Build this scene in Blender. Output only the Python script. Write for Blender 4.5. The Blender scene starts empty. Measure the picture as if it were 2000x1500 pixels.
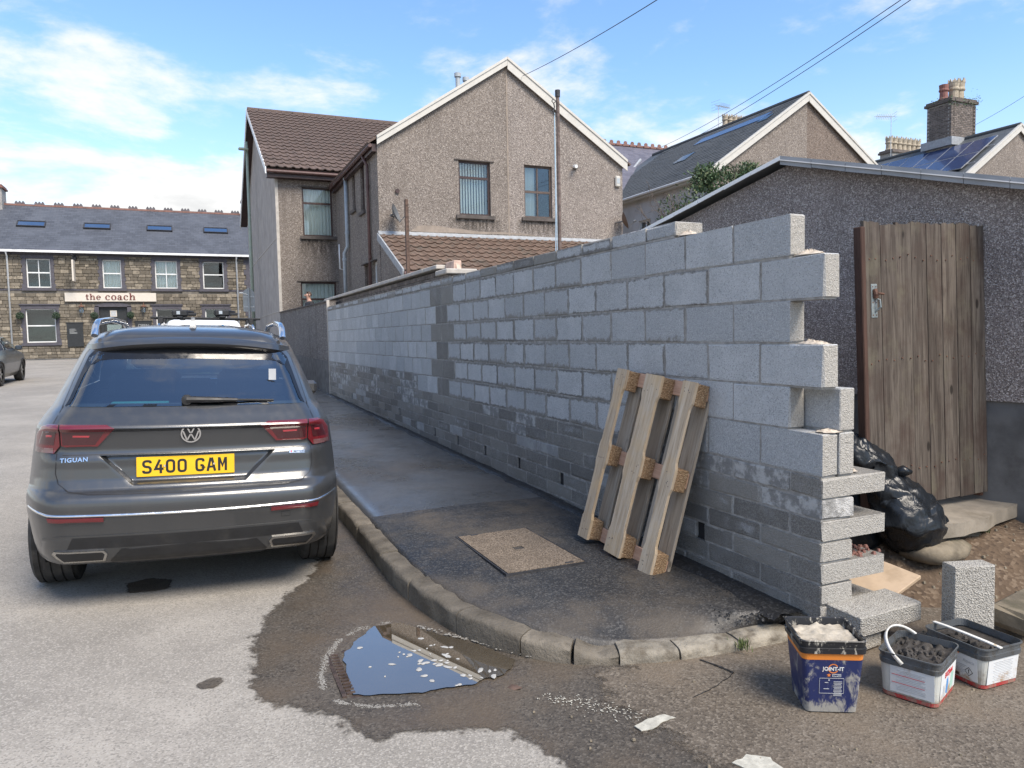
import bpy, bmesh, math, random
from mathutils import Vector, Matrix, noise
random.seed(7)
scene = bpy.context.scene
COL = scene.collection
PI = math.pi
# ------------------------------------------------------------------ camera
cam = bpy.data.cameras.new('camera'); cam_o = bpy.data.objects.new('camera', cam); COL.objects.link(cam_o)
cam.sensor_width = 36; cam.lens = 26.095; cam.clip_start = 0.05; cam.clip_end = 3000
yaw, pitch, roll = math.radians(23.356), math.radians(-3.811), math.radians(-1.075)
fw = Vector((math.sin(yaw)*math.cos(pitch), math.cos(yaw)*math.cos(pitch), math.sin(pitch)))
rt = Vector((math.cos(yaw), -math.sin(yaw), 0)); upv = rt.cross(fw)
r2 = rt*math.cos(roll)+upv*math.sin(roll); u2 = -rt*math.sin(roll)+upv*math.cos(roll)
CAM = Vector((-2.876, -2.762, 1.6126))
m = Matrix((r2, u2, -fw)).transposed().to_4x4(); m.translation = CAM
cam_o.matrix_world = m
scene.camera = cam_o
# ------------------------------------------------------------------ exposure
vs = scene.view_settings
vs.view_transform = 'Standard'; vs.look = 'None'; vs.gamma = 1; vs.use_curve_mapping = False
vs.exposure = 1.62
# ------------------------------------------------------------------ sky and sun
SUN_D = Vector((0.20, -0.60, 0.77)).normalized()
def nd(t, typ, ins=None, **pr):
    n = t.nodes.new(typ)
    for k, v in pr.items(): setattr(n, k, v)
    for k, v in (ins or {}).items():
        s = n.inputs[k]
        if isinstance(v, bpy.types.NodeSocket): t.links.new(v, s)
        elif isinstance(v, bpy.types.Node): t.links.new(v.outputs[0], s)
        else:
            if s.type == 'RGBA' and len(v) == 3: v = (*v, 1)
            s.default_value = v
    return n
def mth(t, op, a, b=0.0, c=None, clamp=False):
    d = {0: a, 1: b}
    if c is not None: d[2] = c
    return nd(t, 'ShaderNodeMath', d, operation=op, use_clamp=clamp).outputs[0]
def mixc(t, f, a, b, mode='MIX'):
    n = nd(t, 'ShaderNodeMix', {}, data_type='RGBA', blend_type=mode)
    for i, v in ((0, f), (6, a), (7, b)):
        s = n.inputs[i]
        if isinstance(v, bpy.types.NodeSocket): t.links.new(v, s)
        else: s.default_value = v if i == 0 else (*v, 1)[:4]
    return n.outputs[2]
def rng(t, v, a, b, c=0.0, d=1.0, smooth=True):
    n = nd(t, 'ShaderNodeMapRange', {0: v, 1: a, 2: b, 3: c, 4: d})
    if smooth: n.interpolation_type = 'SMOOTHSTEP'
    return n.outputs[0]
world = bpy.data.worlds.new('World'); scene.world = world; world.use_nodes = True
t = world.node_tree; t.nodes.clear()
sky = nd(t, 'ShaderNodeTexSky', sky_type='NISHITA', sun_disc=False)
sky.sun_elevation = math.asin(SUN_D.z); sky.sun_rotation = math.atan2(SUN_D.x, SUN_D.y)
sky.altitude = 50; sky.air_density = 1.0; sky.dust_density = 0.4; sky.ozone_density = 2.5
tc = nd(t, 'ShaderNodeTexCoord')
sp = nd(t, 'ShaderNodeSeparateXYZ', {0: tc.outputs['Generated']})
zc = mth(t, 'ADD', mth(t, 'MAXIMUM', sp.outputs[2], 0.0), 0.16)
px = mth(t, 'DIVIDE', sp.outputs[0], zc); py = mth(t, 'DIVIDE', sp.outputs[1], zc)
pv = nd(t, 'ShaderNodeCombineXYZ', {0: px, 1: py, 2: 0.0})
n1 = nd(t, 'ShaderNodeTexNoise', {'Vector': nd(t, 'ShaderNodeVectorMath', {0: pv.outputs[0], 1: (3.1, 7.7, 2.2)}, operation='ADD').outputs[0], 'Scale': 1.7, 'Detail': 10.0, 'Roughness': 0.60, 'Distortion': 0.12})
n2 = nd(t, 'ShaderNodeTexNoise', {'Vector': pv.outputs[0], 'Scale': 0.42, 'Detail': 2.0, 'Roughness': 0.5})
bank = rng(t, sp.outputs[0], -0.10, 0.45, 0.115, 0.0)             # cloud bank in the west
bank = mth(t, 'MULTIPLY', bank, rng(t, sp.outputs[2], 0.20, 0.42, 1.0, 0.0))
low = rng(t, sp.outputs[2], 0.05, 0.60, 0.050, 0.0)
dens = mth(t, 'ADD', mth(t, 'ADD', n1.outputs[0], mth(t, 'MULTIPLY', mth(t, 'SUBTRACT', n2.outputs[0], 0.5), 0.30)), mth(t, 'ADD', bank, low))
cov = rng(t, dens, 0.505, 0.70)
shade = rng(t, dens, 0.60, 0.86, 1.0, 0.74)
ccol = nd(t, 'ShaderNodeVectorMath', {0: (4.15, 4.02, 3.85)}, operation='SCALE'); t.links.new(shade, ccol.inputs['Scale'])
haze = rng(t, sp.outputs[2], 0.0, 0.34, 0.62, 0.0)
skyc = mixc(t, haze, mixc(t, 1.0, sky.outputs[0], (.82, .93, 1.0), 'MULTIPLY'), (3.15, 3.6, 3.9))
mx = mixc(t, mth(t, 'MULTIPLY', cov, 0.92), skyc, ccol.outputs[0])
bg = nd(t, 'ShaderNodeBackground', {'Color': mx, 'Strength': 0.092})
nd(t, 'ShaderNodeOutputWorld', {0: bg.outputs[0]})
sl = bpy.data.lights.new('sun', 'SUN'); sl.energy = 1.9; sl.angle = math.radians(30); sl.color = (1, .90, .77)
so = bpy.data.objects.new('sun', sl); COL.objects.link(so); so.location = (0, -10, 20)
so.rotation_euler = (-SUN_D).to_track_quat('-Z', 'Y').to_euler()

# ------------------------------------------------------------------ mesh helpers
ORG = {}
class MB:
    def __init__(s): s.v = []; s.f = []; s.mi = []; s.at = {}
    def add(s, vs, fs, mi=0):
        o = len(s.v); s.v += [tuple(v) for v in vs]
        for f in fs: s.f.append(tuple(o+i for i in f)); s.mi.append(mi)
        return o
    def hexa(s, c, mi=0):
        s.add(c, [(0, 3, 2, 1), (4, 5, 6, 7), (0, 1, 5, 4), (1, 2, 6, 5), (2, 3, 7, 6), (3, 0, 4, 7)], mi)
    def box(s, x0, x1, y0, y1, z0, z1, mi=0):
        s.hexa([(x0, y0, z0), (x1, y0, z0), (x1, y1, z0), (x0, y1, z0), (x0, y0, z1), (x1, y0, z1), (x1, y1, z1), (x0, y1, z1)], mi)
    def fbox(s, fn, u0, u1, v0, v1, w0, w1, mi=0):
        s.hexa([fn(*c) for c in ((u0, v0, w0), (u1, v0, w0), (u1, v0, w1), (u0, v0, w1), (u0, v1, w0), (u1, v1, w0), (u1, v1, w1), (u0, v1, w1))], mi)
    def cbox(s, c, h, ch=.006, M=None, mi=0, jit=0):     # chamfered box: centre, half sizes
        P = []; idx = {}
        for sx in (-1, 1):
            for sy in (-1, 1):
                for sz in (-1, 1):
                    for a in range(3):
                        q = [sx*h[0], sy*h[1], sz*h[2]]
                        for b in range(3):
                            if b != a: q[b] -= (1 if q[b] > 0 else -1)*ch*(1+random.uniform(-jit, jit))
                        idx[(sx, sy, sz, a)] = len(P); P.append(Vector(q)+Vector(c))
        if M: P = [M @ p for p in P]
        F = []
        for a in range(3):
            b, d = (a+1) % 3, (a+2) % 3
            for sg in (-1, 1):
                k = []
                for (i, j) in ((-1, -1), (1, -1), (1, 1), (-1, 1)):
                    e = [0, 0, 0]; e[a] = sg; e[b] = i; e[d] = j; k.append(idx[(*e, a)])
                F.append(k if sg > 0 else k[::-1])
            for i in (-1, 1):
                for j in (-1, 1):
                    e0 = [0, 0, 0]; e0[b] = i; e0[d] = j; e1 = list(e0); e0[a] = -1; e1[a] = 1
                    k = [idx[(*e0, b)], idx[(*e1, b)], idx[(*e1, d)], idx[(*e0, d)]]
                    F.append(k if i*j > 0 else k[::-1])
        for sx in (-1, 1):
            for sy in (-1, 1):
                for sz in (-1, 1):
                    k = [idx[(sx, sy, sz, a)] for a in range(3)]; F.append(k if sx*sy*sz > 0 else k[::-1])
        s.add(P, F, mi)
    def prism(s, poly, fn, w0, w1, mi=0):
        n = len(poly)
        s.add([fn(u, v, w0) for u, v in poly]+[fn(u, v, w1) for u, v in poly],
              [tuple(range(n)), tuple(range(2*n-1, n-1, -1))]+[(i, i+n, (i+1) % n+n, (i+1) % n) for i in range(n)], mi)
    def tube(s, pts, r, n=8, mi=0, cap=True):
        pts = [Vector(p) for p in pts]; rs = r if isinstance(r, (list, tuple)) else [r]*len(pts)
        rings = []; prev = None
        for i, p in enumerate(pts):
            d = (pts[min(i+1, len(pts)-1)]-pts[max(i-1, 0)]).normalized()
            if prev is None: a = d.orthogonal().normalized()
            else: a = (prev-d*prev.dot(d)).normalized()
            prev = a; b = d.cross(a)
            rings.append([p+(a*math.cos(2*PI*k/n)+b*math.sin(2*PI*k/n))*rs[i] for k in range(n)])
        o = len(s.v); F = []
        for i in range(len(pts)-1):
            for k in range(n): F.append((i*n+k, i*n+(k+1) % n, (i+1)*n+(k+1) % n, (i+1)*n+k))
        if cap: F.append(tuple(range(n-1, -1, -1))); F.append(tuple((len(pts)-1)*n+k for k in range(n)))
        s.add([q for R in rings for q in R], F, mi)
    def lathe(s, prof, n=24, c=(0, 0, 0), ax='Z', mi=0):
        V = []
        for r, h in prof:
            for k in range(n):
                a = 2*PI*k/n; p = (r*math.cos(a), r*math.sin(a), h)
                if ax == 'X': p = (h, r*math.cos(a), r*math.sin(a))
                if ax == 'Y': p = (r*math.sin(a), h, r*math.cos(a))
                V.append(Vector(p)+Vector(c))
        s.add(V, [(i*n+k, i*n+(k+1) % n, (i+1)*n+(k+1) % n, (i+1)*n+k) for i in range(len(prof)-1) for k in range(n)], mi)
    def grid(s, nu, nv, fn, mi=0, wrap=False):
        o = [Vector(fn(i, j)) for j in range(nv) for i in range(nu)]
        s.add(o, [(j*nu+i, j*nu+(i+1) % nu, (j+1)*nu+(i+1) % nu, (j+1)*nu+i) for j in range(nv-1) for i in range(nu if wrap else nu-1)], mi)
    def mesh(s, name, mats, smooth=False, off=None):
        if not isinstance(mats, (list, tuple)): mats = [mats]
        V = s.v if off is None else [(v[0]-off[0], v[1]-off[1], v[2]-off[2]) for v in s.v]
        me = bpy.data.meshes.new(name); me.from_pydata(V, [], s.f)
        for q in mats: me.materials.append(q)
        if len(mats) > 1: me.polygons.foreach_set('material_index', s.mi)
        if smooth: me.polygons.foreach_set('use_smooth', [True]*len(me.polygons))
        for k, vals in s.at.items():
            a = me.attributes.new(k, 'FLOAT_VECTOR', 'POINT'); a.data.foreach_set('vector', [c for v in vals for c in v])
        me.update(); return me
    def build(s, name, mats, parent=None, smooth=False, fix=True):
        if parent is not None: off = ORG.get(parent, Vector())
        else:
            xs, ys, zs = zip(*s.v); off = Vector(((min(xs)+max(xs))/2, (min(ys)+max(ys))/2, min(zs)))
        me = s.mesh(name, mats, smooth, off)
        if fix:
            bm = bmesh.new(); bm.from_mesh(me); bmesh.ops.recalc_face_normals(bm, faces=bm.faces); bm.to_mesh(me); bm.free()
        o = link(name, me, parent)
        if parent is None: o.location = off
        ORG[o] = off
        return o
def link(name, me, parent=None, loc=None, rot=None):
    o = bpy.data.objects.new(name, me); COL.objects.link(o)
    if parent is not None: o.parent = parent
    if loc is not None: o.location = loc
    if rot is not None: o.rotation_euler = rot
    return o
def tag(o, label, cat, group=None):
    o['label'] = label; o['category'] = cat
    if group: o['group'] = group
    return o
def thing(name, label, cat, loc, rot=(0, 0, 0), group=None, local=False):
    o = bpy.data.objects.new(name, None); COL.objects.link(o); o.location = loc; o.rotation_euler = rot
    o.empty_display_size = .2
    ORG[o] = Vector() if local else Vector(loc)
    return tag(o, label, cat, group)
def struct(o, kind='structure'): o['kind'] = kind; return o
def smooth_angle(o, deg=35):
    me = o.data; bm = bmesh.new(); bm.from_mesh(me)
    for f in bm.faces: f.smooth = True
    for e in bm.edges: e.smooth = len(e.link_faces) == 2 and e.calc_face_angle(4) < math.radians(deg)
    bm.to_mesh(me); bm.free(); return o
def text_mesh(s, size, mat, parent, M, name='lettering', bold=0.0, ext=.001, sx=1.0, space=1.0, align='CENTER'):
    cu = bpy.data.curves.new('lettering', 'FONT'); cu.body = s; cu.size = size; cu.extrude = ext; cu.offset = bold
    cu.align_x = align; cu.align_y = 'CENTER'; cu.space_character = space; cu.resolution_u = 4
    o = bpy.data.objects.new('tmp', cu); COL.objects.link(o)
    dg = bpy.context.evaluated_depsgraph_get(); me = bpy.data.meshes.new_from_object(o.evaluated_get(dg))
    bpy.data.objects.remove(o); me.name = name; me.materials.clear(); me.materials.append(mat)
    me.transform(M @ Matrix.Diagonal((sx, 1, 1, 1)))
    r = link(name, me, parent); return r
def faceM(loc, right, up):
    r = Vector(right).normalized(); u = Vector(up).normalized(); n = r.cross(u)
    M = Matrix((r, u, n)).transposed().to_4x4(); M.translation = Vector(loc); return M
def fbm(x, y, z=0.0, o=4): return noise.fractal(Vector((x, y, z)), 1.0, 2.0, o)
def sstep(a, b, x):
    q = max(0, min(1, (x-a)/(b-a))); return q*q*(3-2*q)
def lerp(a, b, q): return a+(b-a)*q
def interp(x, T, k):
    if x <= T[0][0]: return T[0][k]
    for a, b in zip(T, T[1:]):
        if x <= b[0]: return lerp(a[k], b[k], (x-a[0])/(b[0]-a[0]))
    return T[-1][k]
def px_size(p, s=.3):
    d = Vector(p)-CAM; return s/max(.3, d.dot(fw))
# ------------------------------------------------------------------ materials
def newmat(name):
    mt = bpy.data.materials.new(name); mt.use_nodes = True; t = mt.node_tree; t.nodes.clear(); return mt, t
def finish(t, col, rough=.7, metal=0.0, bump=None, bstr=.3, bdist=.01, spec=.5, alpha=None, **ex):
    b = nd(t, 'ShaderNodeBsdfPrincipled')
    d = {'Base Color': col, 'Roughness': rough, 'Metallic': metal, 'Specular IOR Level': spec}
    if alpha is not None: d['Alpha'] = alpha
    d.update(ex)
    for k, v in d.items():
        s = b.inputs[k]
        if isinstance(v, bpy.types.NodeSocket): t.links.new(v, s)
        elif s.type == 'RGBA': s.default_value = (*v, 1)[:4]
        else: s.default_value = v
    if bump is not None:
        bn = nd(t, 'ShaderNodeBump', {'Height': bump, 'Strength': bstr, 'Distance': bdist}); t.links.new(bn.outputs[0], b.inputs['Normal'])
    nd(t, 'ShaderNodeOutputMaterial', {0: b.outputs[0]})
    return b
def pos(t, sc=(1, 1, 1), obj=False):
    if obj: p = nd(t, 'ShaderNodeTexCoord').outputs['Object']
    else: p = nd(t, 'ShaderNodeNewGeometry').outputs['Position']
    if sc == (1, 1, 1): return p
    return nd(t, 'ShaderNodeVectorMath', {0: p, 1: sc}, operation='MULTIPLY').outputs[0]
def nz(t, p, s, det=4.0, ro=.55, dist=0.0): return nd(t, 'ShaderNodeTexNoise', {'Vector': p, 'Scale': s, 'Detail': det, 'Roughness': ro, 'Distortion': dist}).outputs[0]
def vor(t, p, s, feat='F1', out=0, rnd=1.0): return nd(t, 'ShaderNodeTexVoronoi', {'Vector': p, 'Scale': s, 'Randomness': rnd}, feature=feat).outputs[out]
def ramp(t, f, stops, const=False):
    n = nd(t, 'ShaderNodeValToRGB', {0: f}); e = n.color_ramp.elements
    if const: n.color_ramp.interpolation = 'CONSTANT'
    while len(e) < len(stops): e.new(.5)
    for el, (p, c) in zip(e, stops): el.position = p; el.color = (*c, 1)[:4]
    return n.outputs[0]
def orand(t): return nd(t, 'ShaderNodeObjectInfo').outputs['Random']
def plain(name, c, rough=.6, metal=0.0, var=.12, sc=8.0, bump=.15, spec=.5, obj=False, dirt=None, dsc=3.0, rv=0.0, bsc=40.0, dth=(.5, .75), bd=.004, **ex):
    mt, t = newmat(name); p = pos(t, obj=obj)
    n = nz(t, p, sc, 5)
    lo = tuple(x*(1-var) for x in c); hi = tuple(min(1, x*(1+var)) for x in c)
    col = mixc(t, rng(t, n, .3, .7), lo, hi)
    if rv: 
        k = mth(t, 'MULTIPLY_ADD', orand(t), 2*rv, 1-rv)
        col = mixc(t, 1.0, col, nd(t, 'ShaderNodeCombineColor', {0: k, 1: k, 2: k}).outputs[0], 'MULTIPLY')
    if dirt:
        dn = nz(t, p, dsc, 7, .65); col = mixc(t, rng(t, dn, *dth, 0, .85), col, dirt)
    rr = rng(t, nz(t, p, sc*2.3, 4), .3, .7, max(.02, rough-.08), min(1, rough+.08))
    finish(t, col, rr, metal, nz(t, p, bsc, 5, .65) if bump else None, bump, bd, spec, **ex)
    return mt
MT = {}
# --- asphalt, dry: pale worn aggregate
def asphalt(name, base, dark, pale, brown=None, rough=.85, wet=False, edge=False, sc=1.0, spec=.4, bs=.55, coat=0.0):
    mt, t = newmat(name); p = pos(t)
    v = vor(t, p, 105*sc, 'F1', 1); vs_ = nd(t, 'ShaderNodeSeparateColor', {0: v}).outputs[0]
    big = nz(t, p, .7, 7, .62); mid = nz(t, p, 6, 5, .6); d1 = vor(t, p, 105*sc)
    col = mixc(t, rng(t, big, .32, .68), tuple(x*.74 for x in base), tuple(x*1.12 for x in base))
    col = mixc(t, rng(t, mid, .35, .7, 0, .35), col, tuple(x*.62 for x in base))
    col = mixc(t, rng(t, vs_, .66, .95, 0, .75), col, pale)
    col = mixc(t, rng(t, vs_, .30, .05, 0, .75), col, dark)
    if brown: col = mixc(t, rng(t, nz(t, p, 1.3, 7, .65), .44, .66, 0, .75), col, brown)
    r = rng(t, nz(t, p, 1.6, 6, .62), .36, .62, rough-(.24 if spec > .5 else .2), rough+.12) if wet else rough
    al = None
    if edge:
        e = nd(t, 'ShaderNodeAttribute', attribute_name='edge').outputs['Vector']; ex_ = nd(t, 'ShaderNodeSeparateXYZ', {0: e}).outputs[0]
        n = mth(t, 'MULTIPLY_ADD', nz(t, p, 9, 8, .7), .75, mth(t, 'MULTIPLY', nz(t, p, 45, 3, .6), .22))
        al = rng(t, mth(t, 'SUBTRACT', mth(t, 'ADD', ex_, n), .62), -.05, .12)
    finish(t, col, r, 0, mth(t, 'ADD', d1, mth(t, 'MULTIPLY', nz(t, p, 30, 4), .6)), bs if not wet or bs < .2 else .35, .006, spec, alpha=al, **({'Coat Weight': mth(t, 'MULTIPLY', rng(t, nz(t, p, .9, 6, .6), .40, .58), coat), 'Coat Roughness': .32, 'Coat IOR': 1.9} if coat else {}))
    return mt
MT['road'] = asphalt('road_asphalt', (.292, .270, .238), (.175, .162, .144), (.365, .34, .303), sc=1.35, bs=.25)
MT['road_far'] = MT['road']
MT['damp'] = asphalt('damp_asphalt', (.078, .067, .055), (.032, .028, .024), (.125, .11, .092), (.098, .075, .053), .58, True, True)
MT['mud'] = asphalt('muddy_asphalt', (.132, .109, .084), (.056, .046, .036), (.20, .172, .138), (.150, .118, .085), .70, True, True)
MT['tarmac'] = asphalt('new_tarmac', (.029, .029, .030), (.010, .010, .011), (.085, .083, .080), (.088, .073, .056), .62, True, sc=1.0, spec=.5, coat=.08)
MT['wetpave'] = asphalt('wet_old_tarmac', (.052, .053, .055), (.02, .02, .021), (.09, .09, .09), (.058, .05, .042), .44, True, sc=1.3, spec=1.0, bs=.12, coat=1.0)
MT['bitumen'] = asphalt('fresh_bitumen_strip', (.017, .017, .018), (.006, .006, .006), (.045, .045, .046), None, .6, True, sc=.8)
MT['soil'] = asphalt('soil', (.115, .078, .05), (.05, .033, .022), (.20, .15, .105), (.085, .06, .04), .95, sc=.5)
MT['kerb'] = plain('kerb_granite', (.150, .130, .102), .8, sc=14, var=.3, bump=.5, dirt=(.045, .037, .026), dsc=7, bsc=45, rv=.25, dth=(.42, .68), bd=.02)
MT['kerbpale'] = plain('pale_kerb_stone', (.225, .202, .163), .85, sc=12, var=.25, bump=.6, dirt=(.085, .068, .047), dsc=9, bsc=40, rv=.25, dth=(.44, .68), bd=.02)
# --- concrete blocks: porous dense aggregate, damp creeping in from the mortar joints
def blockmat():
    mt, t = newmat('concrete_block'); p = pos(t)
    at = nd(t, 'ShaderNodeAttribute', attribute_name='loc').outputs['Vector']; pr = nd(t, 'ShaderNodeAttribute', attribute_name='prm').outputs['Vector']
    L = nd(t, 'ShaderNodeSeparateXYZ', {0: at}); P = nd(t, 'ShaderNodeSeparateXYZ', {0: pr})
    wet, rn, hz = P.outputs[0], P.outputs[1], P.outputs[2]
    rnd = mth(t, 'FRACT', mth(t, 'ADD', rn, orand(t)))
    ea = mth(t, 'SUBTRACT', .22, mth(t, 'ABSOLUTE', L.outputs[0])); ez = mth(t, 'SUBTRACT', hz, mth(t, 'ABSOLUTE', L.outputs[1]))
    ezl = mth(t, 'ADD', hz, L.outputs[1])
    e = mth(t, 'MINIMUM', mth(t, 'MINIMUM', ea, ez), mth(t, 'MULTIPLY', ezl, mth(t, 'MULTIPLY_ADD', rnd, -.6, 1.0)))
    nn = nz(t, p, 16, 6, .65)
    e2 = mth(t, 'ADD', e, mth(t, 'MULTIPLY', mth(t, 'SUBTRACT', nn, .5), .07))
    lim = mth(t, 'MULTIPLY', wet, .026)
    damp = rng(t, mth(t, 'SUBTRACT', e2, lim), .006, -.010)
    full = rng(t, mth(t, 'ADD', wet, mth(t, 'MULTIPLY', mth(t, 'SUBTRACT', nz(t, p, 5, 5, .6), .5), .9)), .95, 1.25)
    damp = mth(t, 'MAXIMUM', mth(t, 'MULTIPLY', damp, rng(t, wet, .02, .3)), full)
    sp_ = vor(t, p, 190, 'F1', 1); s1 = nd(t, 'ShaderNodeSeparateColor', {0: sp_}).outputs[0]
    dry = mixc(t, rng(t, nz(t, p, 5, 5), .3, .7), (.45, .458, .46), (.53, .537, .537))
    dry = mixc(t, rng(t, rnd, 0, 1, 0, .7), dry, (.36, .37, .375)); dry = mixc(t, rng(t, nz(t, p, 1.1, 6, .65), .47, .72, 0, .38), dry, (.32, .325, .32))
    dry = mixc(t, rng(t, s1, .72, .98, 0, .45), dry, (.66, .665, .66))
    dry = mixc(t, rng(t, s1, .24, .04, 0, .6), dry, (.22, .225, .23))
    wc = mixc(t, rng(t, s1, .2, .9), (.165, .155, .140), (.275, .262, .240))
    wc = mixc(t, rng(t, nz(t, p, 4.5, 6, .65), .50, .68, 0, .6), wc, (.30, .295, .28)); wc = mixc(t, rng(t, nz(t, p, 1.7, 5, .6), .45, .65, 0, .5), wc, (.145, .135, .122))
    eff = mth(t, 'MULTIPLY', rng(t, wet, -.25, -.6), rng(t, nz(t, p, 8, 7, .72), .44, .60))      # lime bloom on a few blocks
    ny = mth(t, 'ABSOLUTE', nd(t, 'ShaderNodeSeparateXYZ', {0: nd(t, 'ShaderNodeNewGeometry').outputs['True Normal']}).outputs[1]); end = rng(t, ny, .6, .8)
    dry = mixc(t, mth(t, 'MULTIPLY', end, .8), dry, mixc(t, s1, (.27, .25, .215), (.42, .39, .345))); damp = mth(t, 'MULTIPLY', damp, mth(t, 'SUBTRACT', 1.0, mth(t, 'MULTIPLY', end, .9)))  # wall-end faces kept dry, with sun-warm beige mixed into their colour
    wc = mixc(t, rng(t, rnd, .4, 1, .0, .55), wc, (.31, .295, .265)); wc = mixc(t, rng(t, rnd, .35, 0, .0, .38), wc, (.125, .12, .112))
    col = mixc(t, damp, dry, wc); col = mixc(t, mth(t, 'MULTIPLY', eff, .75), mixc(t, rng(t, wet, -.25, -.5), col, (.24, .235, .225)), (.56, .55, .53))
    h = mth(t, 'ADD', vor(t, p, 190), mth(t, 'ADD', mth(t, 'MULTIPLY', nz(t, p, 60, 4), 1.6), mth(t, 'MULTIPLY', rng(t, nz(t, p, 95, 2), .62, .72), -.9)))
    finish(t, col, rng(t, damp, 0, 1, .93, .72), 0, h, .7, .006, .25)
    return mt
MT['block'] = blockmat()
MT['mortar'] = plain('mortar', (.30, .288, .268), .95, sc=20, var=.25, bump=.6, bsc=120, dirt=(.20, .19, .175), dsc=3)
MT['mortarlump'] = plain('mortar_lump', (.50, .43, .35), .95, sc=30, var=.25, bump=.7, bsc=90)
# --- pebbledash
def pebble(name, base, lo, hi, sc=34, bstr=.5, stain=None, big=.12, hi_th=(.70, .95), lo_th=(.34, .05)):
    mt, t = newmat(name); p = pos(t)
    c = nd(t, 'ShaderNodeSeparateColor', {0: vor(t, p, sc, 'F1', 1)}).outputs[0]
    c2 = nd(t, 'ShaderNodeSeparateColor', {0: vor(t, p, sc*2.1, 'F1', 1)}).outputs[1]
    n = nz(t, p, .7, 6, .6)
    col = mixc(t, rng(t, n, .3, .7), tuple(x*(1-big) for x in base), tuple(x*(1+big) for x in base))
    col = mixc(t, rng(t, c, *hi_th, 0, .85), col, hi); col = mixc(t, rng(t, c, *lo_th, 0, .85), col, lo)
    col = mixc(t, rng(t, c2, .8, .97, 0, .7), col, hi); col = mixc(t, rng(t, c2, .22, .04, 0, .7), col, lo)
    if stain:
        sn = nz(t, pos(t, (1.6, 1.6, .28)), 1.5, 6, .62); col = mixc(t, rng(t, sn, .5, .72, 0, .55), col, stain)
    finish(t, col, .9, 0, vor(t, p, sc), bstr, .012, .3); return mt
MT['dash'] = pebble('beige_pebbledash', (.198, .170, .148), (.105, .088, .076), (.35, .31, .275), 40, .8, (.138, .116, .10))
MT['dashlt'] = pebble('pinkish_pebbledash', (.232, .202, .180), (.12, .100, .088), (.40, .355, .32), 40, .8, (.19, .164, .144))
MT['dashdark'] = pebble('brown_pebbledash', (.150, .118, .098), (.07, .054, .046), (.27, .225, .19), 44, .5)
MT['dashgrey'] = pebble('grey_pebbledash_wall', (.165, .148, .138), (.07, .062, .058), (.33, .31, .29), 46, .6, (.06, .055, .052))
MT['dashgarage'] = pebble('dark_pebbledash_garage', (.305, .265, .248), (.14, .117, .108), (.58, .53, .50), 120, .8, (.21, .178, .166), .3, (.70, .95), (.34, .05))
MT['render'] = plain('pale_smooth_render', (.36, .325, .295), .9, sc=2, var=.12, bump=.35, bsc=60, dirt=(.24, .215, .195), dsc=1.1)
MT['plinth'] = plain('grey_render_plinth', (.125, .122, .118), .9, sc=5, var=.25, bump=.3, dirt=(.075, .07, .066), dsc=3)
MT['looseblk'] = pebble('loose_concrete_block', (.335, .318, .285), (.19, .178, .158), (.45, .43, .39), 150, .6, None, .15)
MT['polepaint'] = plain('rusty_brown_pole', (.125, .092, .080), .8, sc=18, var=.35, bump=.3, dirt=(.075, .055, .048), dsc=6)
MT['white'] = plain('white_plastic', (.72, .73, .73), .45, var=.06, bump=.03, dirt=(.5, .5, .48), dsc=2)
MT['cream'] = plain('cream_fascia', (.50, .48, .435), .5, var=.05, bump=.03, dirt=(.48, .45, .40), dsc=2.5)
MT['brownframe'] = plain('brown_frame', (.040, .019, .016), .45, var=.2, bump=.05)
MT['woodframe'] = plain('old_brown_wood_frame', (.085, .06, .05), .7, var=.3, bump=.2)
MT['greypipe'] = plain('grey_pipe', (.36, .40, .43), .5, var=.08, bump=.05, dirt=(.25, .27, .28))
MT['brownpipe'] = plain('brown_pipe', (.095, .052, .047), .5, var=.15, bump=.05)
MT['sill'] = plain('dark_stone_sill', (.085, .073, .066), .85, var=.25, bump=.3)
MT['whiterender'] = plain('whitish_render', (.50, .49, .475), .9, sc=2, var=.1, bump=.35, bsc=60, dirt=(.36, .35, .34), dsc=1.1)
MT['joint'] = plain('render_joint_mortar', (.27, .225, .185), .9, sc=6, var=.15, dirt=(.18, .145, .12), dsc=3)
MT['strip'] = plain('pale_corner_bead', (.44, .41, .37), .85, var=.1, bump=.2, dirt=(.3, .28, .25))
MT['lead'] = plain('lead_flashing', (.30, .315, .33), .55, var=.15, bump=.15)
def glassmat(name, tint, refl=.12, rough=.01):
    mt, t = newmat(name)
    lw = nd(t, 'ShaderNodeFresnel', {'IOR': 1.5}).outputs[0]
    f = mth(t, 'ADD', mth(t, 'MULTIPLY', lw, .85), refl, clamp=True)
    a = nd(t, 'ShaderNodeBsdfTransparent', {0: tint}); g = nd(t, 'ShaderNodeBsdfGlossy', {0: (.95, .97, 1, 1), 'Roughness': rough})
    mx = nd(t, 'ShaderNodeMixShader', {0: f, 1: a.outputs[0], 2: g.outputs[0]}); nd(t, 'ShaderNodeOutputMaterial', {0: mx.outputs[0]}); return mt
MT['glass'] = glassmat('window_glass', (.90, .93, .92), .02)
MT['skyglass'] = glassmat('rooflight_glass', (.25, .3, .35), .55)
MT['carglass'] = glassmat('tinted_car_glass', (.58, .70, .74), .17)
MT['screenglass'] = glassmat('windscreen_glass', (.62, .86, .92), .06)
def foldmat(name, c):
    mt, t = newmat(name); finish(t, c, .85, **{'Transmission Weight': 0.0}); return mt
MT['curtain'] = foldmat('pale_curtain', (.78, .82, .82)); MT['blind'] = foldmat('vertical_blind', (.84, .86, .82))
MT['darkroom'] = plain('dark_backing', (.02, .02, .022), .9, bump=0)
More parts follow.
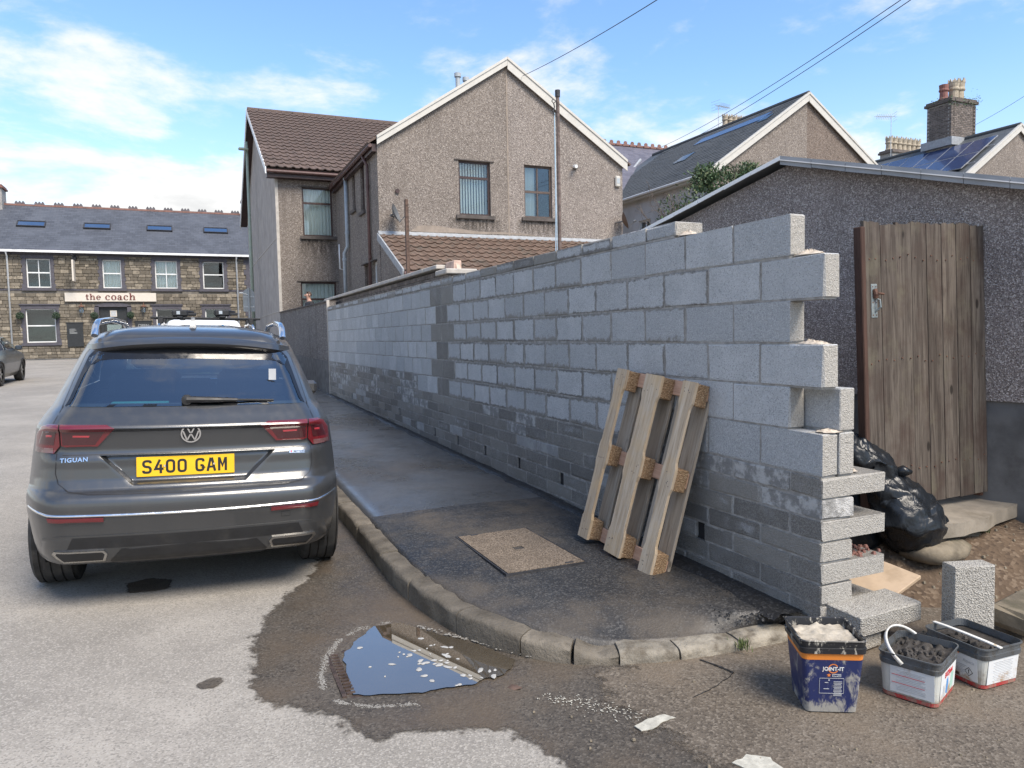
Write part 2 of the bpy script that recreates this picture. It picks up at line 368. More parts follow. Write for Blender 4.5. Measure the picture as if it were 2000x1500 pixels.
def tilemat(name, a, b, c, bs=.4):
    mt, t = newmat(name); p = pos(t)
    r = orand(t); col = mixc(t, r, a, b); col = mixc(t, rng(t, nz(t, p, 3, 7, .65), .48, .72, 0, .8), col, c)
    col = mixc(t, rng(t, nz(t, p, 50, 4), .4, .7, 0, .3), col, tuple(x*.5 for x in a))
    finish(t, col, .85, 0, nz(t, p, 60, 4), bs, .005, .3); return mt
MT['tile'] = tilemat('brown_roof_tile', (.110, .080, .068), (.145, .106, .090), (.08, .066, .058))
MT['tileold'] = tilemat('weathered_roof_tile', (.122, .082, .062), (.17, .118, .09), (.105, .095, .078))
MT['slatepc'] = tilemat('grey_slate', (.060, .068, .076), (.095, .104, .112), (.075, .08, .08))
def slateroof(name, a, b, sx, sz, rowsc):
    mt, t = newmat(name); p = pos(t)
    s = nd(t, 'ShaderNodeSeparateXYZ', {0: p}); v = nd(t, 'ShaderNodeCombineXYZ', {0: s.outputs[sx], 1: s.outputs[sz], 2: 0.0}).outputs[0]
    bk = nd(t, 'ShaderNodeTexBrick', {'Vector': v, 'Color1': (*a, 1), 'Color2': (*b, 1), 'Mortar': tuple(x*.45 for x in a)+(1,), 'Scale': 1.0, 'Mortar Size': .006, 'Brick Width': .30, 'Row Height': rowsc, 'Bias': .0})
    col = mixc(t, rng(t, nz(t, p, .8, 6, .6), .42, .7, 0, .5), bk.outputs[0], tuple(x*1.25 for x in b))
    finish(t, col, .6, 0, mth(t, 'SUBTRACT', 1.0, bk.outputs['Fac']), .5, .012, .5); return mt
MT['slatepub'] = slateroof('blue_grey_slates', (.052, .058, .072), (.078, .086, .104), 0, 2, .125)
MT['slatemauve'] = slateroof('mauve_slates', (.085, .082, .105), (.12, .115, .14), 0, 2, .15)
MT['slatedk'] = slateroof('dark_slates', (.058, .066, .074), (.09, .10, .108), 1, 2, .14)
MT['redridge'] = plain('red_ridge_tile', (.20, .105, .085), .8, var=.2, dirt=(.12, .085, .075))
MT['darkridge'] = plain('grey_ridge_crest', (.10, .095, .105), .8, var=.2)
MT['brick'] = plain('red_brick', (.20, .095, .075), .9, sc=12, var=.3, rv=.25, dirt=(.12, .09, .08))
MT['brickbrown'] = plain('sooty_brick', (.15, .125, .110), .92, sc=12, var=.3, rv=.3, dirt=(.085, .077, .07))
MT['brickbuff'] = plain('pink_buff_brick', (.50, .36, .29), .9, sc=12, var=.15, bump=.3)
MT['pot'] = plain('buff_chimney_pot', (.36, .31, .235), .85, sc=9, var=.2, dirt=(.22, .17, .12), dsc=4)
MT['potred'] = plain('red_chimney_pot', (.21, .095, .08), .85, var=.2)
def pubstone():
    mt, t = newmat('pub_sandstone'); p = pos(t); r = orand(t); at = nd(t, 'ShaderNodeAttribute', attribute_name='prm').outputs['Vector']
    q = mth(t, 'FRACT', mth(t, 'ADD', r, nd(t, 'ShaderNodeSeparateXYZ', {0: at}).outputs[0]))
    col = ramp(t, q, [(0, (.105, .093, .074)), (.25, (.19, .165, .13)), (.5, (.14, .123, .099)), (.75, (.25, .216, .17)), (1, (.33, .288, .225))])
    col = mixc(t, rng(t, nz(t, p, 9, 6, .65), .38, .72, 0, .6), col, (.085, .072, .055))
    finish(t, col, .92, 0, nz(t, p, 25, 6), .8, .02, .2); return mt
MT['pubstone'] = pubstone()
MT['pubmortar'] = plain('dark_lime_mortar', (.155, .14, .118), .95, sc=6, var=.2)
MT['slatepaint'] = plain('slate_grey_paint', (.072, .068, .082), .7, var=.15, bump=.2, bsc=15)
MT['signcream'] = plain('cream_sign_board', (.60, .545, .47), .5, var=.04, bump=0)
MT['signred'] = plain('maroon_lettering', (.14, .030, .024), .5, bump=0)
MT['blackpaint'] = plain('black_paint', (.018, .020, .022), .5, var=.2, bump=.05)
MT['chalk'] = plain('chalk', (.35, .36, .36), .9, bump=0)
MT['topiary'] = plain('topiary_leaf', (.030, .055, .028), .7, var=.35, sc=30, bump=.6)
MT['lampgreen'] = plain('pale_green_steel', (.30, .36, .30), .55, var=.08)
MT['signback'] = plain('grey_sign_back', (.30, .325, .34), .5, .3, var=.08)
# --- wood
def woodmat(name, a, b, dk, axis=2, grain=40, red=None, moss=None):
    mt, t = newmat(name); o = nd(t, 'ShaderNodeTexCoord').outputs['Object']
    off = nd(t, 'ShaderNodeCombineXYZ', {0: mth(t, 'MULTIPLY', orand(t), 7.0), 1: 0.0, 2: mth(t, 'MULTIPLY', orand(t), 13.0)}).outputs[0]
    p0 = nd(t, 'ShaderNodeVectorMath', {0: o, 1: off}, operation='ADD').outputs[0]
    s = [1, 1, 1]; s[axis] = .06
    p = nd(t, 'ShaderNodeVectorMath', {0: p0, 1: tuple(s)}, operation='MULTIPLY').outputs[0]
    g = nz(t, p, grain, 6, .6, 1.2); g2 = nz(t, p, grain*3.5, 4, .6); big = nz(t, p0, 2.2, 5, .6)
    col = mixc(t, rng(t, g, .32, .68), a, b); col = mixc(t, rng(t, g2, .5, .72, 0, .7), col, dk)
    col = mixc(t, mth(t, 'MULTIPLY', orand(t), .35), col, dk)
    if red: col = mixc(t, rng(t, big, .46, .66, 0, .75), col, red)
    if moss: col = mixc(t, rng(t, nz(t, p0, 3.1, 6, .65), .5, .7, 0, .6), col, moss)
    kn = vor(t, nd(t, 'ShaderNodeVectorMath', {0: p0, 1: (1, 1, .45) if axis == 2 else (.45, 1, 1)}, operation='MULTIPLY').outputs[0], 5.0)
    col = mixc(t, rng(t, kn, .10, .05, 0, .8), col, tuple(x*.4 for x in dk))
    finish(t, col, .85, 0, mth(t, 'ADD', g, mth(t, 'MULTIPLY', g2, .6)), .6, .004, .25); return mt
MT['gatewood'] = woodmat('weathered_gate_boards', (.068, .055, .046), (.150, .127, .106), (.020, .015, .013), 2, 22, (.052, .033, .027), (.125, .112, .080))
MT['gateedge'] = woodmat('rust_red_gate_edge', (.062, .036, .028), (.090, .050, .038), (.028, .018, .015), 2, 45)
MT['palletold'] = woodmat('grey_pallet_board', (.43, .335, .235), (.60, .51, .395), (.20, .145, .095), 2, 24, (.50, .36, .21))
MT['palletdk'] = woodmat('dull_pallet_board', (.32, .265, .205), (.44, .38, .31), (.17, .135, .10), 2, 24)
MT['palletred'] = woodmat('pinkish_pallet_cross_board', (.50, .30, .20), (.58, .37, .26), (.36, .21, .14), 0, 30)
def chip():
    mt, t = newmat('pressed_chip_block'); p = pos(t)
    c = nd(t, 'ShaderNodeSeparateColor', {0: vor(t, pos(t, (1, 1, 2.2)), 130, 'F1', 1)}).outputs[0]
    col = ramp(t, c, [(0, (.16, .098, .055)), (.4, (.26, .165, .092)), (.75, (.34, .225, .13)), (1, (.44, .32, .20))])
    finish(t, col, .9, 0, vor(t, p, 120), .8, .006, .2); return mt
MT['chip'] = chip()
MT['rust'] = plain('rusty_steel', (.13, .062, .040), .85, sc=25, var=.4, bump=.4, dirt=(.06, .035, .028), dsc=9)
MT['oldiron'] = plain('old_wet_iron', (.055, .038, .030), .5, sc=25, var=.4, bump=.4)
MT['steelgrey'] = plain('dull_galvanised_plate', (.26, .29, .29), .55, .6, sc=25, var=.2, dirt=(.17, .08, .05), dsc=25, dth=(.55, .7))
MT['darkmetal'] = plain('dark_metal', (.05, .05, .055), .6, .5, sc=20, var=.25)
MT['aluminium'] = plain('aluminium', (.45, .46, .47), .45, .8, var=.1)
MT['tin'] = plain('zinc_roof_sheet', (.28, .29, .305), .6, .2, sc=3, var=.15, bump=.1, dirt=(.22, .23, .25), dsc=2)
MT['concrete'] = plain('worn_concrete', (.235, .205, .165), .92, sc=7, var=.2, bump=.5, dirt=(.13, .11, .08), dsc=4, bsc=70)
MT['rubble'] = plain('mossy_rubble_stone', (.15, .125, .09), .95, sc=9, var=.35, bump=.7, dirt=(.06, .055, .03), dsc=5, bsc=40, rv=.25)
MT['board'] = plain('buff_board', (.40, .30, .205), .8, sc=6, var=.12, bump=.15, dirt=(.30, .22, .14), dsc=5)
MT['leaf'] = plain('evergreen_leaf', (.050, .088, .036), .6, var=.4, sc=6, bump=0, rv=0)
MT['leaf2'] = plain('yellow_green_leaf', (.095, .115, .045), .6, var=.4, sc=6, bump=0)
MT['twig'] = plain('bare_twig', (.125, .10, .085), .9, var=.3, bump=0)
MT['grass'] = plain('weed', (.075, .10, .03), .8, var=.4, sc=20, bump=0)
# --- vehicles
def paint(name, c, metal=.5, rough=.32, dirt=(.10, .09, .08), amt=.3, coat=.8):
    mt, t = newmat(name); p = pos(t); o = nd(t, 'ShaderNodeTexCoord').outputs['Object']
    z = nd(t, 'ShaderNodeSeparateXYZ', {0: o}).outputs[2]
    streak = nz(t, pos(t, (9, 9, .9)), 2.2, 6, .6)
    f = mth(t, 'MULTIPLY', rng(t, streak, .42, .75), amt)
    f = mth(t, 'ADD', f, rng(t, mth(t, 'ADD', z, mth(t, 'MULTIPLY', nz(t, p, 5, 5), .5)), 1.0, .35, 0, .42), clamp=True)
    fl = nz(t, p, 900, 1); col = mixc(t, rng(t, fl, .3, .7, 0, .12), c, tuple(min(1, x*1.8) for x in c))
    col = mixc(t, f, col, dirt)
    finish(t, col, mth(t, 'MULTIPLY_ADD', f, .3, rough), mth(t, 'MULTIPLY', mth(t, 'SUBTRACT', 1.0, f), metal), None, spec=.5, **{'Coat Weight': mth(t, 'MULTIPLY_ADD', f, -coat*.9, coat), 'Coat Roughness': .13}); return mt
MT['paint'] = paint('grey_metallic_paint', (.058, .060, .063), .55, .30, (.062, .057, .051), .22, 1.0)
MT['paint2'] = paint('dark_blue_grey_paint', (.045, .055, .068), .5, .3, amt=.15)
MT['paint3'] = paint('black_blue_paint', (.03, .038, .05), .5, .25, amt=.15)
MT['vanpaint'] = paint('white_van_paint', (.66, .67, .67), 0, .4, (.45, .43, .40), .2, .3)
MT['blackplastic'] = plain('black_plastic', (.014, .014, .015), .5, var=.2, bump=.05, dirt=(.032, .03, .027), dsc=6)
MT['gloss'] = plain('gloss_black_trim', (.010, .010, .011), .12, var=.1, bump=0)
MT['tyre'] = plain('tyre_rubber', (.028, .027, .026), .85, var=.3, bump=.1, dirt=(.075, .068, .06), dsc=7)
MT['chrome'] = plain('chrome', (.78, .78, .78), .14, 1.0, var=.04, bump=0)
MT['satin'] = plain('satin_metal', (.50, .49, .47), .3, 1.0, var=.05, bump=0)
def lamp(name, c, rough=.08):
    mt, t = newmat(name); p = pos(t, obj=True)
    r = mth(t, 'SINE', mth(t, 'MULTIPLY', nd(t, 'ShaderNodeSeparateXYZ', {0: p}).outputs[0], 420.0))
    col = mixc(t, rng(t, r, -1, 1, 0, .06), c, tuple(x*.4 for x in c))
    finish(t, col, .25, 0, None, spec=.6, **{'Coat Weight': 1.0, 'Coat Roughness': .03}); return mt
MT['redlamp'] = lamp('red_lamp_lens', (.12, .006, .010)); MT['darkredlamp'] = lamp('smoked_red_lens', (.045, .005, .008))
MT['brightred'] = lamp('bright_red_light_guide', (.36, .03, .04)); MT['clearlamp'] = lamp('smoked_clear_lens', (.12, .055, .055))
MT['plate'] = plain('yellow_plate', (.80, .46, .012), .4, var=.03, bump=0)
MT['plateblack'] = plain('plate_lettering', (.012, .012, .013), .5, bump=0)
MT['blue'] = plain('blue_vinyl', (.06, .32, .68), .4, bump=0)
MT['teal'] = plain('teal_box', (.05, .32, .34), .7, bump=0)
MT['seat'] = plain('dark_seat_cloth', (.022, .022, .025), .9, bump=0)
# --- site bits
def bagmat():
    mt, t = newmat('black_bin_bag'); p = pos(t)
    finish(t, (.010, .012, .015), rng(t, nz(t, p, 12, 4), .3, .7, .24, .40), 0, mth(t, 'ABSOLUTE', mth(t, 'SUBTRACT', nz(t, pos(t, (1, 1, .7)), 7, 3, .5, 1.2), .5)), .30, .06, .35); return mt
MT['bag'] = bagmat()
def tubmat(name, c, c2, th=(.52, .66), sc=14.0, rough=.45):
    mt, t = newmat(name); p = pos(t)
    n = nz(t, pos(t, (1, 1, .55)), sc, 8, .72, .4); z = nd(t, 'ShaderNodeSeparateXYZ', {0: nd(t, 'ShaderNodeTexCoord').outputs['Object']}).outputs[2]
    f = rng(t, mth(t, 'ADD', n, rng(t, z, .10, 0, 0, .12)), *th, 0, .9)
    finish(t, mixc(t, f, c, c2), mth(t, 'MULTIPLY_ADD', f, .4, rough), 0, n, .2, .004); return mt
MT['tubblue'] = tubmat('navy_tub', (.012, .020, .085), (.30, .285, .25), (.52, .66), 20)
MT['tubblack'] = tubmat('black_tub_rim', (.014, .015, .018), (.42, .39, .33), (.53, .62), 30)
MT['tuborange'] = tubmat('orange_band', (.62, .20, .03), (.35, .28, .2), (.60, .75), 20)
MT['tubwhite'] = tubmat('grubby_white_tub', (.50, .50, .46), (.25, .215, .165), (.50, .72), 9)
MT['tubclear'] = tubmat('smoky_clear_tub_rim', (.085, .092, .098), (.05, .045, .038), (.45, .65), 18, .2)
MT['tubred'] = tubmat('red_band', (.36, .035, .035), (.25, .16, .12), (.55, .7), 20)
MT['labelwhite'] = tubmat('stained_paper_label', (.60, .61, .61), (.33, .215, .12), (.56, .70), 12, .6)
MT['labelgreen'] = plain('green_print', (.12, .28, .05), .5, bump=0); MT['labelblue'] = plain('blue_print', (.10, .26, .52), .5, bump=0)
MT['labelteal'] = plain('teal_print', (.36, .55, .47), .5, bump=0); MT['labelgrey'] = plain('grey_print', (.42, .43, .44), .6, bump=0)
MT['labelred'] = plain('red_print', (.50, .03, .04), .5, bump=0); MT['labelorange'] = plain('orange_print', (.65, .20, .04), .5, bump=0)
MT['handle'] = tubmat('white_plastic_handle', (.66, .65, .61), (.36, .27, .15), (.55, .7), 25)
MT['slurry'] = plain('dried_grout_slurry', (.40, .355, .285), .9, sc=18, var=.25, bump=.9, bsc=45, dirt=(.20, .165, .12), dsc=16)
MT['darkmud'] = plain('dark_wet_mud', (.040, .034, .028), .6, sc=18, var=.4, bump=1.0, bsc=60)
def water():
    mt, t = newmat('puddle_water'); p = pos(t)
    finish(t, mixc(t, nz(t, p, 6, 4), (.052, .040, .026), (.075, .060, .040)), .015, 0, nz(t, pos(t, (1, .35, 1)), 9, 2), .010, .01, .5, IOR=1.33, **{'Coat Weight': 1.0, 'Coat Roughness': .005, 'Coat IOR': 2.6}); return mt
MT['water'] = water()
MT['foam'] = plain('soap_foam', (.36, .355, .335), .6, var=.12, sc=60, bump=.4)
MT['foamdry'] = plain('dried_scum', (.22, .21, .19), .85, var=.2, sc=60, bump=.3)
MT['linewhite'] = plain('worn_road_paint', (.40, .385, .33), .85, sc=30, var=.2, bump=.5)
def cover():
    mt, t = newmat('manhole_cover_infill'); p = pos(t)
    c = nd(t, 'ShaderNodeSeparateColor', {0: vor(t, p, 150, 'F1', 1)}).outputs[0]
    col = ramp(t, c, [(0, (.075, .058, .043)), (.5, (.165, .130, .098)), (1, (.27, .22, .17))]); col = mixc(t, rng(t, nz(t, p, 5, 5), .4, .7, 0, .4), col, (.10, .08, .06))
    finish(t, col, .85, 0, vor(t, p, 150), .7, .004, .3); return mt
MT['cover'] = cover()
MT['skin'] = plain('skin', (.46, .27, .20), .6, var=.08, bump=0); MT['hair'] = plain('greying_brown_hair', (.085, .06, .048), .8, var=.3, sc=60)
MT['jacket'] = plain('dark_jacket', (.03, .032, .038), .85, var=.2); MT['trousers'] = plain('dark_trousers', (.04, .042, .05), .9)
MT['solar'] = plain('solar_cell', (.028, .045, .11), .15, var=.2, bump=0, spec=.7)
MT['rope'] = plain('pale_blue_rope', (.36, .47, .56), .8, bump=0); MT['cable'] = plain('black_cable', (.02, .02, .02), .7, bump=0)
MT['dish'] = plain('dark_dish', (.10, .105, .11), .6, bump=0); MT['dishrust'] = plain('rusty_dish', (.13, .085, .06), .8, bump=0)
MT['wood_brown'] = plain('dark_brown_timber', (.095, .06, .045), .85, sc=20, var=.35)

def sootmat():
    mt, t = newmat('soot_streak'); p = pos(t)
    e = nd(t, 'ShaderNodeSeparateXYZ', {0: nd(t, 'ShaderNodeAttribute', attribute_name='edge').outputs['Vector']}).outputs[0]
    n = nz(t, pos(t, (3, 3, .6)), 3.5, 6, .65); g = nz(t, p, 40, 3)
    al = mth(t, 'MULTIPLY', e, rng(t, mth(t, 'ADD', n, mth(t, 'MULTIPLY', g, .35)), .50, .85), clamp=True)
    finish(t, (.05, .042, .036), .95, alpha=al); return mt
MT['soot'] = sootmat()
# ================================================================== ground
def pdist(x, y, P):
    ins = False; d = 1e9; n = len(P)
    for i in range(n):
        x1, y1 = P[i]; x2, y2 = P[(i+1) % n]
        if (y1 > y) != (y2 > y) and x < (x2-x1)*(y-y1)/(y2-y1)+x1: ins = not ins
        dx, dy = x2-x1, y2-y1; q = max(0, min(1, ((x-x1)*dx+(y-y1)*dy)/(dx*dx+dy*dy)))
        d = min(d, (x-x1-q*dx)**2+(y-y1-q*dy)**2)
    d = math.sqrt(d); return d if ins else -d
PUD = [(-2.23, .95), (-2.28, .48), (-2.04, .39), (-1.81, .35), (-1.58, .38), (-1.47, .50), (-1.62, .80), (-1.76, 1.02), (-1.86, 1.20), (-2.01, 1.22), (-2.16, 1.05)]
ZW = .022
def rz(x, y):
    z = .015*min(y, 50)+.033*max(0, min(3.2, -1.75-x))
    if -2.6 < x < -1.2 and 0 < y < 1.6:
        z = lerp(z, ZW-.012, sstep(-.14, .0, pdist(x, y, PUD)))
    return z
def sheet_xy(xs, ys, zf):
    mb = MB(); mb.grid(len(xs), len(ys), lambda i, j: (xs[i], ys[j], zf(xs[i], ys[j]))); return mb
def fr(a, b, s): n = max(1, round((b-a)/s)); return [a+(b-a)*i/n for i in range(n+1)]
gx = [-900, -300, -120, -60, -30, -16, -8, 0, 8, 16, 30, 60, 120, 300, 900]; gy = [-900, -300, -100, -30, -10, 0, 10, 20, 30, 40, 50, 70, 120, 300, 900]
g = sheet_xy(gx, gy, lambda x, y: .015*min(max(y, -30), 50)-.12).build('ground', MT['road_far'], fix=False); struct(g)
road = sheet_xy(fr(-24, -5, .9)+fr(-5, -2.6, .4)[1:]+fr(-2.6, -1.2, .07)[1:]+fr(-1.2, 8, .6)[1:], fr(-14, 0, .7)+fr(0, 1.6, .07)[1:]+fr(1.6, 60, .8)[1:], rz).build('road', MT['road'], smooth=True, fix=False); struct(road)
def stain(name, poly, mat, dz, fall, step=.055, ext=.25):
    xs = [p[0] for p in poly]; ys = [p[1] for p in poly]
    X = fr(min(xs)-.02, max(xs)+.02, step); Y = fr(min(ys)-.02, max(ys)+.02, step)
    D = [[pdist(x, y, poly) for x in X] for y in Y]; mb = MB(); idx = {}; at = []
    for j in range(len(Y)-1):
        for i in range(len(X)-1):
            c = [(i, j), (i+1, j), (i+1, j+1), (i, j+1)]
            if max(D[b][a] for a, b in c) <= 0: continue
            k = []
            for a, b in c:
                if (a, b) not in idx:
                    idx[(a, b)] = len(mb.v); mb.v.append((X[a], Y[b], rz(X[a], Y[b])+dz)); at.append((max(0, min(1, D[b][a]/fall)), 0, 0))
                k.append(idx[(a, b)])
            mb.f.append(tuple(k)); mb.mi.append(0)
    mb.at['edge'] = at
    return struct(mb.build(name, mat, smooth=True, fix=False))
DAMP = [(-1.66, 5.2), (-1.85, 4.4), (-2.00, 3.1), (-2.15, 2.35), (-2.26, 2.10), (-2.33, 1.98), (-2.5, 1.66), (-2.6, 1.38), (-2.66, 1.18), (-2.64, 1.02), (-2.70, .80), (-2.66, .60), (-2.56, .45), (-2.41, .32), (-2.33, .17), (-2.29, .06), (-2.20, .00), (-2.12, .03), (-1.91, .0), (-1.74, -.12), (-1.70, -.35), (-1.75, -.9), (-1.6, -1.8), (-.5, -2.6), (3.2, -2.6), (3.2, 1.4), (.1, 1.4), (-1.0, 1.6), (-1.6, 2.2), (-1.6, 5.2)]
DAMP = [(x-.045 if x < -1.7 else x, y-.0) for x, y in DAMP]
stain('damp_road_patch', DAMP, MT['damp'], .004, .30, .06)
stain('muddy_lane', [(-1.35, -.05), (-1.25, .30), (-.3, .40), (1.2, .6), (3.2, .6), (3.2, -2.5), (-.4, -2.5), (-1.1, -1.1), (-1.25, -.5)], MT['mud'], .008, .55, .08)
stain('oil_stain', [(-3.33, 2.42), (-3.3, 2.22), (-3.06, 2.2), (-3.03, 2.4), (-3.18, 2.52)], MT['damp'], .0045, .10, .03)
stain('wet_footprint', [(-2.93, .83), (-2.92, .76), (-2.84, .75), (-2.79, .80), (-2.80, .86), (-2.86, .88)], MT['damp'], .0045, .07, .02)
# puddle
def jig(P, n, a, seed):
    out = []
    for i in range(len(P)):
        p, q = Vector(P[i]), Vector(P[(i+1) % len(P)])
        for k in range(n):
            r = p.lerp(q, k/n); out.append((r.x+a*fbm(r.x*14, r.y*14, seed), r.y+a*fbm(r.x*14, r.y*14, seed+9)))
    return out
mb = MB(); P = jig(PUD, 10, .017, 3.3); c = (sum(p[0] for p in P)/len(P), sum(p[1] for p in P)/len(P))
mb.add([(x, y, ZW) for x, y in P], [tuple(range(len(P)))]); struct(mb.build('puddle', MT['water'], fix=False))
def blob(mb, x, y, z, r, h, n=9, el=1.0, an=0):
    V = [(x, y, z+h)]; ph = random.random()*9
    for rr, hh in ((.6, .8), (1, 0)):
        for k in range(n):
            a = 2*PI*k/n; q = r*rr*(1+.25*math.sin(2*a+ph)+.12*math.sin(3*a-ph)); ux, uy = q*math.cos(a)*el, q*math.sin(a)
            V.append((x+ux*math.cos(an)-uy*math.sin(an), y+ux*math.sin(an)+uy*math.cos(an), z+h*hh))
    F = [(0, 1+k, 1+(k+1) % n) for k in range(n)]+[(1+k, 1+n+k, 1+n+(k+1) % n, 1+(k+1) % n) for k in range(n)]
    mb.add(V, F)
mb = MB()
for cx, cy, r, nn in [(-1.89, .79, .05, 9), (-1.88, .69, .06, 12), (-1.84, .62, .05, 12), (-1.80, .57, .04, 8), (-1.81, .82, .03, 4), (-1.96, .77, .03, 5), (-1.76, .67, .04, 7), (-1.78, .42, .05, 8), (-1.70, .44, .06, 8), (-2.06, .71, .012, 2), (-2.15, .73, .012, 2), (-1.74, .40, .04, 5), (-2.15, .96, .01, 2), (-2.08, .60, .015, 2), (-1.92, .47, .015, 2), (-1.70, .78, .02, 3), (-1.8, .95, .012, 2)]:
    for k in range((nn+1)//2):
        blob(mb, cx+random.gauss(0, r), cy+random.gauss(0, r*.8), ZW+.001, random.uniform(.004, .016), .003, 8, random.uniform(1, 1.7), random.random()*6)
struct(mb.build('puddle_foam', MT['foam'], smooth=True, fix=False), 'stuff')
mb = MB()
ring = [(-1.90, 1.25), (-2.10, 1.22), (-2.24, 1.08), (-2.32, .92), (-2.38, .71), (-2.39, .55), (-2.34, .43), (-2.22, .33), (-2.0, .28)]
for i in range(len(ring)-1):
    for k in range(190):
        q = random.random(); x = lerp(ring[i][0], ring[i+1][0], q); y = lerp(ring[i][1], ring[i+1][1], q)
        if fbm(x*9, y*9, 1.7) < -.12: continue
        x += random.gauss(0, .009); y += random.gauss(0, .009)
        blob(mb, x, y, rz(x, y)+.0045, random.uniform(.001, .0038), .0012, 6, random.uniform(1, 2), random.random()*6)
for i in range(110):                                            # scum along the kerb foot
    q = random.random(); x = lerp(-1.80, -1.40, q); y = lerp(1.12, .50, q)+random.gauss(0, .012)
    blob(mb, x+random.gauss(0, .008), y, ZW+.002, random.uniform(.002, .006), .002, 6, 1.8, random.random()*6)
struct(mb.build('dried_foam_line', MT['foamdry'], smooth=True, fix=False), 'stuff')
# drain grate at the puddle's edge
dg = thing('drain_grate', 'rusty iron drain grate half drowned at the edge of the puddle', 'drain', (-2.10, .72, ZW-.01))
mb = MB(); mb.box(-2.325, -2.305, .47, .98, -.02, ZW+.006); mb.box(-1.98, -1.945, .47, .98, -.05, ZW-.006); mb.box(-2.30, -1.98, .965, .99, -.03, ZW-.006); mb.box(-2.30, -1.98, .46, .485, -.03, ZW-.006); mb.build('frame', MT['oldiron'], dg)
for k in range(14):
    mb = MB(); y = .50+k*.033; mb.box(-2.30, -2.262, y, y+.013, -.03, ZW+.003); mb.build('tooth', MT['oldiron'], dg)
# pavement -----------------------------------------------------------
KC = [(-.06, .10, .055), (-.43, .12, .06), (-.78, .17, .065), (-1.10, .27, .075), (-1.33, .42, .10), (-1.52, .66, .125), (-1.64, .96, .13), (-1.72, 1.35, .13), (-1.76, 1.8, .13), (-1.76, 2.4, .13)]+[(-1.76, y, .13) for y in (3.1, 4, 5, 6, 7, 8, 9, 10, 12, 14, 16, 18, 20, 22, 24, 26, 28, 30, 33, 36, 37.5)]
def crom(P, q):
    i = min(int(q), len(P)-2); f = q-i; p = [Vector(P[max(0, min(len(P)-1, i+k))]) for k in (-1, 0, 1, 2)]
    return .5*((2*p[1])+(p[2]-p[0])*f+(2*p[0]-5*p[1]+4*p[2]-p[3])*f*f+(3*p[1]-p[0]-3*p[2]+p[3])*f**3)
KW = .125
def kerb_at(q):
    p = crom(KC, q); a = crom(KC, max(0, q-.05)); b = crom(KC, min(len(KC)-1.001, q+.05)); d = (b-a); n = Vector((d.y, -d.x, 0)).normalized()   # inward
    return p, (n if n.x > 0 or n.y > 0 else -n)
def pave_pt(q, tt):
    p, n = kerb_at(q); a = p+n*(KW+.004)
    wy = a.y if a.y > 1.9 else lerp(.05, 1.9, (q/8.17) if q < 8.17 else 1)
    x = lerp(a.x, .0, tt); y = lerp(a.y, wy, tt)
    hk = p.z-.006; hw = .125
    z = .015*y+lerp(hk, hw, sstep(0, .45, tt))+.012*math.sin(PI*tt)+.006*fbm(x*1.7, y*1.7)
    return (x, y, z)
QS = 10.0
def pave(q0, q1, nq, nt, name, mat):
    mb = MB(); mb.grid(nt+2, nq+1, lambda i, j: pave_pt(lerp(q0, q1, j/nq), (i-1)/nt) if i else tuple(Vector(pave_pt(lerp(q0, q1, j/nq), 0))-Vector((0, 0, .16)))); return mb.build(name, mat, smooth=True, fix=False)
pv_new = struct(pave(0, QS, 60, 24, 'pavement', MT['tarmac']))
pv_old = struct(pave(QS+.001, len(KC)-1.001, 70, 10, 'far_pavement', MT['wetpave']))
def kerb_stone(q0, q1, mat, drop=0.0, rough=.006, parent=None):
    mb = MB(); n = max(3, int((q1-q0)*7)); rows = []
    sd = random.random()*50
    prof = [(0, -.16), (0, -.03), (.004, -.014), (.014, -.004), (.03, 0), (.08, .002), (KW, .0), (KW, -.16)]
    for i in range(n+1):
        q = lerp(q0, q1, i/n); p, nn = kerb_at(q); zb = .015*p.y
        for o, h in prof:
            w = rough*fbm(p.x*7+sd, p.y*7, h*20)*(0 if h < -.1 else 1); e = -.006 if i in (0, n) and h > -.05 else 0
            rows.append((p.x+nn.x*(o+w), p.y+nn.y*(o+w), zb+p.z+h-drop*(math.sin(PI*i/n) if h > -.1 else 0)+w*1.2+e))
    m_ = len(prof)
    mb.add(rows, [(i*m_+k, i*m_+k+1, (i+1)*m_+k+1, (i+1)*m_+k) for i in range(n) for k in range(m_-1)]+[tuple(range(m_)), tuple(n*m_+k for k in range(m_-1, -1, -1))])
    o = mb.build('kerb_stone', mat, parent); smooth_angle(o, 45); return o
kq = [(0.0, .93, 'kerbpale', 0), (.96, 1.88, 'kerbpale', 0), (1.91, 2.78, 'kerbpale', .004), (2.80, 3.55, 'kerb', .035), (3.62, 4.5, 'kerb', .012), (4.52, 5.9, 'kerb', .004), (5.92, 7.35, 'kerb', 0), (7.38, 8.55, 'kerb', 0), (8.58, 9.7, 'kerb', 0)]
for a, b, mm, dr in kq: kerb_stone(a, b, MT[mm], dr, .011 if mm == 'kerb' else .009, pv_new)
for k in range(18): kerb_stone(9.73+k*.96, 9.73+k*.96+.935, MT['kerb'], 0, .006, pv_old)
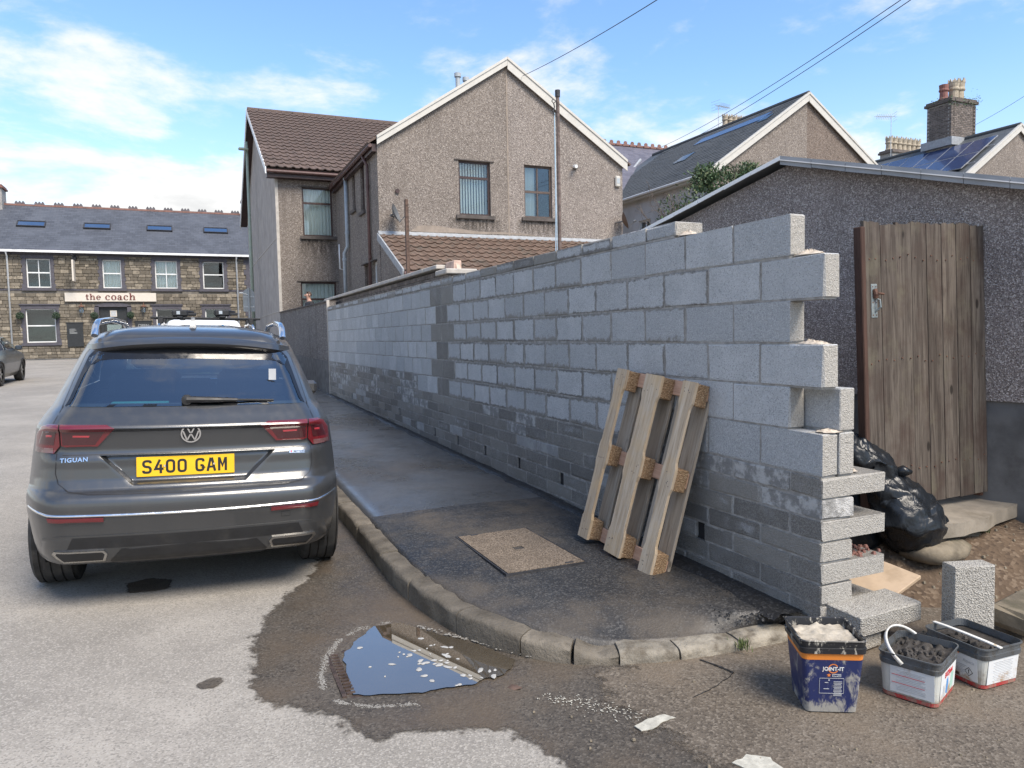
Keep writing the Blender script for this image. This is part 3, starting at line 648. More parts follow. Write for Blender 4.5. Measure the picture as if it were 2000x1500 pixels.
# black bitumen trail along the wall foot
mb = MB(); ys = fr(.12, 14.2, .07); at = []
def bit(i, j):
    y = ys[j]; w = .10+.05*fbm(y*2.3, 1.1)+.07*sstep(1.6, .2, y); x = -w*(1-i/4)+.0*i
    q = pave_pt(0, 0)
    hz_ = .015*y+.125+.006*fbm(x*1.7, y*1.7)+.012*math.sin(PI*(1+x/1.63))
    return (x-.002, y, hz_+.006+(.004 if i == 0 else .012+.012*max(0, fbm(x*25, y*25)))-(.012 if i == 0 else 0))
mb.grid(5, len(ys), bit); struct(mb.build('bitumen_strip', MT['bitumen'], smooth=True, fix=False))
mb = MB()
for k in range(420):                                            # crumbs of bitumen and mortar by the wall end
    y = abs(random.gauss(0, .55))+.13; x = -abs(random.gauss(0, .17))-.06
    if y > 2.2 or x < -1.2: continue
    r = random.uniform(.003, .011); blob(mb, x, y, .015*y+.123+.012*math.sin(PI*(1+x/1.63)), r, r*.9, 5)
struct(mb.build('bitumen_crumbs', MT['bitumen'], fix=False), 'stuff')
mb = MB()
for k in range(90):
    x = random.uniform(-1.9, 1.2); y = random.uniform(-1.3, .05)
    if pdist(x, y, PUD) > -.1: continue
    r = random.uniform(.003, .010); blob(mb, x, y, rz(x, y)+.008, r, r, 5)
struct(mb.build('grit', MT['rubble'], fix=False), 'stuff')
# manhole cover
mh = thing('manhole_cover', 'rectangular brown manhole cover with a key slot set in black tarmac', 'manhole cover', (-.90, 1.77, .155))
zt = .165
mb = MB(); 
for (a, b, c_, d) in ((-1.185, -.625, 1.295, 1.305), (-1.185, -.625, 2.225, 2.235), (-1.185, -1.175, 1.305, 2.225), (-.635, -.625, 1.305, 2.225)): mb.box(a, b, c_, d, .08, zt+.004)
mb.build('frame', MT['darkmetal'], mh)
mb = MB(); mb.box(-1.169, -.641, 1.311, 1.735, .08, zt+.006); mb.box(-1.169, -.93, 1.735, 1.81, .08, zt+.006); mb.box(-.86, -.641, 1.735, 1.81, .08, zt+.006); mb.box(-1.169, -.641, 1.81, 2.219, .08, zt+.006); mb.build('infill', MT['cover'], mh)
mb = MB(); mb.box(-.93, -.86, 1.735, 1.81, .08, zt-.012); mb.build('key_slot', MT['darkmetal'], mh)
for x, y in ((-.74, 1.325), (-1.05, 2.205)):
    mb = MB(); mb.cbox((x, y, zt+.006), (.028, .010, .004), .002); mb.build('corner_chip', MT['darkmetal'], mh)
# worn road paint
for P_ in ([(-1.28, -.26), (-1.20, -.235), (-1.11, -.235), (-1.085, -.27), (-1.17, -.285), (-1.22, -.31), (-1.27, -.30)], [(-1.08, -.63), (-1.0, -.60), (-.93, -.66), (-.94, -.74), (-1.06, -.72)]):
    Q = jig(P_, 4, .012, 2.2); mb = MB(); mb.prism(Q, lambda u, v, w: (u, v, rz(u, v)+w), .009, .0125); struct(mb.build('road_marking', MT['linewhite']))
mb = MB()
for k in range(190):
    q = random.random(); x = lerp(-1.5, -1.2, q)+random.gauss(0, .03); y = lerp(.12, -.2, q)+random.gauss(0, .025); blob(mb, x, y, rz(x, y)+.009, random.uniform(.0008, .0034), .0008, 6, 2.0, random.random()*6)
struct(mb.build('paint_flakes', MT['linewhite'], fix=False), 'stuff')
def tar(P_, w_):
    mb = MB(); Q = [Vector((x, y, 0)) for x, y in P_]; V = []
    L_ = [Q[i].lerp(Q[i+1], k/12) for i in range(len(Q)-1) for k in range(12)]+[Q[-1]]
    for i, p_ in enumerate(L_):
        d = (L_[min(i+1, len(L_)-1)]-L_[max(i-1, 0)]).normalized(); n_ = Vector((-d.y, d.x, 0)); ww_ = w_*(.4+.9*abs(fbm(p_.x*30, p_.y*30))+.2); o_ = .008*fbm(p_.x*14, p_.y*14, 3)
        for s_ in (-1, 1): q = p_+n_*(s_*ww_/2+o_); V.append((q.x, q.y, rz(q.x, q.y)+.0122))
    mb.add(V, [(2*i, 2*i+1, 2*i+3, 2*i+2) for i in range(len(L_)-1)]); struct(mb.build('tar_seam', MT['bitumen'], fix=False))
tar([(-.66, .12), (-.62, .02), (-.60, -.06)], .014); tar([(-.60, -.06), (-.74, -.12), (-.92, -.17)], .005)
# a dropped leaf
mb = MB(); 
L_ = [(-1.62, .27), (-1.60, .235), (-1.565, .22), (-1.575, .26), (-1.59, .285)]
mb.prism(L_, lambda u, v, w: (u, v, rz(u, v)+.012+w+.01*math.sin(40*u)), 0, .0015); tag(mb.build('fallen_leaf', MT['wood_brown']), 'small brown dead leaf on wet road beside the puddle', 'leaf')
# yards behind the wall
mb = MB(); mb.box(.24, 60, 14.6, 17.6, -.5, 1.15); mb.box(.24, 2.0, 17.6, 23.8, -.5, 1.235); struct(mb.build('raised_yard', MT['concrete']))
mb = MB(); mb.box(.3, 60, 3.6, 14.6, -.5, .42); struct(mb.build('back_yard', MT['concrete']))
mb = MB(); mb.box(-24, 3, 42.6, 44.9, -.5, .78); struct(mb.build('pub_pavement', MT['wetpave']))
# ================================================================== block wall
BZ = .87
wall_ = thing('block_wall', 'long new grey concrete block wall with toothed unfinished end beside the pavement', 'wall', (.11, 7, .1))
BM = {}
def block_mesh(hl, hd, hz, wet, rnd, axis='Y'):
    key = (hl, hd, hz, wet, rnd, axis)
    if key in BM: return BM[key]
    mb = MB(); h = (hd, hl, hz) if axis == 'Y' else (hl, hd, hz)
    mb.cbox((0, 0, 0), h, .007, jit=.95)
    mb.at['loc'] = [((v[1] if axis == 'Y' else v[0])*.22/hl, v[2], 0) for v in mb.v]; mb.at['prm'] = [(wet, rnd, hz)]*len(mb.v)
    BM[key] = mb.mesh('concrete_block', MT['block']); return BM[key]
blocks = []      # (centre, hl, hd, hz, wet, axis)
def q4(w): return round(w*5)/5
def wetbig(y, row):
    if 5.66 < y < 6.45: return 1.4
    if y > 6.45: return 0.0 if row > 1 else .1
    if y < 1.1: return .0
    w = .20+.30*sstep(1.5, 4, y)+(.35 if row in (3, 4, 5, 6) else 0)*sstep(1.2, 3.0, y)+random.uniform(-.2, .2)
    return max(.1, min(.9, w))
def wetflat(y, k):
    r = random.random()
    if k <= 2 and .4 < y < 1.75 and r < .8: return -.7
    if k <= 2 and r < (.50 if y < 1.6 or y > 7 else .22): return -.7
    if k <= 5 and r < .14: return -.5
    return random.choice([1.2, 1.4, 1.4, 1.6, 1.8])
YF = 14.32; YS = 7.24
def run(y0, y1, z, hz, wetf, off=None, first=None, hd=.05, xc=.05, mod=.45):
    y = y0; k = 0
    while y < y1-.06:
        L = min(mod-.01, y1-y-.005) if not (k == 0 and first) else first
        blocks.append(((xc, y+L/2, z), round(L/2, 3), hd, hz, q4(wetf(y+L/2)), 'Y')); y += L+.01; k += 1
for r in range(1, 7):
    z = BZ+(6-r)*.225+.1075; ys_ = .225 if r % 2 else 0
    y1 = YF if r < 6 else YS
    run(ys_, y1, z, .1075, lambda y, r=r: wetbig(y, r))
    blk_back = 0.0 if r in (5,) else ys_
    run(blk_back if r > 4 else 1.25+.225*(r % 2), 2.6, z, .1075, lambda y: 0.0, xc=.165)
vents = [(.98, 5), (1.93, 5)]+[(2.88+.9*k, 5) for k in range(5)]+[(7.35, 5), (8.24, 4), (9.11, 4), (10.03, 4), (10.93, 4), (11.8, 4), (12.7, 4)]
VH = .040
def flat_row(k, z, y0, first, y1):
    vs_ = sorted(v for v, kk in vents if kk == k and y0 < v < y1); y = y0
    segs = []; 
    for v in vs_: segs.append((y, v-VH)); y = v+VH
    segs.append((y, y1))
    for i, (a, b) in enumerate(segs): run(a, b, z, .05, lambda q, k=k: wetflat(q, k), first=first if i == 0 else (.22 if random.random() < .5 else .44), hd=.1075, xc=.1075)
for k in range(1, 8):
    z = BZ-.01-.11*(k-1)-.05
    if k % 2:
        blocks.append(((.22, .1075, z), .22, .1075, .05, 1.2, 'X')); flat_row(k, z, .225, .44, YF)
    else: flat_row(k, z, 0, .44, YF)
for j in range(2):    # far section: two flat courses instead of the sixth big course
    run(YS+.0+.0, YF, BZ+.1125*(2-j)-.0585, .051, lambda q, j=j: wetflat(q, 1), first=.44 if j else .22, hd=.1075, xc=.1075)
run(1.22, YF, BZ+1.355+.045, .045, lambda y: random.choice([.6, .8, 1.0, 1.2]) if y > 1.9 else .2, first=.33, hd=.1075, xc=.1075)
blocks.sort(key=lambda b: (b[0][0] > .11 and b[5] == 'Y' and b[2] == .05, -px_size(b[0])))
near, farb = blocks[:300], blocks[300:]
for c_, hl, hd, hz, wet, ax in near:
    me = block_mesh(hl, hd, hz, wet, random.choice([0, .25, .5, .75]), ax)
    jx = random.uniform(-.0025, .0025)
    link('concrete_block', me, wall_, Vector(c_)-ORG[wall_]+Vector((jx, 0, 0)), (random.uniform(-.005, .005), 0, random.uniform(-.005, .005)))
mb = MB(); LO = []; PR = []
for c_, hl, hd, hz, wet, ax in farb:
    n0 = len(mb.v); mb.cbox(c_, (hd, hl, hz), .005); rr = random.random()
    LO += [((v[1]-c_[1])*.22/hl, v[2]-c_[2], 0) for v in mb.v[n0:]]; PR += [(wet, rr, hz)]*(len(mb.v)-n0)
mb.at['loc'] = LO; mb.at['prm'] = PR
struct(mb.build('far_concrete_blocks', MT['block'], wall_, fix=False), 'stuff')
# mortar bed behind the faces (joints recessed 5 mm), open at the vents
mb = MB(); 
for r in range(1, 7):
    z0 = BZ+(6-r)*.225-.010; y0 = (.225 if r % 2 else 0)+.012; y1 = YF if r < 6 else YS
    mb.box(.005, .096, y0, y1-.002, z0, z0+.2245)
    mb.box(.118, .211, ((0 if r == 5 else y0-.012) if r > 4 else 1.25+.225*(r % 2))+.014, y1-.002, z0, z0+.2245)
    mb.box(.097, .117, max(y0+.3, 1.6 if r < 5 else 0), y1-.002, z0+.01, z0+.215)
mb.box(.0052, .21, YS+.003, YF-.002, BZ-.009, BZ+.2145)
for k in range(1, 8):
    z1 = BZ-.0105-.11*(k-1); z0 = z1-.1095; y = .012
    for v in sorted(v for v, kk in vents if kk == k): mb.box(.005, .205, y, v-VH-.006, z0, z1); y = v+VH+.006
    mb.box(.005, .205, y, YF-.002, z0, z1)
mb.box(.005, .21, 1.24, YF-.002, BZ+1.3415, BZ+1.356)
mb.build('mortar', MT['mortar'], wall_)
for v, k in vents: mb = MB(); z1 = BZ-.0105-.11*(k-1); mb.box(.022, .204, v-VH-.004, v+VH+.004, z1-.109, z1-.001); mb.build('vent_dark_fill', MT['darkroom'], wall_)  # near-black box fills each vent, standing for the shade inside
for (x, y, z, sx, sy, sz) in [(.05, 1.16, BZ+1.345, .05, .10, .025), (.06, .16, BZ+1.12, .05, .10, .022), (.05, .12, BZ+.665, .05, .11, .016), (.16, .10, BZ+.215, .05, .09, .012), (.10, .05, BZ+.22, .08, .06, .010), (.27, .1, BZ, .03, .07, .012)]:
    mb = MB(); n = 26
    mb.grid(n, 14, lambda i, j: (x+sx*(j/13)*math.cos(2*PI*i/n)*(1+.3*fbm(i*.4, j*.3, x*9)), y+sy*(j/13)*math.sin(2*PI*i/n)*(1+.3*fbm(i*.5, j*.3, y*7)), z+sz*(1-(j/13)**2)*(1+.9*fbm(i*.8, j*.5, z*5))), wrap=True)
    mb.build('mortar_lump', MT['mortarlump'], wall_, smooth=True)
# ================================================================== rendered wall beyond, coped wall behind
rw = thing('rendered_boundary_wall', 'low grey pebbledashed boundary wall with dark plinth beyond the block wall', 'wall', (.12, 19, .3))
mb = MB(); mb.hexa([(0, YF+.03, .62), (.2, YF+.03, .62), (.2, 23.8, .74), (0, 23.8, .74), (0, YF+.03, 2.42), (.2, YF+.03, 2.42), (.2, 23.8, 2.50), (0, 23.8, 2.50)]); mb.build('pebbledash', MT['dashgrey'], rw)
mb = MB(); mb.hexa([(-.02, YF+.03, .1), (.2, YF+.03, .1), (.2, 23.8, .2), (-.02, 23.8, .2), (-.02, YF+.03, 1.08), (.2, YF+.03, 1.08), (.2, 23.8, 1.16), (-.02, 23.8, 1.16)]); mb.build('plinth', MT['plinth'], rw)
mb = MB(); mb.hexa([(-.03, YF+.03, 2.422), (.23, YF+.03, 2.422), (.23, 23.8, 2.502), (-.03, 23.8, 2.502), (-.03, YF+.03, 2.455), (.23, YF+.03, 2.455), (.23, 23.8, 2.535), (-.03, 23.8, 2.535)]); mb.build('coping', MT['sill'], rw)
mb = MB(); mb.box(-.012, .05, YF+.004, YF+.028, .2, 2.47); mb.build('end_bead', MT['strip'], rw)
cw = thing('coped_brick_wall', 'old brick garden wall with pale stone coping behind the block wall', 'wall', (.45, 11, .4))
mb = MB(); mb.box(.33, .55, 7.0, 16.2, .3, 2.50); mb.build('core', MT['mortar'], cw)
bme = MB(); bme.cbox((0, 0, 0), (.012, .052, .0325), .003); bme = bme.mesh('brick', MT['brickbrown'])
n_ = 0
for row in range(3):
    for k in range(82):
        y = 7.0+k*.1135+(.056 if row % 2 else 0)
        if n_ < 250: link('brick', bme, cw, Vector((.325, y, 2.465-row*.075))-ORG[cw]); n_ += 1
for k in range(14):
    y = 7.02+k*.66; mb = MB(); mb.cbox((.42, y+.32, 2.555), (.17, .322, .028), .008); mb.build('coping_stone', MT['strip'], cw)
mb = MB(); mb.box(.28, .64, 6.62, 6.99, .3, 2.42); mb.build('pier', MT['dash'], cw)
mb = MB(); mb.cbox((.46, 6.80, 2.46), (.22, .24, .035), .012); mb.build('pier_cap', MT['strip'], cw)
mb = MB(); mb.cbox((.44, 6.84, 2.555), (.055, .17, .058), .008, jit=.6); mb.hexa([(.41, 6.62, 2.498), (.47, 6.62, 2.498), (.47, 6.67, 2.498), (.41, 6.67, 2.498), (.42, 6.66, 2.55), (.47, 6.66, 2.55), (.48, 6.68, 2.60), (.40, 6.68, 2.60)])
tag(mb.build('loose_brick', MT['brickbuff']), 'broken pinkish buff brick left on the pier cap behind the block wall', 'brick')
# ================================================================== pallet
pa = math.radians(76); uu = Vector((.06, -.8, 0)).normalized(); into = Vector((.8, .06, 0)).normalized()
upp = Vector((0, 0, math.sin(pa)))+into*math.cos(pa); ww = uu.cross(upp).normalized()
if ww.dot(into) < 0: ww = -ww
M = Matrix((uu, ww, upp)).transposed().to_4x4(); M.translation = Vector((-.445, 1.75, .155))
pal = thing('wooden_pallet', 'weathered wooden pallet standing on end against the block wall', 'pallet', (0, 0, 0), local=True); pal.matrix_world = Matrix.Translation((-.015, .0, -.010)) @ M @ Matrix.Translation((.8, 0, 0)) @ Matrix.Rotation(math.radians(4.5), 4, 'Y') @ Matrix.Translation((-.8, 0, 0))
def pboard(name, u0, u1, v0, v1, w0, w1, mat, notch=False):
    c_ = ((u0+u1)/2, (w0+w1)/2, (v0+v1)/2); h = ((u1-u0)/2, (w1-w0)/2, (v1-v0)/2)
    if notch:                                                # skid board with chamfered waist between blocks
        mb = MB(); du = .012; P_ = []
        for s in (1, -1):
            zs = [0, .14, .18, .50, .54, .66, .70, 1.03, 1.07, 1.2]; ds = [0, 0, du, du, 0, 0, du, du, 0, 0]
            seq = list(zip(zs, ds)); seq = seq if s > 0 else seq[::-1]
            P_ += [((u1-d if s > 0 else u0+d), z) for z, d in seq]
        mb.prism(P_, lambda u, v, w: (u, w, v), w0, w1)
        o = mb.build(name, mat, pal)
    else:
        mb = MB(); mb.cbox((0, 0, 0), h, .003); o = link(name, mb.mesh(name, mat), pal, c_, (0, random.uniform(-.004, .004), 0))
    return o
UB = [(-.01, .105), (.315, .485), (.69, .81)]
for i, (a, b) in enumerate(UB):
    o = pboard('skid_board', a, b, 0, 1.2, 0, .021, MT['palletold'], True)
    for v0 in (0.02, .54, 1.07):
        mb = MB(); nl = 10
        for k in range(4 if v0 > 0 else 5):
            mb.lathe([(0.0001, -.0005), (.0035, -.0005), (.0035, .001)], 7, (a+random.uniform(.02, b-a-.02), 0, v0+random.uniform(.01, .10)), 'Y')
        mb.build('nail', MT['darkmetal'], o)
for (a, b) in UB:
    for v0 in (0.004, .53, 1.058):
        c_ = ((a+b)/2+.004, .021+.045, v0+.069); mb = MB(); mb.cbox((0, 0, 0), ((b-a)/2-.001, .045, .069), .005, jit=.8); link('chip_block', mb.mesh('chip_block', MT['chip']), pal, c_)
for v0 in (.0, .55, 1.10): pboard('cross_board', 0.004, .80, v0+.002, v0+.098, .112, .130, MT['palletred'])
for (a, b) in ((-.005, .13), (.165, .29), (.33, .47), (.515, .64), (.675, .81)): pboard('deck_board', a, b, 0.0, 1.2, .132, .153, MT['palletdk'])
# ================================================================== gate
gate = thing('plank_gate', 'weathered vertical plank gate with rusty latch standing open before the garage', 'gate', (1.535, .57, .46), (math.radians(-1.5), math.radians(-1.3), math.radians(1.0)), local=True)
xs_ = [-.545+.1415*k for k in range(9)]
tops = [1.800, 1.788, 1.800, 1.806, 1.80, 1.806, 1.806, 1.80]
for k in range(8):
    h = tops[k]/2+.01; n = 7; mb = MB(); w_ = .1370; x0 = xs_[k]+random.uniform(-.0015, .0015)
    top = [(x0+w_*i/n, tops[k]+.02+random.uniform(-.012, .004)) for i in range(n+1)]
    mb.prism([(x0, random.uniform(0, .008)), (x0+w_, random.uniform(0, .008))]+top[::-1], lambda u, v, w: (u, w, v), random.uniform(-.004, .004), .022)
    o = mb.build('board', MT['gatewood'], gate)
    for z in (.25, .95, 1.6):
        for dx in (.035, .10): mb = MB(); mb.lathe([(.0001, -.007), (.0042, -.0062), (.0048, -.001)], 8, (x0+dx+random.uniform(-.008, .008), 0, z+random.uniform(-.02, .02)), 'Y'); mb.build('nail', MT['rust'], o)
for z in (.25, .95, 1.6):
    mb = MB(); mb.cbox((0, .038, z), (.50, .0155, .055), .004); mb.build('ledge', MT['gatewood'], gate)
mb = MB(); mb.cbox((-.568, .014, .90), (.019, .030, .885), .005); mb.build('edge_stile', MT['gateedge'], gate)
lt = MB(); lt.cbox((-.472, -.003, 1.33), (.026, .0025, .105), .002); lo = lt.build('latch_plate', MT['steelgrey'], gate)
mb = MB(); mb.tube([(-.469, -.012, 1.385), (-.469, -.03, 1.375), (-.447, -.035, 1.372), (-.422, -.03, 1.37)], .007, 8); mb.tube([(-.472, -.006, 1.40), (-.472, -.018, 1.37), (-.469, -.01, 1.35)], .016, 8); mb.build('thumb_lever', MT['rust'], lo)
mb = MB(); mb.tube([(-.467, -.006, 1.345), (-.454, -.03, 1.335), (-.454, -.034, 1.29), (-.467, -.008, 1.262)], .006, 8); mb.build('pull_handle', MT['steelgrey'], lo)
for dx in (-.014, .014):
    for z in (1.242, 1.418, 1.32):
        mb = MB(); mb.lathe([(.0001, -.008), (.004, -.007), (.005, -.004)], 8, (-.472+dx, 0, z), 'Y'); mb.build('screw', MT['rust'], lo)
gp = MB(); gp.cbox((2.12, .64, .80), (.03, .03, .36), .004); tag(gp.build('gate_post', MT['rust']), 'rusty dark iron post at the hinge side of the plank gate', 'post')
gk = thing('latch_keep', 'rusted black iron keep bracket fixed to the garage wall left of the gate', 'bracket', (1.62, 2.2, 2.15))
mb = MB(); mb.cbox((1.60, 1.98, 2.14), (.02, .035, .085), .006, jit=.5); mb.build('plate', MT['rust'], gk)
mb = MB(); mb.cbox((1.585, 2.04, 2.02), (.02, .05, .016), .004, jit=.5); mb.build('tongue', MT['rust'], gk)
# ================================================================== garage
GE = Vector((-.259, .966, 0)); GN = Vector((.966, .259, 0)); GP = Vector((2.13, .50, 0))
def G(s, z, w=0.0): return tuple(GP+GE*s+GN*w+Vector((0, 0, z)))
S0, S1, SA, ZA = -1.0, 4.2, 1.60, 2.965; TG = math.tan(math.radians(15.5))
gar = thing('garage', 'low pebbledashed garage with shallow pitched metal roof behind the plank gate', 'garage', (*G(1.6, 0, 2.5)[:2], .3))
mb = MB(); P_ = [(S0, 1.10), (S1, 1.10), (S1, ZA-(S1-SA)*TG), (SA, ZA), (S0, ZA-(SA-S0)*TG)]; mb.prism(P_, lambda u, v, w: G(u, v, w), 0, .12); mb.build('gable_wall', MT['dashgarage'], gar)
mb = MB(); mb.prism([(S0+.01, .0), (S1-.01, .0), (S1-.01, 1.098), (S0+.01, 1.098)], lambda u, v, w: G(u, v, w), .018, .12); mb.build('plinth', MT['plinth'], gar)
mb = MB(); mb.prism([(S0, .0), (S0+.12, .0), (S0+.12, ZA-(SA-S0-.12)*TG), (S0, ZA-(SA-S0)*TG)], lambda u, v, w: G(u, v, w), .121, 5.2); mb.prism([(S1-.12, .0), (S1, .0), (S1, ZA-(S1-SA)*TG), (S1-.12, ZA-(S1-.12-SA)*TG)], lambda u, v, w: G(u, v, w), .121, 5.2); mb.prism([(S0+.121, .0), (S1-.121, .0), (S1-.121, 2.25), (S0+.121, 2.25)], lambda u, v, w: G(u, v, w), 5.1, 5.2); mb.build('side_walls', MT['dashgarage'], gar)
for sg, se in ((-1, S0-.15), (1, S1+.15)):
    mb = MB(); N = 120
    mb.grid(N+1, 9, lambda i, j: G(SA+(se-SA)*j/8, ZA-abs(se-SA)*j/8*TG+.045+.018*math.sin(i/N*5.4/.11*2*PI/6)+.004*fbm(i*.3, j*.7), -.10+5.3*i/N)); o = mb.build('roof_sheet', MT['tin'], gar, smooth=True, fix=False)
    th = .058 if sg < 0 else .022
    mb = MB(); 
    for k in range(10):
        a, b = SA+(se-SA)*k/10, SA+(se-SA)*(k+1)/10-.004*sg; za, zb = ZA-abs(a-SA)*TG+.05, ZA-abs(b-SA)*TG+.05; j1, j2 = random.uniform(-.004, .004), random.uniform(-.004, .004)
        mb.hexa([G(a, za-th+j1, -.112), G(b, zb-th+j2, -.112), G(b, zb-th+j2, -.102), G(a, za-th+j1, -.102), G(a, za+.012, -.112), G(b, zb+.012, -.112), G(b, zb+.012, -.102), G(a, za+.012, -.102)])
        if sg < 0: mb.hexa([G(a, za-th*.45, -.128), G(b, zb-th*.45, -.128), G(b, zb-th*.45, -.1125), G(a, za-th*.45, -.1125), G(a, za-th*.30, -.120), G(b, zb-th*.30, -.120), G(b, zb-th*.30, -.1125), G(a, za-th*.30, -.1125)])
    mb.build('verge_flashing', MT['tin'] if sg < 0 else MT['white'], gar)
# ================================================================== concrete step, rubble and soil by the gate
soil = MB()
def soilz(x, y):
    yf = lerp(-.15, -.95, sstep(.5, 2.6, x)); z = lerp(-.06, .33, sstep(yf, yf+1.05, y))*sstep(.42, 1.0, x)-.03
    if x < 1.05 and y > .25: z = lerp(z, .06, sstep(1.1, .8, x))
    return z+.030*fbm(x*5, y*5)*sstep(.3, .7, x)
xs2 = fr(.24, 5.5, .09); ys2 = fr(-2.2, 3.4, .09)
soil = sheet_xy(xs2, ys2, soilz); struct(soil.build('soil_bank', MT['soil'], smooth=True, fix=False))
st = thing('concrete_step', 'worn concrete step on rubble stones below the plank gate', 'step', (1.9, .6, .1))
mb = MB(); n = 16
top = jig([(1.10, .30), (1.42, .24), (1.75, .30), (2.25, .44), (3.0, .35), (3.0, .9), (1.9, 1.6), (1.12, 1.5)], 4, .025, 5.1)
mb.prism(top, lambda u, v, w: (u, v, w+.012*fbm(u*4, v*4)), .33, .415); o = mb.build('slab', MT['concrete'], st)
for (x, y, z, a, b, c_, rzz) in [(1.30, .36, .24, .22, .16, .07, .1), (1.62, .44, .25, .14, .12, .075, -.2), (1.86, .50, .24, .12, .12, .08, .3), (2.15, .58, .25, .17, .12, .08, 0), (1.15, .55, .12, .14, .16, .08, .4), (1.45, .42, .12, .16, .12, .06, -.1), (1.75, .42, .10, .14, .12, .06, .2), (2.4, .52, .26, .13, .12, .075, .1), (2.05, .50, .12, .15, .1, .06, .1), (2.65, .46, .24, .14, .12, .08, 0)]:
    mb = MB(); sd = random.random()*20
    mb.grid(14, 9, lambda i, j: tuple(Matrix.Rotation(rzz, 3, 'Z') @ Vector((a*math.copysign(abs(math.cos(2*PI*i/14))**.6, math.cos(2*PI*i/14))*math.sin(PI*j/8)**.5*(1+.12*fbm(i*.7, j*.7, sd)), b*math.copysign(abs(math.sin(2*PI*i/14))**.6, math.sin(2*PI*i/14))*math.sin(PI*j/8)**.5*(1+.12*fbm(i*.7, j*.5, sd+3)), -c_*math.cos(PI*j/8)))+Vector((x, y, z))), wrap=True)
    mb.build('rubble_stone', MT['rubble'], st, smooth=True)
for k in range(7):                                            # upright slate edging under the slab
    mb = MB(); mb.cbox((1.30+k*.035, .30+.01*k, .15), (.012, .03, .07+.01*random.random()), .004, jit=.6); mb.build('edging_slate', MT['rubble'], st)
mb = MB(); mb.cbox((0, 0, 0), (.30, .10, .055), .02, jit=.7); o = mb.build('kerb_fragment', MT['rubble']); o.location = (1.15, -.30, .05); o.rotation_euler = (.1, .05, .25); tag(o, 'long rough brown stone lying on the soil right of the upright block', 'stone')
mb = MB()
for k in range(260):
    x = random.uniform(.5, 2.6); y = random.uniform(-.6, .5); r = random.uniform(.004, .016); blob(mb, x, y, soilz(x, y)-.002, r, r, 5)
struct(mb.build('soil_stones', MT['rubble'], fix=False), 'stuff')
mb = MB()
for k in range(55):
    x = random.uniform(.26, .46); y = random.uniform(.02, .21)
    r = random.uniform(.006, .016); blob(mb, x, y, BZ-.01-.44+.0, r, r, 5)
struct(mb.build('brick_crumbs', MT['brick'], fix=False), 'stuff')
def tuft(x, y, z, n, h, name, lab):
    mb = MB()
    for k in range(n):
        a = random.random()*2*PI; l = h*random.uniform(.5, 1); w = .003; dx, dy = math.cos(a), math.sin(a); b = random.uniform(.2, .8)*l; ox, oy = random.gauss(0, .02), random.gauss(0, .02)
        mb.add([(x+ox-dy*w, y+oy+dx*w, z), (x+ox+dy*w, y+oy-dx*w, z), (x+ox+dx*b*.5+dy*w*.7, y+oy+dy*b*.5-dx*w*.7, z+l*.7), (x+ox+dx*b*.5-dy*w*.7, y+oy+dy*b*.5+dx*w*.7, z+l*.7), (x+ox+dx*b, y+oy+dy*b, z+l)], [(0, 1, 2, 3), (3, 2, 4)])
    return tag(mb.build(name, MT['grass'], fix=False), lab, 'weed')
tuft(1.22, .36, .27, 40, .05, 'weed_tuft', 'small green weeds on the rubble stones beside the black bag')
tuft(1.72, .33, .30, 40, .06, 'weed_tuft', 'small mossy weeds in the rubble under the concrete step edge')
tuft(-.42, .10, .035, 45, .05, 'weed_tuft', 'tiny weed in the joint between two pale kerb stones')
tuft(1.20, -.55, .02, 60, .05, 'weed_tuft', 'green weeds at the foot of the soil bank behind the buckets')
# loose blocks and board
mb = MB(); mb.cbox((0, 0, 0), (.22, .1075, .05), .005, jit=.8); o = link('loose_block', mb.mesh('loose_block', MT['looseblk']), None, (.265, -.085, .165), (math.radians(2), math.radians(-1), math.radians(2)))
tag(o, 'grey concrete block lying flat on the ground at the toothed wall end', 'block')
mb = MB(); mb.cbox((0, 0, 0), (.05, .1075, .22), .005, jit=.8); o = link('loose_block', mb.mesh('loose_block', MT['looseblk']), None, (.63, -.33, .215), (0, 0, math.radians(-108)))
tag(o, 'grey concrete block standing upright on its end behind the white buckets', 'block')
mb = MB(); mb.cbox((0, 0, 0), (.10, .06, .05), .008, jit=.8); o = link('block_offcut', mb.mesh('block_offcut', MT['looseblk']), None, (.15, -.10, .062), (0, 0, .15)); tag(o, 'low concrete offcut propping the flat loose block', 'block')
mb = MB(); mb.cbox((0, 0, 0), (.36, .20, .012), .004); o = link('leaning_board', mb.mesh('leaning_board', MT['board']), None, (.40, .19, .17), (math.radians(8), math.radians(-14), math.radians(8))); tag(o, 'thin buff board sloping up behind the flat loose block', 'board')
# ================================================================== bin bag
bag = thing('bin_bag', 'shiny black plastic bin bag slumped between the wall end and the gate', 'bag', (1.12, .55, .2))
def crumple(name, spine, rad, n, m_, seed, squash=1.0):
    mb = MB(); 
    def f(i, j):
        q = j/(m_-1)*(len(spine)-1); p = crom(spine, min(q, len(spine)-1.001)); k = min(int(q), len(rad)-2); r = lerp(rad[k], rad[k+1], q-k)
        a = 2*PI*i/n; d = Vector((math.cos(a), math.sin(a), 0))
        big = .16*fbm(math.cos(a)*1.1+seed, math.sin(a)*1.1, q*.6, 2); cr = 1-abs(fbm(math.cos(a)*1.7+seed*2, math.sin(a)*1.7, q*.8, 2)); fine = 1-abs(fbm(math.cos(a)*5+seed, math.sin(a)*5, q*3.1, 3))
        rr = r*(1+big+.13*(cr-.75)+.012*(fine-.75))
        return (p.x+d.x*rr, p.y+d.y*rr*squash, p.z+.03*fbm(d.x*2+seed, d.y*2, q*2))
    mb.grid(n, m_, f, wrap=True); o = mb.build(name, MT['bag'], bag, smooth=True, fix=False); return o
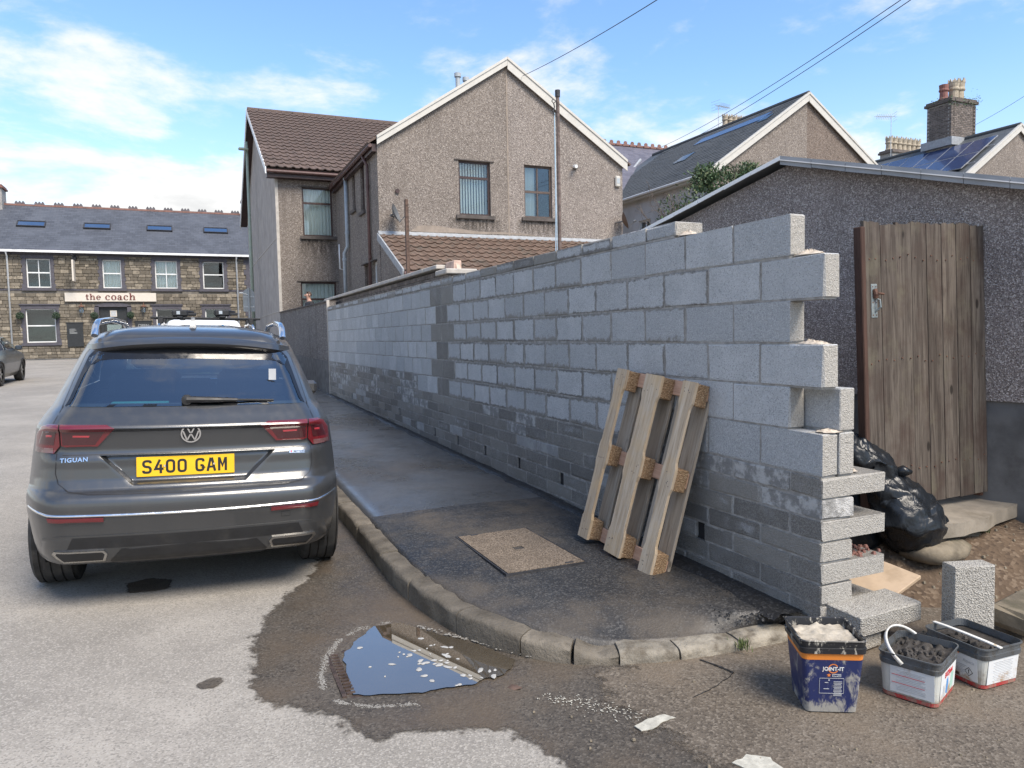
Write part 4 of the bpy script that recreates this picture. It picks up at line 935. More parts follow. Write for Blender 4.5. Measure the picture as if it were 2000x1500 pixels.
crumple('body', [(1.22, .42, .17), (1.20, .42, .27), (1.18, .44, .40), (1.15, .47, .52), (1.10, .50, .62), (1.04, .54, .70)], [.02, .19, .255, .225, .18, .10], 64, 46, 1.3, .8)
crumple('upper_folds', [(1.10, .52, .58), (1.05, .56, .68), (.98, .60, .79), (.93, .64, .89), (.90, .66, .96)], [.05, .15, .17, .13, .02], 56, 36, 4.1, .8)
mb = MB(); mb.tube([(1.10, .50, .70), (1.13, .44, .73), (1.17, .42, .72)], [.03, .035, .012], 8); mb.build('knot', MT['bag'], bag, smooth=True)
crumple('back_bulge', [(1.05, .72, .12), (1.05, .72, .25), (1.02, .74, .45), (.98, .74, .62)], [.05, .22, .22, .06], 40, 24, 8.2, .8)
# ================================================================== buckets
def rrect(a, b, r, n=5):
    P_ = []
    for cx, cy, a0 in ((a-r, b-r, 0), (-a+r, b-r, 90), (-a+r, -b+r, 180), (a-r, -b+r, 270)):
        for k in range(n+1): an = math.radians(a0+90*k/n); P_.append((cx+r*math.cos(an), cy+r*math.sin(an)))
    return P_
def tubshell(mb, levels, r, mi=0, cap0=False):
    R_ = []
    for z, a, b in levels: R_ += [(x, y, z) for x, y in rrect(a, b, r)]
    n = 24; F = [(j*n+k, j*n+(k+1) % n, (j+1)*n+(k+1) % n, (j+1)*n+k) for j in range(len(levels)-1) for k in range(n)]
    if cap0: F.append(tuple(range(n-1, -1, -1)))
    mb.add(R_, F, mi)
def fill_top(name, parent, a, b, z, mat, amp, seed, lumps=0, lm=None):
    mb = MB(); n = 22
    mb.grid(n, n, lambda i, j: (a*(2*i/(n-1)-1), b*(2*j/(n-1)-1), z+amp*fbm(i*.35+seed, j*.35, seed, 5)+amp*.5*fbm(i*1.1, j*1.1, seed)))
    o = mb.build(name, mat, parent, smooth=True, fix=False)
    if lumps:
        mb = MB()
        for k in range(lumps): r = random.uniform(.004, .016); blob(mb, random.uniform(-a, a)*.9, random.uniform(-b, b)*.9, z+amp*.1, r, r*1.2, 6)
        l = mb.build('lumps', lm, parent, fix=False); l['kind'] = 'stuff'
def rect_on(mb, M_, w, h, t_=.0012): 
    mb.hexa([M_ @ Vector(c_) for c_ in ((-w/2, -h/2, 0), (w/2, -h/2, 0), (w/2, h/2, 0), (-w/2, h/2, 0), (-w/2, -h/2, t_), (w/2, -h/2, t_), (w/2, h/2, t_), (-w/2, h/2, t_))])
# 1: tall navy tub
b1 = thing('navy_bucket', 'tall navy blue tub with orange band full of dried pale grout', 'bucket', (-.42, -.42, rz(-.4, -.4)+.008), (0, 0, math.radians(-28.5)), local=True)
mb = MB(); tubshell(mb, [(0, .095, .095), (.004, .105, .105), (.235, .124, .124)], .022, 0, True); mb.build('body', MT['tubblue'], b1, smooth=False); 
mb = MB(); tubshell(mb, [(.236, .1245, .1245), (.262, .1265, .1265)], .024); mb.build('orange_band', MT['tuborange'], b1)
mb = MB(); tubshell(mb, [(.263, .127, .127), (.265, .134, .134), (.288, .136, .136), (.29, .131, .131), (.312, .134, .134), (.318, .137, .137), (.322, .134, .134), (.318, .126, .126), (.27, .119, .119)], .027); mb.build('rim', MT['tubblack'], b1)
fill_top('grout', b1, .116, .116, .292, MT['slurry'], .011, 1.5)
tilt = math.atan2(.019, .231)
def face1(x, z): return faceM((x, -.105-.019*(z-.004)/.231-.0008, z), (1, 0, 0), (0, -math.sin(tilt), math.cos(tilt)))
text_mesh('JOINT-IT', .022, MT['labelwhite'], b1, face1(0.0, .196), 'brand_lettering', .0006, .0006)
mb = MB(); 
for k in range(22):
    a0, a1 = 2*PI*k/26+.5, 2*PI*(k+1)/26+.5; Mf = face1(0, .198)
    mb.hexa([Mf @ Vector((r*math.cos(a), r*math.sin(a), zz)) for zz in (-.0002, .0004) for r, a in ((.017, a0), (.021, a0), (.021, a1), (.017, a1))])
mb.build('ring_logo', MT['labelorange'], b1)
mb = MB(); rect_on(mb, face1(.014, .168), .036, .012); mb.build('label_strip', MT['labelgrey'], b1)
text_mesh('SIMPLE', .011, MT['tubblue'], b1, face1(.014, .168) @ Matrix.Translation((0, 0, .0012)), 'label_lettering', .0002, .0004)
mb = MB(); Mf = face1(-.017, .169); mb.prism([(.009*math.cos(PI/2+k*PI/5)*(1 if k % 2 == 0 else .45), .009*math.sin(PI/2+k*PI/5)*(1 if k % 2 == 0 else .45)) for k in range(10)], lambda u, v, w: tuple(Mf @ Vector((u, v, w))), 0, .001); mb.build('star_logo', MT['labelorange'], b1)
mb = MB()
for k in range(11): rect_on(mb, face1(.020, .140-k*.0062), .034-.006*(k % 3 == 2), .0016)
rect_on(mb, face1(-.026, .136), .014, .0025); rect_on(mb, face1(-.026, .108), .022, .0022); rect_on(mb, face1(-.016, .147), .006, .006)
mb.build('small_print', MT['labelgrey'], b1)
mb = MB()
for (x, z, w, h) in ((-.005, .155, .098, .0012), (-.005, .088, .098, .0012), (-.054, .1215, .0012, .066), (.044, .1215, .0012, .066)): rect_on(mb, face1(x, z), w, h)
mb.build('print_border', MT['labelgrey'], b1)
# 2/3: squat tubs
def squat(name, label, loc, rot, a, b, H, seed, hang):
    o = thing(name, label, 'bucket', loc, (0, 0, math.radians(rot)), local=True)
    mb = MB(); tubshell(mb, [(.0, a*.86, b*.86), (.004, a*.89, b*.89), (.02, a*.895, b*.895)], .03, 0, True); mb.build('red_base_band', MT['tubred'], o)
    mb = MB(); tubshell(mb, [(.0205, a*.894, b*.894), (H-.055, a*.955, b*.955)], .032); mb.build('body', MT['tubwhite'], o)
    mb = MB(); tubshell(mb, [(H-.054, a*.957, b*.957), (H-.052, a*.99, b*.99), (H-.032, a*1.0, b*1.0), (H-.030, a*.975, b*.975), (H-.008, a*.985, b*.985), (H-.006, a*1.02, b*1.02), (H, a*1.02, b*1.02), (H+.001, a*.985, b*.985), (H-.03, a*.955, b*.955)], .036); mb.build('rim', MT['tubclear'], o, smooth=False)
    return o
b2 = squat('white_bucket', 'squat grubby white tub of dark rubble with handle raised, beside the navy tub', (.025, -.53, rz(0, -.45)+.008), -68, .125, .150, .200, 2, 0)
fill_top('mud', b2, .108, .134, .170, MT['darkmud'], .018, 3.1, 45, MT['darkmud'])
def faceS(a, b, H, side, x, z):    # side 0: front (-Y), 1: right (+X)
    sl_ = (a if side else b)*.06/(H-.07); off = (a if side else b)*(.894+.061*(z-.02)/(H-.075))+.0008; tl = math.atan(sl_)
    return faceM((x, -off, z), (1, 0, 0), (0, -math.sin(tl), math.cos(tl))) if side == 0 else faceM((off, x, z), (0, 1, 0), (math.sin(tl), 0, math.cos(tl)))
F2 = lambda s, x, z: faceS(.125, .150, .200, s, x, z)
mb = MB(); rect_on(mb, F2(0, .015, .087), .175, .118); mb.build('paper_label', MT['labelwhite'], b2)
mb = MB()
for k in range(13):
    if k in (3, 8): continue
    rect_on(mb, F2(0, .012, .130-k*.0072) @ Matrix.Translation((0, 0, .0012)), .115-.03*(k % 4 == 1), .0022)
mb.build('small_print', MT['labelgrey'], b2)
mb = MB(); rect_on(mb, F2(0, .0, .108) @ Matrix.Translation((0, 0, .0012)), .13, .002); rect_on(mb, F2(0, .0, .072) @ Matrix.Translation((0, 0, .0012)), .13, .002); mb.build('red_print', MT['labelred'], b2)
mb = MB(); rect_on(mb, F2(1, .0, .085), .215, .118); mb.build('brand_label', MT['labelwhite'], b2)
text_mesh('EASYJoint', .034, MT['labelred'], b2, F2(1, .0, .122) @ Matrix.Translation((0, 0, .0016)), 'brand_lettering', .0012, .0004, .82)
def patch(par, M_, P_, mat, nm): 
    mb = MB(); mb.prism(P_, lambda u, v, w: tuple(M_ @ Vector((u, v, w))), .0013, .0020); mb.build(nm, mat, par)
patch(b2, F2(1, -.02, .075), [(-.012, -.035), (.014, -.045), (.024, .0), (.016, .028), (-.004, .022)], MT['labelblue'], 'print_figure')
patch(b2, F2(1, .05, .085), [(-.02, -.05), (.025, -.045), (.027, .02), (-.012, .025)], MT['labelteal'], 'print_panel')
patch(b2, F2(1, -.05, .06), [(-.02, -.03), (.012, -.03), (-.002, .015), (-.02, .025)], MT['labelgrey'], 'print_paving')
patch(b2, F2(1, -.058, .036), [(-.012, -.008), (.012, -.008), (.012, .008), (-.008, .008)], MT['labelorange'], 'print_badge')
def strap(par, pts, w, mat, wd=(0, 1, 0)):
    mb = MB(); V = []; n = len(pts)
    for i, p_ in enumerate(pts):
        p_ = Vector(p_); d = (Vector(pts[min(i+1, n-1)])-Vector(pts[max(i-1, 0)])).normalized(); side = d.cross(Vector(wd).normalized()); side = side.normalized() if side.length > .2 else Vector((0, 0, 1))
        wv = Vector(wd).normalized()*w/2; nv = side*.0025
        V += [p_-wv-nv, p_+wv-nv, p_+wv+nv, p_-wv+nv]
    F = [(i*4+k, i*4+(k+1) % 4, (i+1)*4+(k+1) % 4, (i+1)*4+k) for i in range(n-1) for k in range(4)]+[(3, 2, 1, 0), tuple((n-1)*4+k for k in range(4))]
    mb.add(V, F); return mb
hp = []
for k in range(19):
    a = PI*k/18; hp.append((-.02-.105*math.sin(a)**.8, -.156*math.cos(a), .165+.085*math.sin(a)**.8))
mb = strap(b2, hp, .016, MT['handle'], (.085, 0, .105)); mb.build('handle', MT['handle'], b2, smooth=True)
b3 = squat('white_bucket', 'squat white tub of murky water with handle across, nearest the right edge', (.395, -.52, rz(.4, -.5)+.008), -92, .155, .130, .190, 5, 1)
mb = MB(); mb.add([(x, y, .155) for x, y in rrect(.146, .122, .03)], [tuple(range(24))]); mb.build('water', MT['darkmud'], b3, fix=False)
fill_top('silt', b3, .13, .05, .157, MT['darkmud'], .010, 5.1, 12, MT['darkmud'])
F3 = lambda s, x, z: faceS(.155, .130, .190, s, x, z)
mb = MB(); rect_on(mb, F3(0, -.002, .080), .235, .108); mb.build('brand_label', MT['labelwhite'], b3)
text_mesh('EASYJoint', .036, MT['labelred'], b3, F3(0, -.045, .118) @ Matrix.Translation((0, 0, .0016)), 'brand_lettering', .0014, .0004, .85)
text_mesh('Azpects', .020, MT['labelgrey'], b3, F3(0, .075, .108) @ Matrix.Translation((0, 0, .0016)), 'maker_lettering', .0002, .0004, .85)
patch(b3, F3(0, -.03, .118), [(-.06, -.03), (-.02, -.028), (.03, -.018), (-.01, -.012), (-.055, .02)], MT['labelgreen'], 'green_swoosh')
patch(b3, F3(0, .018, .136), [(-.012, -.004), (.012, -.006), (.010, .006), (-.010, .005)], MT['labelorange'], 'orange_badge')
mb = MB()
for k in range(6): rect_on(mb, F3(0, -.005, .084-k*.0075) @ Matrix.Translation((0, 0, .0013)), .14-.02*(k % 3), .0022)
mb.build('small_print', MT['labelgrey'], b3)
Mf = F3(0, .075, .062) @ Matrix.Translation((0, 0, .0013)); mb = MB()
for (p_, q_) in (((0, .019), (.019, 0)), ((.019, 0), (0, -.019)), ((0, -.019), (-.019, 0)), ((-.019, 0), (0, .019))):
    d = Vector((q_[0]-p_[0], q_[1]-p_[1], 0)); nn = Vector((-d.y, d.x, 0)).normalized()*.0012
    mb.hexa([Mf @ (Vector((*e, 0))+s_*nn+Vector((0, 0, zz))) for zz in (0, .0005) for e, s_ in ((p_, -1), (q_, -1), (q_, 1), (p_, 1))])
mb.build('warning_diamond', MT['plateblack'], b3)
text_mesh('!', .026, MT['plateblack'], b3, Mf @ Matrix.Translation((0, 0, .0005)), 'warning_mark', .0008, .0004)
mb = MB()
for k in range(9): rect_on(mb, F3(0, .0+k*.0035, .034) @ Matrix.Translation((0, 0, .0013)), .0016, .014)
mb.build('barcode', MT['plateblack'], b3)
mb = MB(); rect_on(mb, F3(1, .0, .078), .19, .112); mb.build('paper_label', MT['labelwhite'], b3)
mb = MB()
for k in range(12): rect_on(mb, F3(1, .0, .122-k*.0078) @ Matrix.Translation((0, 0, .0013)), .12-.02*(k % 3 == 1), .0018)
mb.build('label_print', MT['labelgrey'], b3)
mb = strap(b3, [(-.165, -.045, .194), (-.10, -.05, .199), (0, -.052, .201), (.10, -.05, .199), (.168, -.045, .194)], .017, MT['handle']); mb.build('handle', MT['handle'], b3)
# ================================================================== houses
def clip(poly, axis, val, keep_less):
    out = []
    for i in range(len(poly)):
        a, b = poly[i], poly[(i+1) % len(poly)]
        ia = (a[axis] <= val+1e-9) if keep_less else (a[axis] >= val-1e-9); ib = (b[axis] <= val+1e-9) if keep_less else (b[axis] >= val-1e-9)
        if ia: out.append(a)
        if ia != ib:
            q = (val-a[axis])/(b[axis]-a[axis]); p_ = [a[0]+(b[0]-a[0])*q, a[1]+(b[1]-a[1])*q]; p_[axis] = val; out.append(tuple(p_))
    return out
def facade(mb, poly, holes, fn, rev=.12, mi=0):
    us = sorted({min(p[0] for p in poly), max(p[0] for p in poly)} | {h[0] for h in holes} | {h[1] for h in holes})
    vs_ = sorted({min(p[1] for p in poly), max(p[1] for p in poly)} | {h[2] for h in holes} | {h[3] for h in holes})
    for u0, u1 in zip(us, us[1:]):
        for v0, v1 in zip(vs_, vs_[1:]):
            cu, cv = (u0+u1)/2, (v0+v1)/2
            if any(h[0] < cu < h[1] and h[2] < cv < h[3] for h in holes): continue
            c_ = clip(clip(clip(clip(list(poly), 0, u0, False), 0, u1, True), 1, v0, False), 1, v1, True)
            c2 = []
            for p_ in c_:
                if not c2 or (abs(p_[0]-c2[-1][0])+abs(p_[1]-c2[-1][1])) > 1e-6: c2.append(p_)
            if len(c2) > 2 and (abs(c2[0][0]-c2[-1][0])+abs(c2[0][1]-c2[-1][1])) < 1e-6: c2.pop()
            if len(c2) >= 3: mb.add([fn(u, v, 0) for u, v in c2], [tuple(range(len(c2)))], mi)
    for u0, u1, v0, v1 in [h[:4] for h in holes]:
        for (a, b) in (((u0, v0), (u1, v0)), ((u1, v0), (u1, v1)), ((u1, v1), (u0, v1)), ((u0, v1), (u0, v0))):
            mb.add([fn(*a, 0), fn(*b, 0), fn(*b, rev), fn(*a, rev)], [(0, 1, 2, 3)], mi)
def window(par, fn, rect, style='brown', fold='curtain', trans=.66, mull=None, sill=True, w0=.07, lintel=False, cw=1.0):
    u0, u1, v0, v1 = rect; fm = {'brown': 'brownframe', 'wood': 'woodframe', 'white': 'white'}[style]; T = .055
    mb = MB(); a = (u0+.002, u1-.002, v0+.002, v1-.002); d = (w0, w0+.05)
    mb.fbox(fn, a[0], a[1], a[2], a[2]+T, *d); mb.fbox(fn, a[0], a[1], a[3]-T, a[3], *d)
    mb.fbox(fn, a[0], a[0]+T, a[2]+T, a[3]-T, *d); mb.fbox(fn, a[1]-T, a[1], a[2]+T, a[3]-T, *d)
    vt = None
    if trans: vt = lerp(v0, v1, trans); mb.fbox(fn, a[0]+T, a[1]-T, vt-T*.6, vt+T*.6, *d)
    if mull is not None:
        um = lerp(u0, u1, mull); segs = [(a[2]+T, (vt-T*.6) if vt else a[3]-T)]+([(vt+T*.6, a[3]-T)] if vt else [])
        for s0, s1 in segs: mb.fbox(fn, um-.02, um+.02, s0, s1, d[0]+.004, d[1]-.004)
    o = mb.build('window', MT[fm], par)
    mb = MB(); mb.fbox(fn, a[0]+.02, a[1]-.02, a[2]+.02, a[3]-.02, w0+.022, w0+.028); mb.build('pane', MT['glass'], o)
    if fold:
        mb = MB(); n = 60; vb, vt_ = v0+.03, v1-.02; uw = u0+(u1-u0)*cw
        if fold == 'blind':
            nsl = max(6, round((uw-u0)/.085))
            for k in range(nsl):
                c_ = lerp(u0+.02, uw-.02, (k+.5)/nsl); q = .036
                mb.add([fn(c_-q, vb, w0+.13), fn(c_+q*.8, vb, w0+.17), fn(c_+q*.8, vt_, w0+.17), fn(c_-q, vt_, w0+.13)], [(0, 1, 2, 3)])
        else: mb.grid(n+1, 2, lambda i, j: fn(lerp(u0+.01, uw-.01, i/n), vb if j == 0 else vt_, w0+.16+.03*math.sin(i*1.05+1.3*math.sin(i*.21))))
        mb.build('blind' if fold == 'blind' else 'curtain', MT['blind' if fold == 'blind' else 'curtain'], o, fix=False)
    if sill:
        mb = MB(); mb.fbox(fn, u0-.10, u1+.12, v0-.10, v0-.002, -.07, .065); mb.build('sill', MT['sill'], o)
    if lintel:
        mb = MB(); mb.fbox(fn, u0-.12, u1+.12, v1+.004, v1+.03, -.035, .02); mb.build('drip_mould', MT['sill'], o)
    return o
def tile_field(par, name, p0, du, dv, nrm, nu, nv, wu, wv, me_list, stag, cand, sink=0.0):
    for j in range(nv):
        for i in range(nu):
            c_ = p0+du*(wu*(i+(.5 if stag and j % 2 else 0)+.5))+dv*(wv*(j+.5)); cand.append((px_size(c_), c_, par))
def tile_mesh(w, l, kind):
    mb = MB(); n = 8 if kind == 'roman' else 1; th = .042 if kind == 'roman' else .016
    def f(i, j):
        u = i/n; h = 0
        if kind == 'roman': h = .040*max(0, math.sin(PI*(u*1.9-.35)))**1.2
        return (w*(u-.5), (j-.5)*l*1.12, h+(th if j == 0 else 0.003))
    mb.grid(n+1, 2, f)
    mb.add([f(i, 0) for i in range(n+1)]+[(f(i, 0)[0], f(i, 0)[1]+.004, f(i, 0)[2]-th*.8) for i in range(n+1)], [(i, i+1, n+2+i, n+1+i) for i in range(n)])
    return mb
def place_tiles(cands, limit, tm, mat, du, dv, nrm, name='roof_tile'):
    # cands: list of (size, centre, parent)
    R3 = Matrix((du, dv, nrm)).transposed(); eul = R3.to_euler(); me = tm.mesh(name, mat)
    cands = sorted(cands, key=lambda c_: -c_[0]); rest = {}
    for k, (s_, c_, par) in enumerate(cands):
        if k < limit: link(name, me, par, c_-ORG[par]+nrm*random.uniform(-.002, .004), eul)
        else: rest.setdefault(par, []).append(c_)
    for par, L in rest.items():
        mb = MB()
        for c_ in L:
            jr = nrm*random.uniform(-.002, .004); mb.add([R3 @ Vector(v)+c_+jr for v in tm.v], tm.f)
        o = mb.build('further_'+name+'s', mat, par, fix=False); o['kind'] = 'stuff'
# ---- house A (pebbledashed, brown tiles): main block X 0..9.8, rear wing with gable at Y=17.55
HX0, HX1, WX0, WX1, YG, YH = 0.0, 9.80, 2.02, 9.80, 17.55, 23.82
EZ, AZ, AX = 6.97, 9.52, 5.89
hA = thing('pebbledash_house', 'large beige pebbledashed house with brown tiled roofs and a cream edged rear gable', 'house', (5, 26, .3))
fnG = lambda u, v, w: (u, YG+w, v)
fnR = lambda u, v, w: (u, YH+w, v)
fnWL = lambda u, v, w: (WX0+w, u, v)
fnS = lambda u, v, w: (HX0+w, u, v)
W1 = (4.36, 5.33, 5.06, 6.60); W2 = (6.41, 7.33, 5.08, 6.62)
mb = MB(); facade(mb, [(WX0, .3), (AX, .3), (AX, AZ), (WX0, EZ)], [W1], fnG); mb.build('gable_wall', MT['dash'], hA)
mb = MB(); facade(mb, [(AX, .3), (WX1, .3), (WX1, EZ), (AX, AZ)], [W2], fnG); mb.build('gable_wall_half', MT['dashlt'], hA)
R1 = (.87, 1.90, 5.14, 6.81); R2 = (.72, 1.94, 2.0, 3.57)
mb = MB(); facade(mb, [(HX0+.06, .3), (WX0-.001, .3), (WX0-.001, 7.30), (HX0+.06, 7.30)], [R1, R2], fnR); mb.build('rear_wall', MT['dash'], hA)
SW = [(19.25, 19.75, 5.35, 6.85), (20.55, 21.0, 5.6, 6.7), (19.0, 19.55, 2.0, 3.75), (17.95, 18.45, 1.9, 3.75)]
mb = MB(); facade(mb, [(YG+.001, .3), (YH, .3), (YH, EZ+.2), (YG+.001, EZ+.0)], SW, fnWL); mb.build('wing_side_wall', MT['dash'], hA)
mb = MB(); mb.add([(WX1, YG+.001, .3), (WX1, 24.2, .3), (WX1, 24.2, EZ), (WX1, YG+.001, EZ)], [(0, 1, 2, 3)]); mb.build('wing_far_wall', MT['dash'], hA, fix=False)
RY, RZ, FY = 30.2, 11.02, 36.6
sA = (RZ-7.33)/(RY-23.55)
mb = MB(); facade(mb, [(YH+.001, .3), (FY, .3), (FY, 7.4), (RY, RZ-.12), (YH+.001, 7.4)], [], fnS); mb.build('street_side_wall', MT['render'], hA)
mb = MB(); mb.box(-.012, .085, YH-.012, YH+.085, .3, 7.25); mb.build('corner_bead', MT['strip'], hA)
mb = MB(); mb.box(-.012, .004, YH+.3, FY, 2.55, 2.58); mb.box(-.012, .004, YH+.3, FY, 5.05, 5.09); mb.build('drip_line', MT['strip'], hA)
mb = MB(); mb.box(0.01, HX1, FY-.1, FY, .3, 7.35); mb.build('front_wall', MT['dash'], hA)
mb = MB(); mb.box(AX-.02, AX+.025, YG-.010, YG-.001, 4.45, AZ-.1); mb.build('render_joint', MT['joint'], hA)
window(hA, fnG, W1, 'brown', 'blind', .70, None, True, lintel=True)
window(hA, fnG, W2, 'wood', 'curtain', .50, .5, True, cw=.48)
window(hA, fnR, R1, 'brown', 'curtain', .68, None, True, lintel=True)
window(hA, fnR, R2, 'brown', 'curtain', .62, None, True, lintel=True)
window(hA, fnWL, SW[0], 'brown', None, None, None, True); window(hA, fnWL, SW[1], 'brown', None, None, None, True)
window(hA, fnWL, SW[3], 'white', None, None, None, False)
mb = MB(); mb.fbox(fnWL, SW[2][0]+.01, SW[2][1]-.01, SW[2][2], SW[2][3]-.01, .06, .10); mb.build('back_door', MT['brownframe'], hA)
for s_ in (SW[2], SW[3]): mb = MB(); mb.fbox(fnWL, s_[0]-.05, s_[1]+.05, s_[3]+.004, s_[3]+.03, -.10, .02); mb.build('door_drip', MT['sill'], hA)
def soot(par, x0, x1, z0, z1, y):
    mb = MB(); n, m_ = 14, 8; mb.grid(n+1, m_+1, lambda i, j: (lerp(x0, x1, i/n), y, lerp(z1, z0, j/m_))); mb.at['edge'] = [(math.sin(PI*i/n)**.6*(1-j/m_), 0, 0) for j in range(m_+1) for i in range(n+1)]; mb.build('soot_streak', MT['soot'], par, fix=False)
soot(hA, 4.0, 5.7, 4.45, 4.95, YG-.004); soot(hA, 6.1, 7.7, 4.45, 4.98, YG-.004); soot(hA, .6, 2.0, 4.3, 5.03, YH-.004)
# wing roof + barge boards
def slab_roof(name, mat, par, P_, th=.05):
    a, b, c_, d = [Vector(p_) for p_ in P_]; n = (b-a).cross(d-a).normalized()
    if n.z < 0: n = -n
    mb = MB(); mb.hexa([a, b, c_, d, a+n*th, b+n*th, c_+n*th, d+n*th]); return mb.build(name, mat, par)
tA = (AZ-EZ)/(AX-WX0)
slab_roof('wing_roof', MT['tile'], hA, [(WX0-.25, YG-.08, EZ-.25*tA+.03), (WX0-.25, 27, EZ-.25*tA+.03), (AX, 27, AZ+.03), (AX, YG-.08, AZ+.03)])
slab_roof('wing_roof', MT['tile'], hA, [(WX1+.25, YG-.08, EZ-.25*tA+.03), (WX1+.25, 27, EZ-.25*tA+.03), (AX+.001, 27, AZ+.03), (AX+.001, YG-.08, AZ+.03)])
def barge(par, x0, z0, x1, z1, y, h=.20, mat='cream', th=.03):
    mb = MB(); mb.hexa([(x0, y-th, z0-h), (x1, y-th, z1-h), (x1, y, z1-h), (x0, y, z0-h), (x0, y-th, z0), (x1, y-th, z1), (x1, y, z1), (x0, y, z0)])
    dz = .055; mb.hexa([(x0, y-th-.025, z0-dz+.02), (x1, y-th-.025, z1-dz+.02), (x1, y+.06, z1-dz+.02), (x0, y+.06, z0-dz+.02), (x0, y-th-.025, z0+.045), (x1, y-th-.025, z1+.045), (x1, y+.06, z1+.045), (x0, y+.06, z0+.045)]); return mb.build('barge_board', MT[mat], par)
barge(hA, WX0-.02, EZ+.06-.02*tA, AX-.003, AZ+.06, YG-.085); barge(hA, AX+.003, AZ+.06, WX1+.12, EZ+.06-.12*tA, YG-.085, .30)
def gutter(par, p_, q_, r=.055, mat='brownpipe'):
    mb = MB(); mb.tube([p_, q_], r, 10); return mb.build('gutter', MT[mat], par)
gutter(hA, (WX0-.20, YG-.05, EZ-.17), (WX0-.20, YH-.1, EZ-.17)); mb = MB(); mb.box(WX0-.14, WX0-.015, YG-.01, YH, EZ-.32, EZ-.12); mb.build('soffit', MT['brownframe'], hA)
def pipe(par, pts, r, mat, name='downpipe', br=()):
    mb = MB(); mb.tube(pts, r, 10); o = mb.build(name, MT[mat], par, smooth=True)
    for z in br:
        mb = MB(); x, y = pts[0][:2]
        for a, b in zip(pts, pts[1:]):
            if min(a[2], b[2]) <= z <= max(a[2], b[2]) and abs(a[2]-b[2]) > .01: q = (z-a[2])/(b[2]-a[2]); x, y = lerp(a[0], b[0], q), lerp(a[1], b[1], q)
        mb.lathe([(r, z-.04), (r*1.25, z-.04), (r*1.25, z+.04), (r, z+.04)], 10, (x, y, 0)); mb.build('pipe_collar', MT[mat], o)
    return o
pipe(hA, [(WX0-.18, 18.6, EZ-.22), (WX0-.07, 18.5, EZ-.5), (WX0-.07, 18.5, 1.2)], .045, 'brownpipe', br=(5.9, 3.9))
pipe(hA, [(WX0-.08, 21.6, EZ-.15), (WX0-.08, 21.6, 4.55), (WX0-.16, 21.75, 4.35), (WX0-.16, 21.75, 1.2)], .06, 'greypipe', 'soil_pipe', (6.7, 5.0, 4.15))
pipe(hA, [(WX0-.22, 22.3, 4.7), (WX0-.22, 22.3, 3.9), (WX0-.03, 22.3, 3.85)], .022, 'white', 'overflow_pipe')
# main roof with tiles
mb = MB(); n_ = Vector((0, -sA, 1)).normalized()
slab_roof('roof_deck', MT['tile'], hA, [(-.32, 23.50, 7.29), (12, 23.50, 7.29), (12, RY, RZ), (-.32, RY, RZ)], .02)
slab_roof('front_roof_slope', MT['tile'], hA, [(-.32, FY+.3, 7.29), (12, FY+.3, 7.29), (12, RY, RZ), (-.32, RY, RZ)], .05)
mr = bpy.data.objects.new('main_roof', None); COL.objects.link(mr); mr.parent = hA; ORG[mr] = ORG[hA]; mr.empty_display_size = .2
dvM = Vector((0, RY-23.5, RZ-7.29)).normalized(); nM = Vector((1, 0, 0)).cross(dvM)
cand = []; tile_field(mr, 't', Vector((-.33, 23.47, 7.31))+nM*.022, Vector((1, 0, 0)), dvM, nM, 40, 18, .262, .425, None, False, cand)
cand = [c_ for c_ in cand if c_[1].x < 9.5]
place_tiles(cand, 68, tile_mesh(.262, .425, 'roman'), MT['tile'], Vector((1, 0, 0)), dvM, nM)
mb = MB()
for k in range(26): mb.tube([(-.30+k*.45, RY, RZ+.05), (-.30+k*.45+.44, RY, RZ+.05)], .10, 10)
mb.build('ridge_tiles', MT['tile'], hA, smooth=False)
gutter(hA, (-.3, 23.42, 7.20), (WX0+.1, 23.42, 7.20)); mb = MB(); mb.box(-.28, WX0, 23.5, 23.8, 7.02, 7.16); mb.build('soffit', MT['brownframe'], hA)
for y0, y1 in ((23.40, RY), (FY+.35, RY)):
    mb = MB(); z0 = 7.26; mb.hexa([(-.345, y0, z0-.16), (-.31, y0, z0-.16), (-.31, y1, RZ-.16), (-.345, y1, RZ-.16), (-.345, y0, z0+.06), (-.31, y0, z0+.06), (-.31, y1, RZ+.06), (-.345, y1, RZ+.06)]); mb.build('barge_board', MT['white'], hA)
    mb = MB(); mb.hexa([(-.31, y0, z0-.05), (0, y0, z0-.05), (0, y1, RZ-.05), (-.31, y1, RZ-.05), (-.31, y0, z0-.03), (0, y0, z0-.03), (0, y1, RZ-.03), (-.31, y1, RZ-.03)]); mb.build('verge_soffit', MT['brownframe'], hA)
for x, z in ((5.42, 10.05), (5.70, 9.95)):
    mb = MB(); mb.lathe([(.075, 9.0), (.075, z-.12), (.11, z-.12), (.11, z), (.0, z)], 14, (x-.0, 20.4, 0)); mb.build('flue', MT['greypipe'], hA, smooth=False)
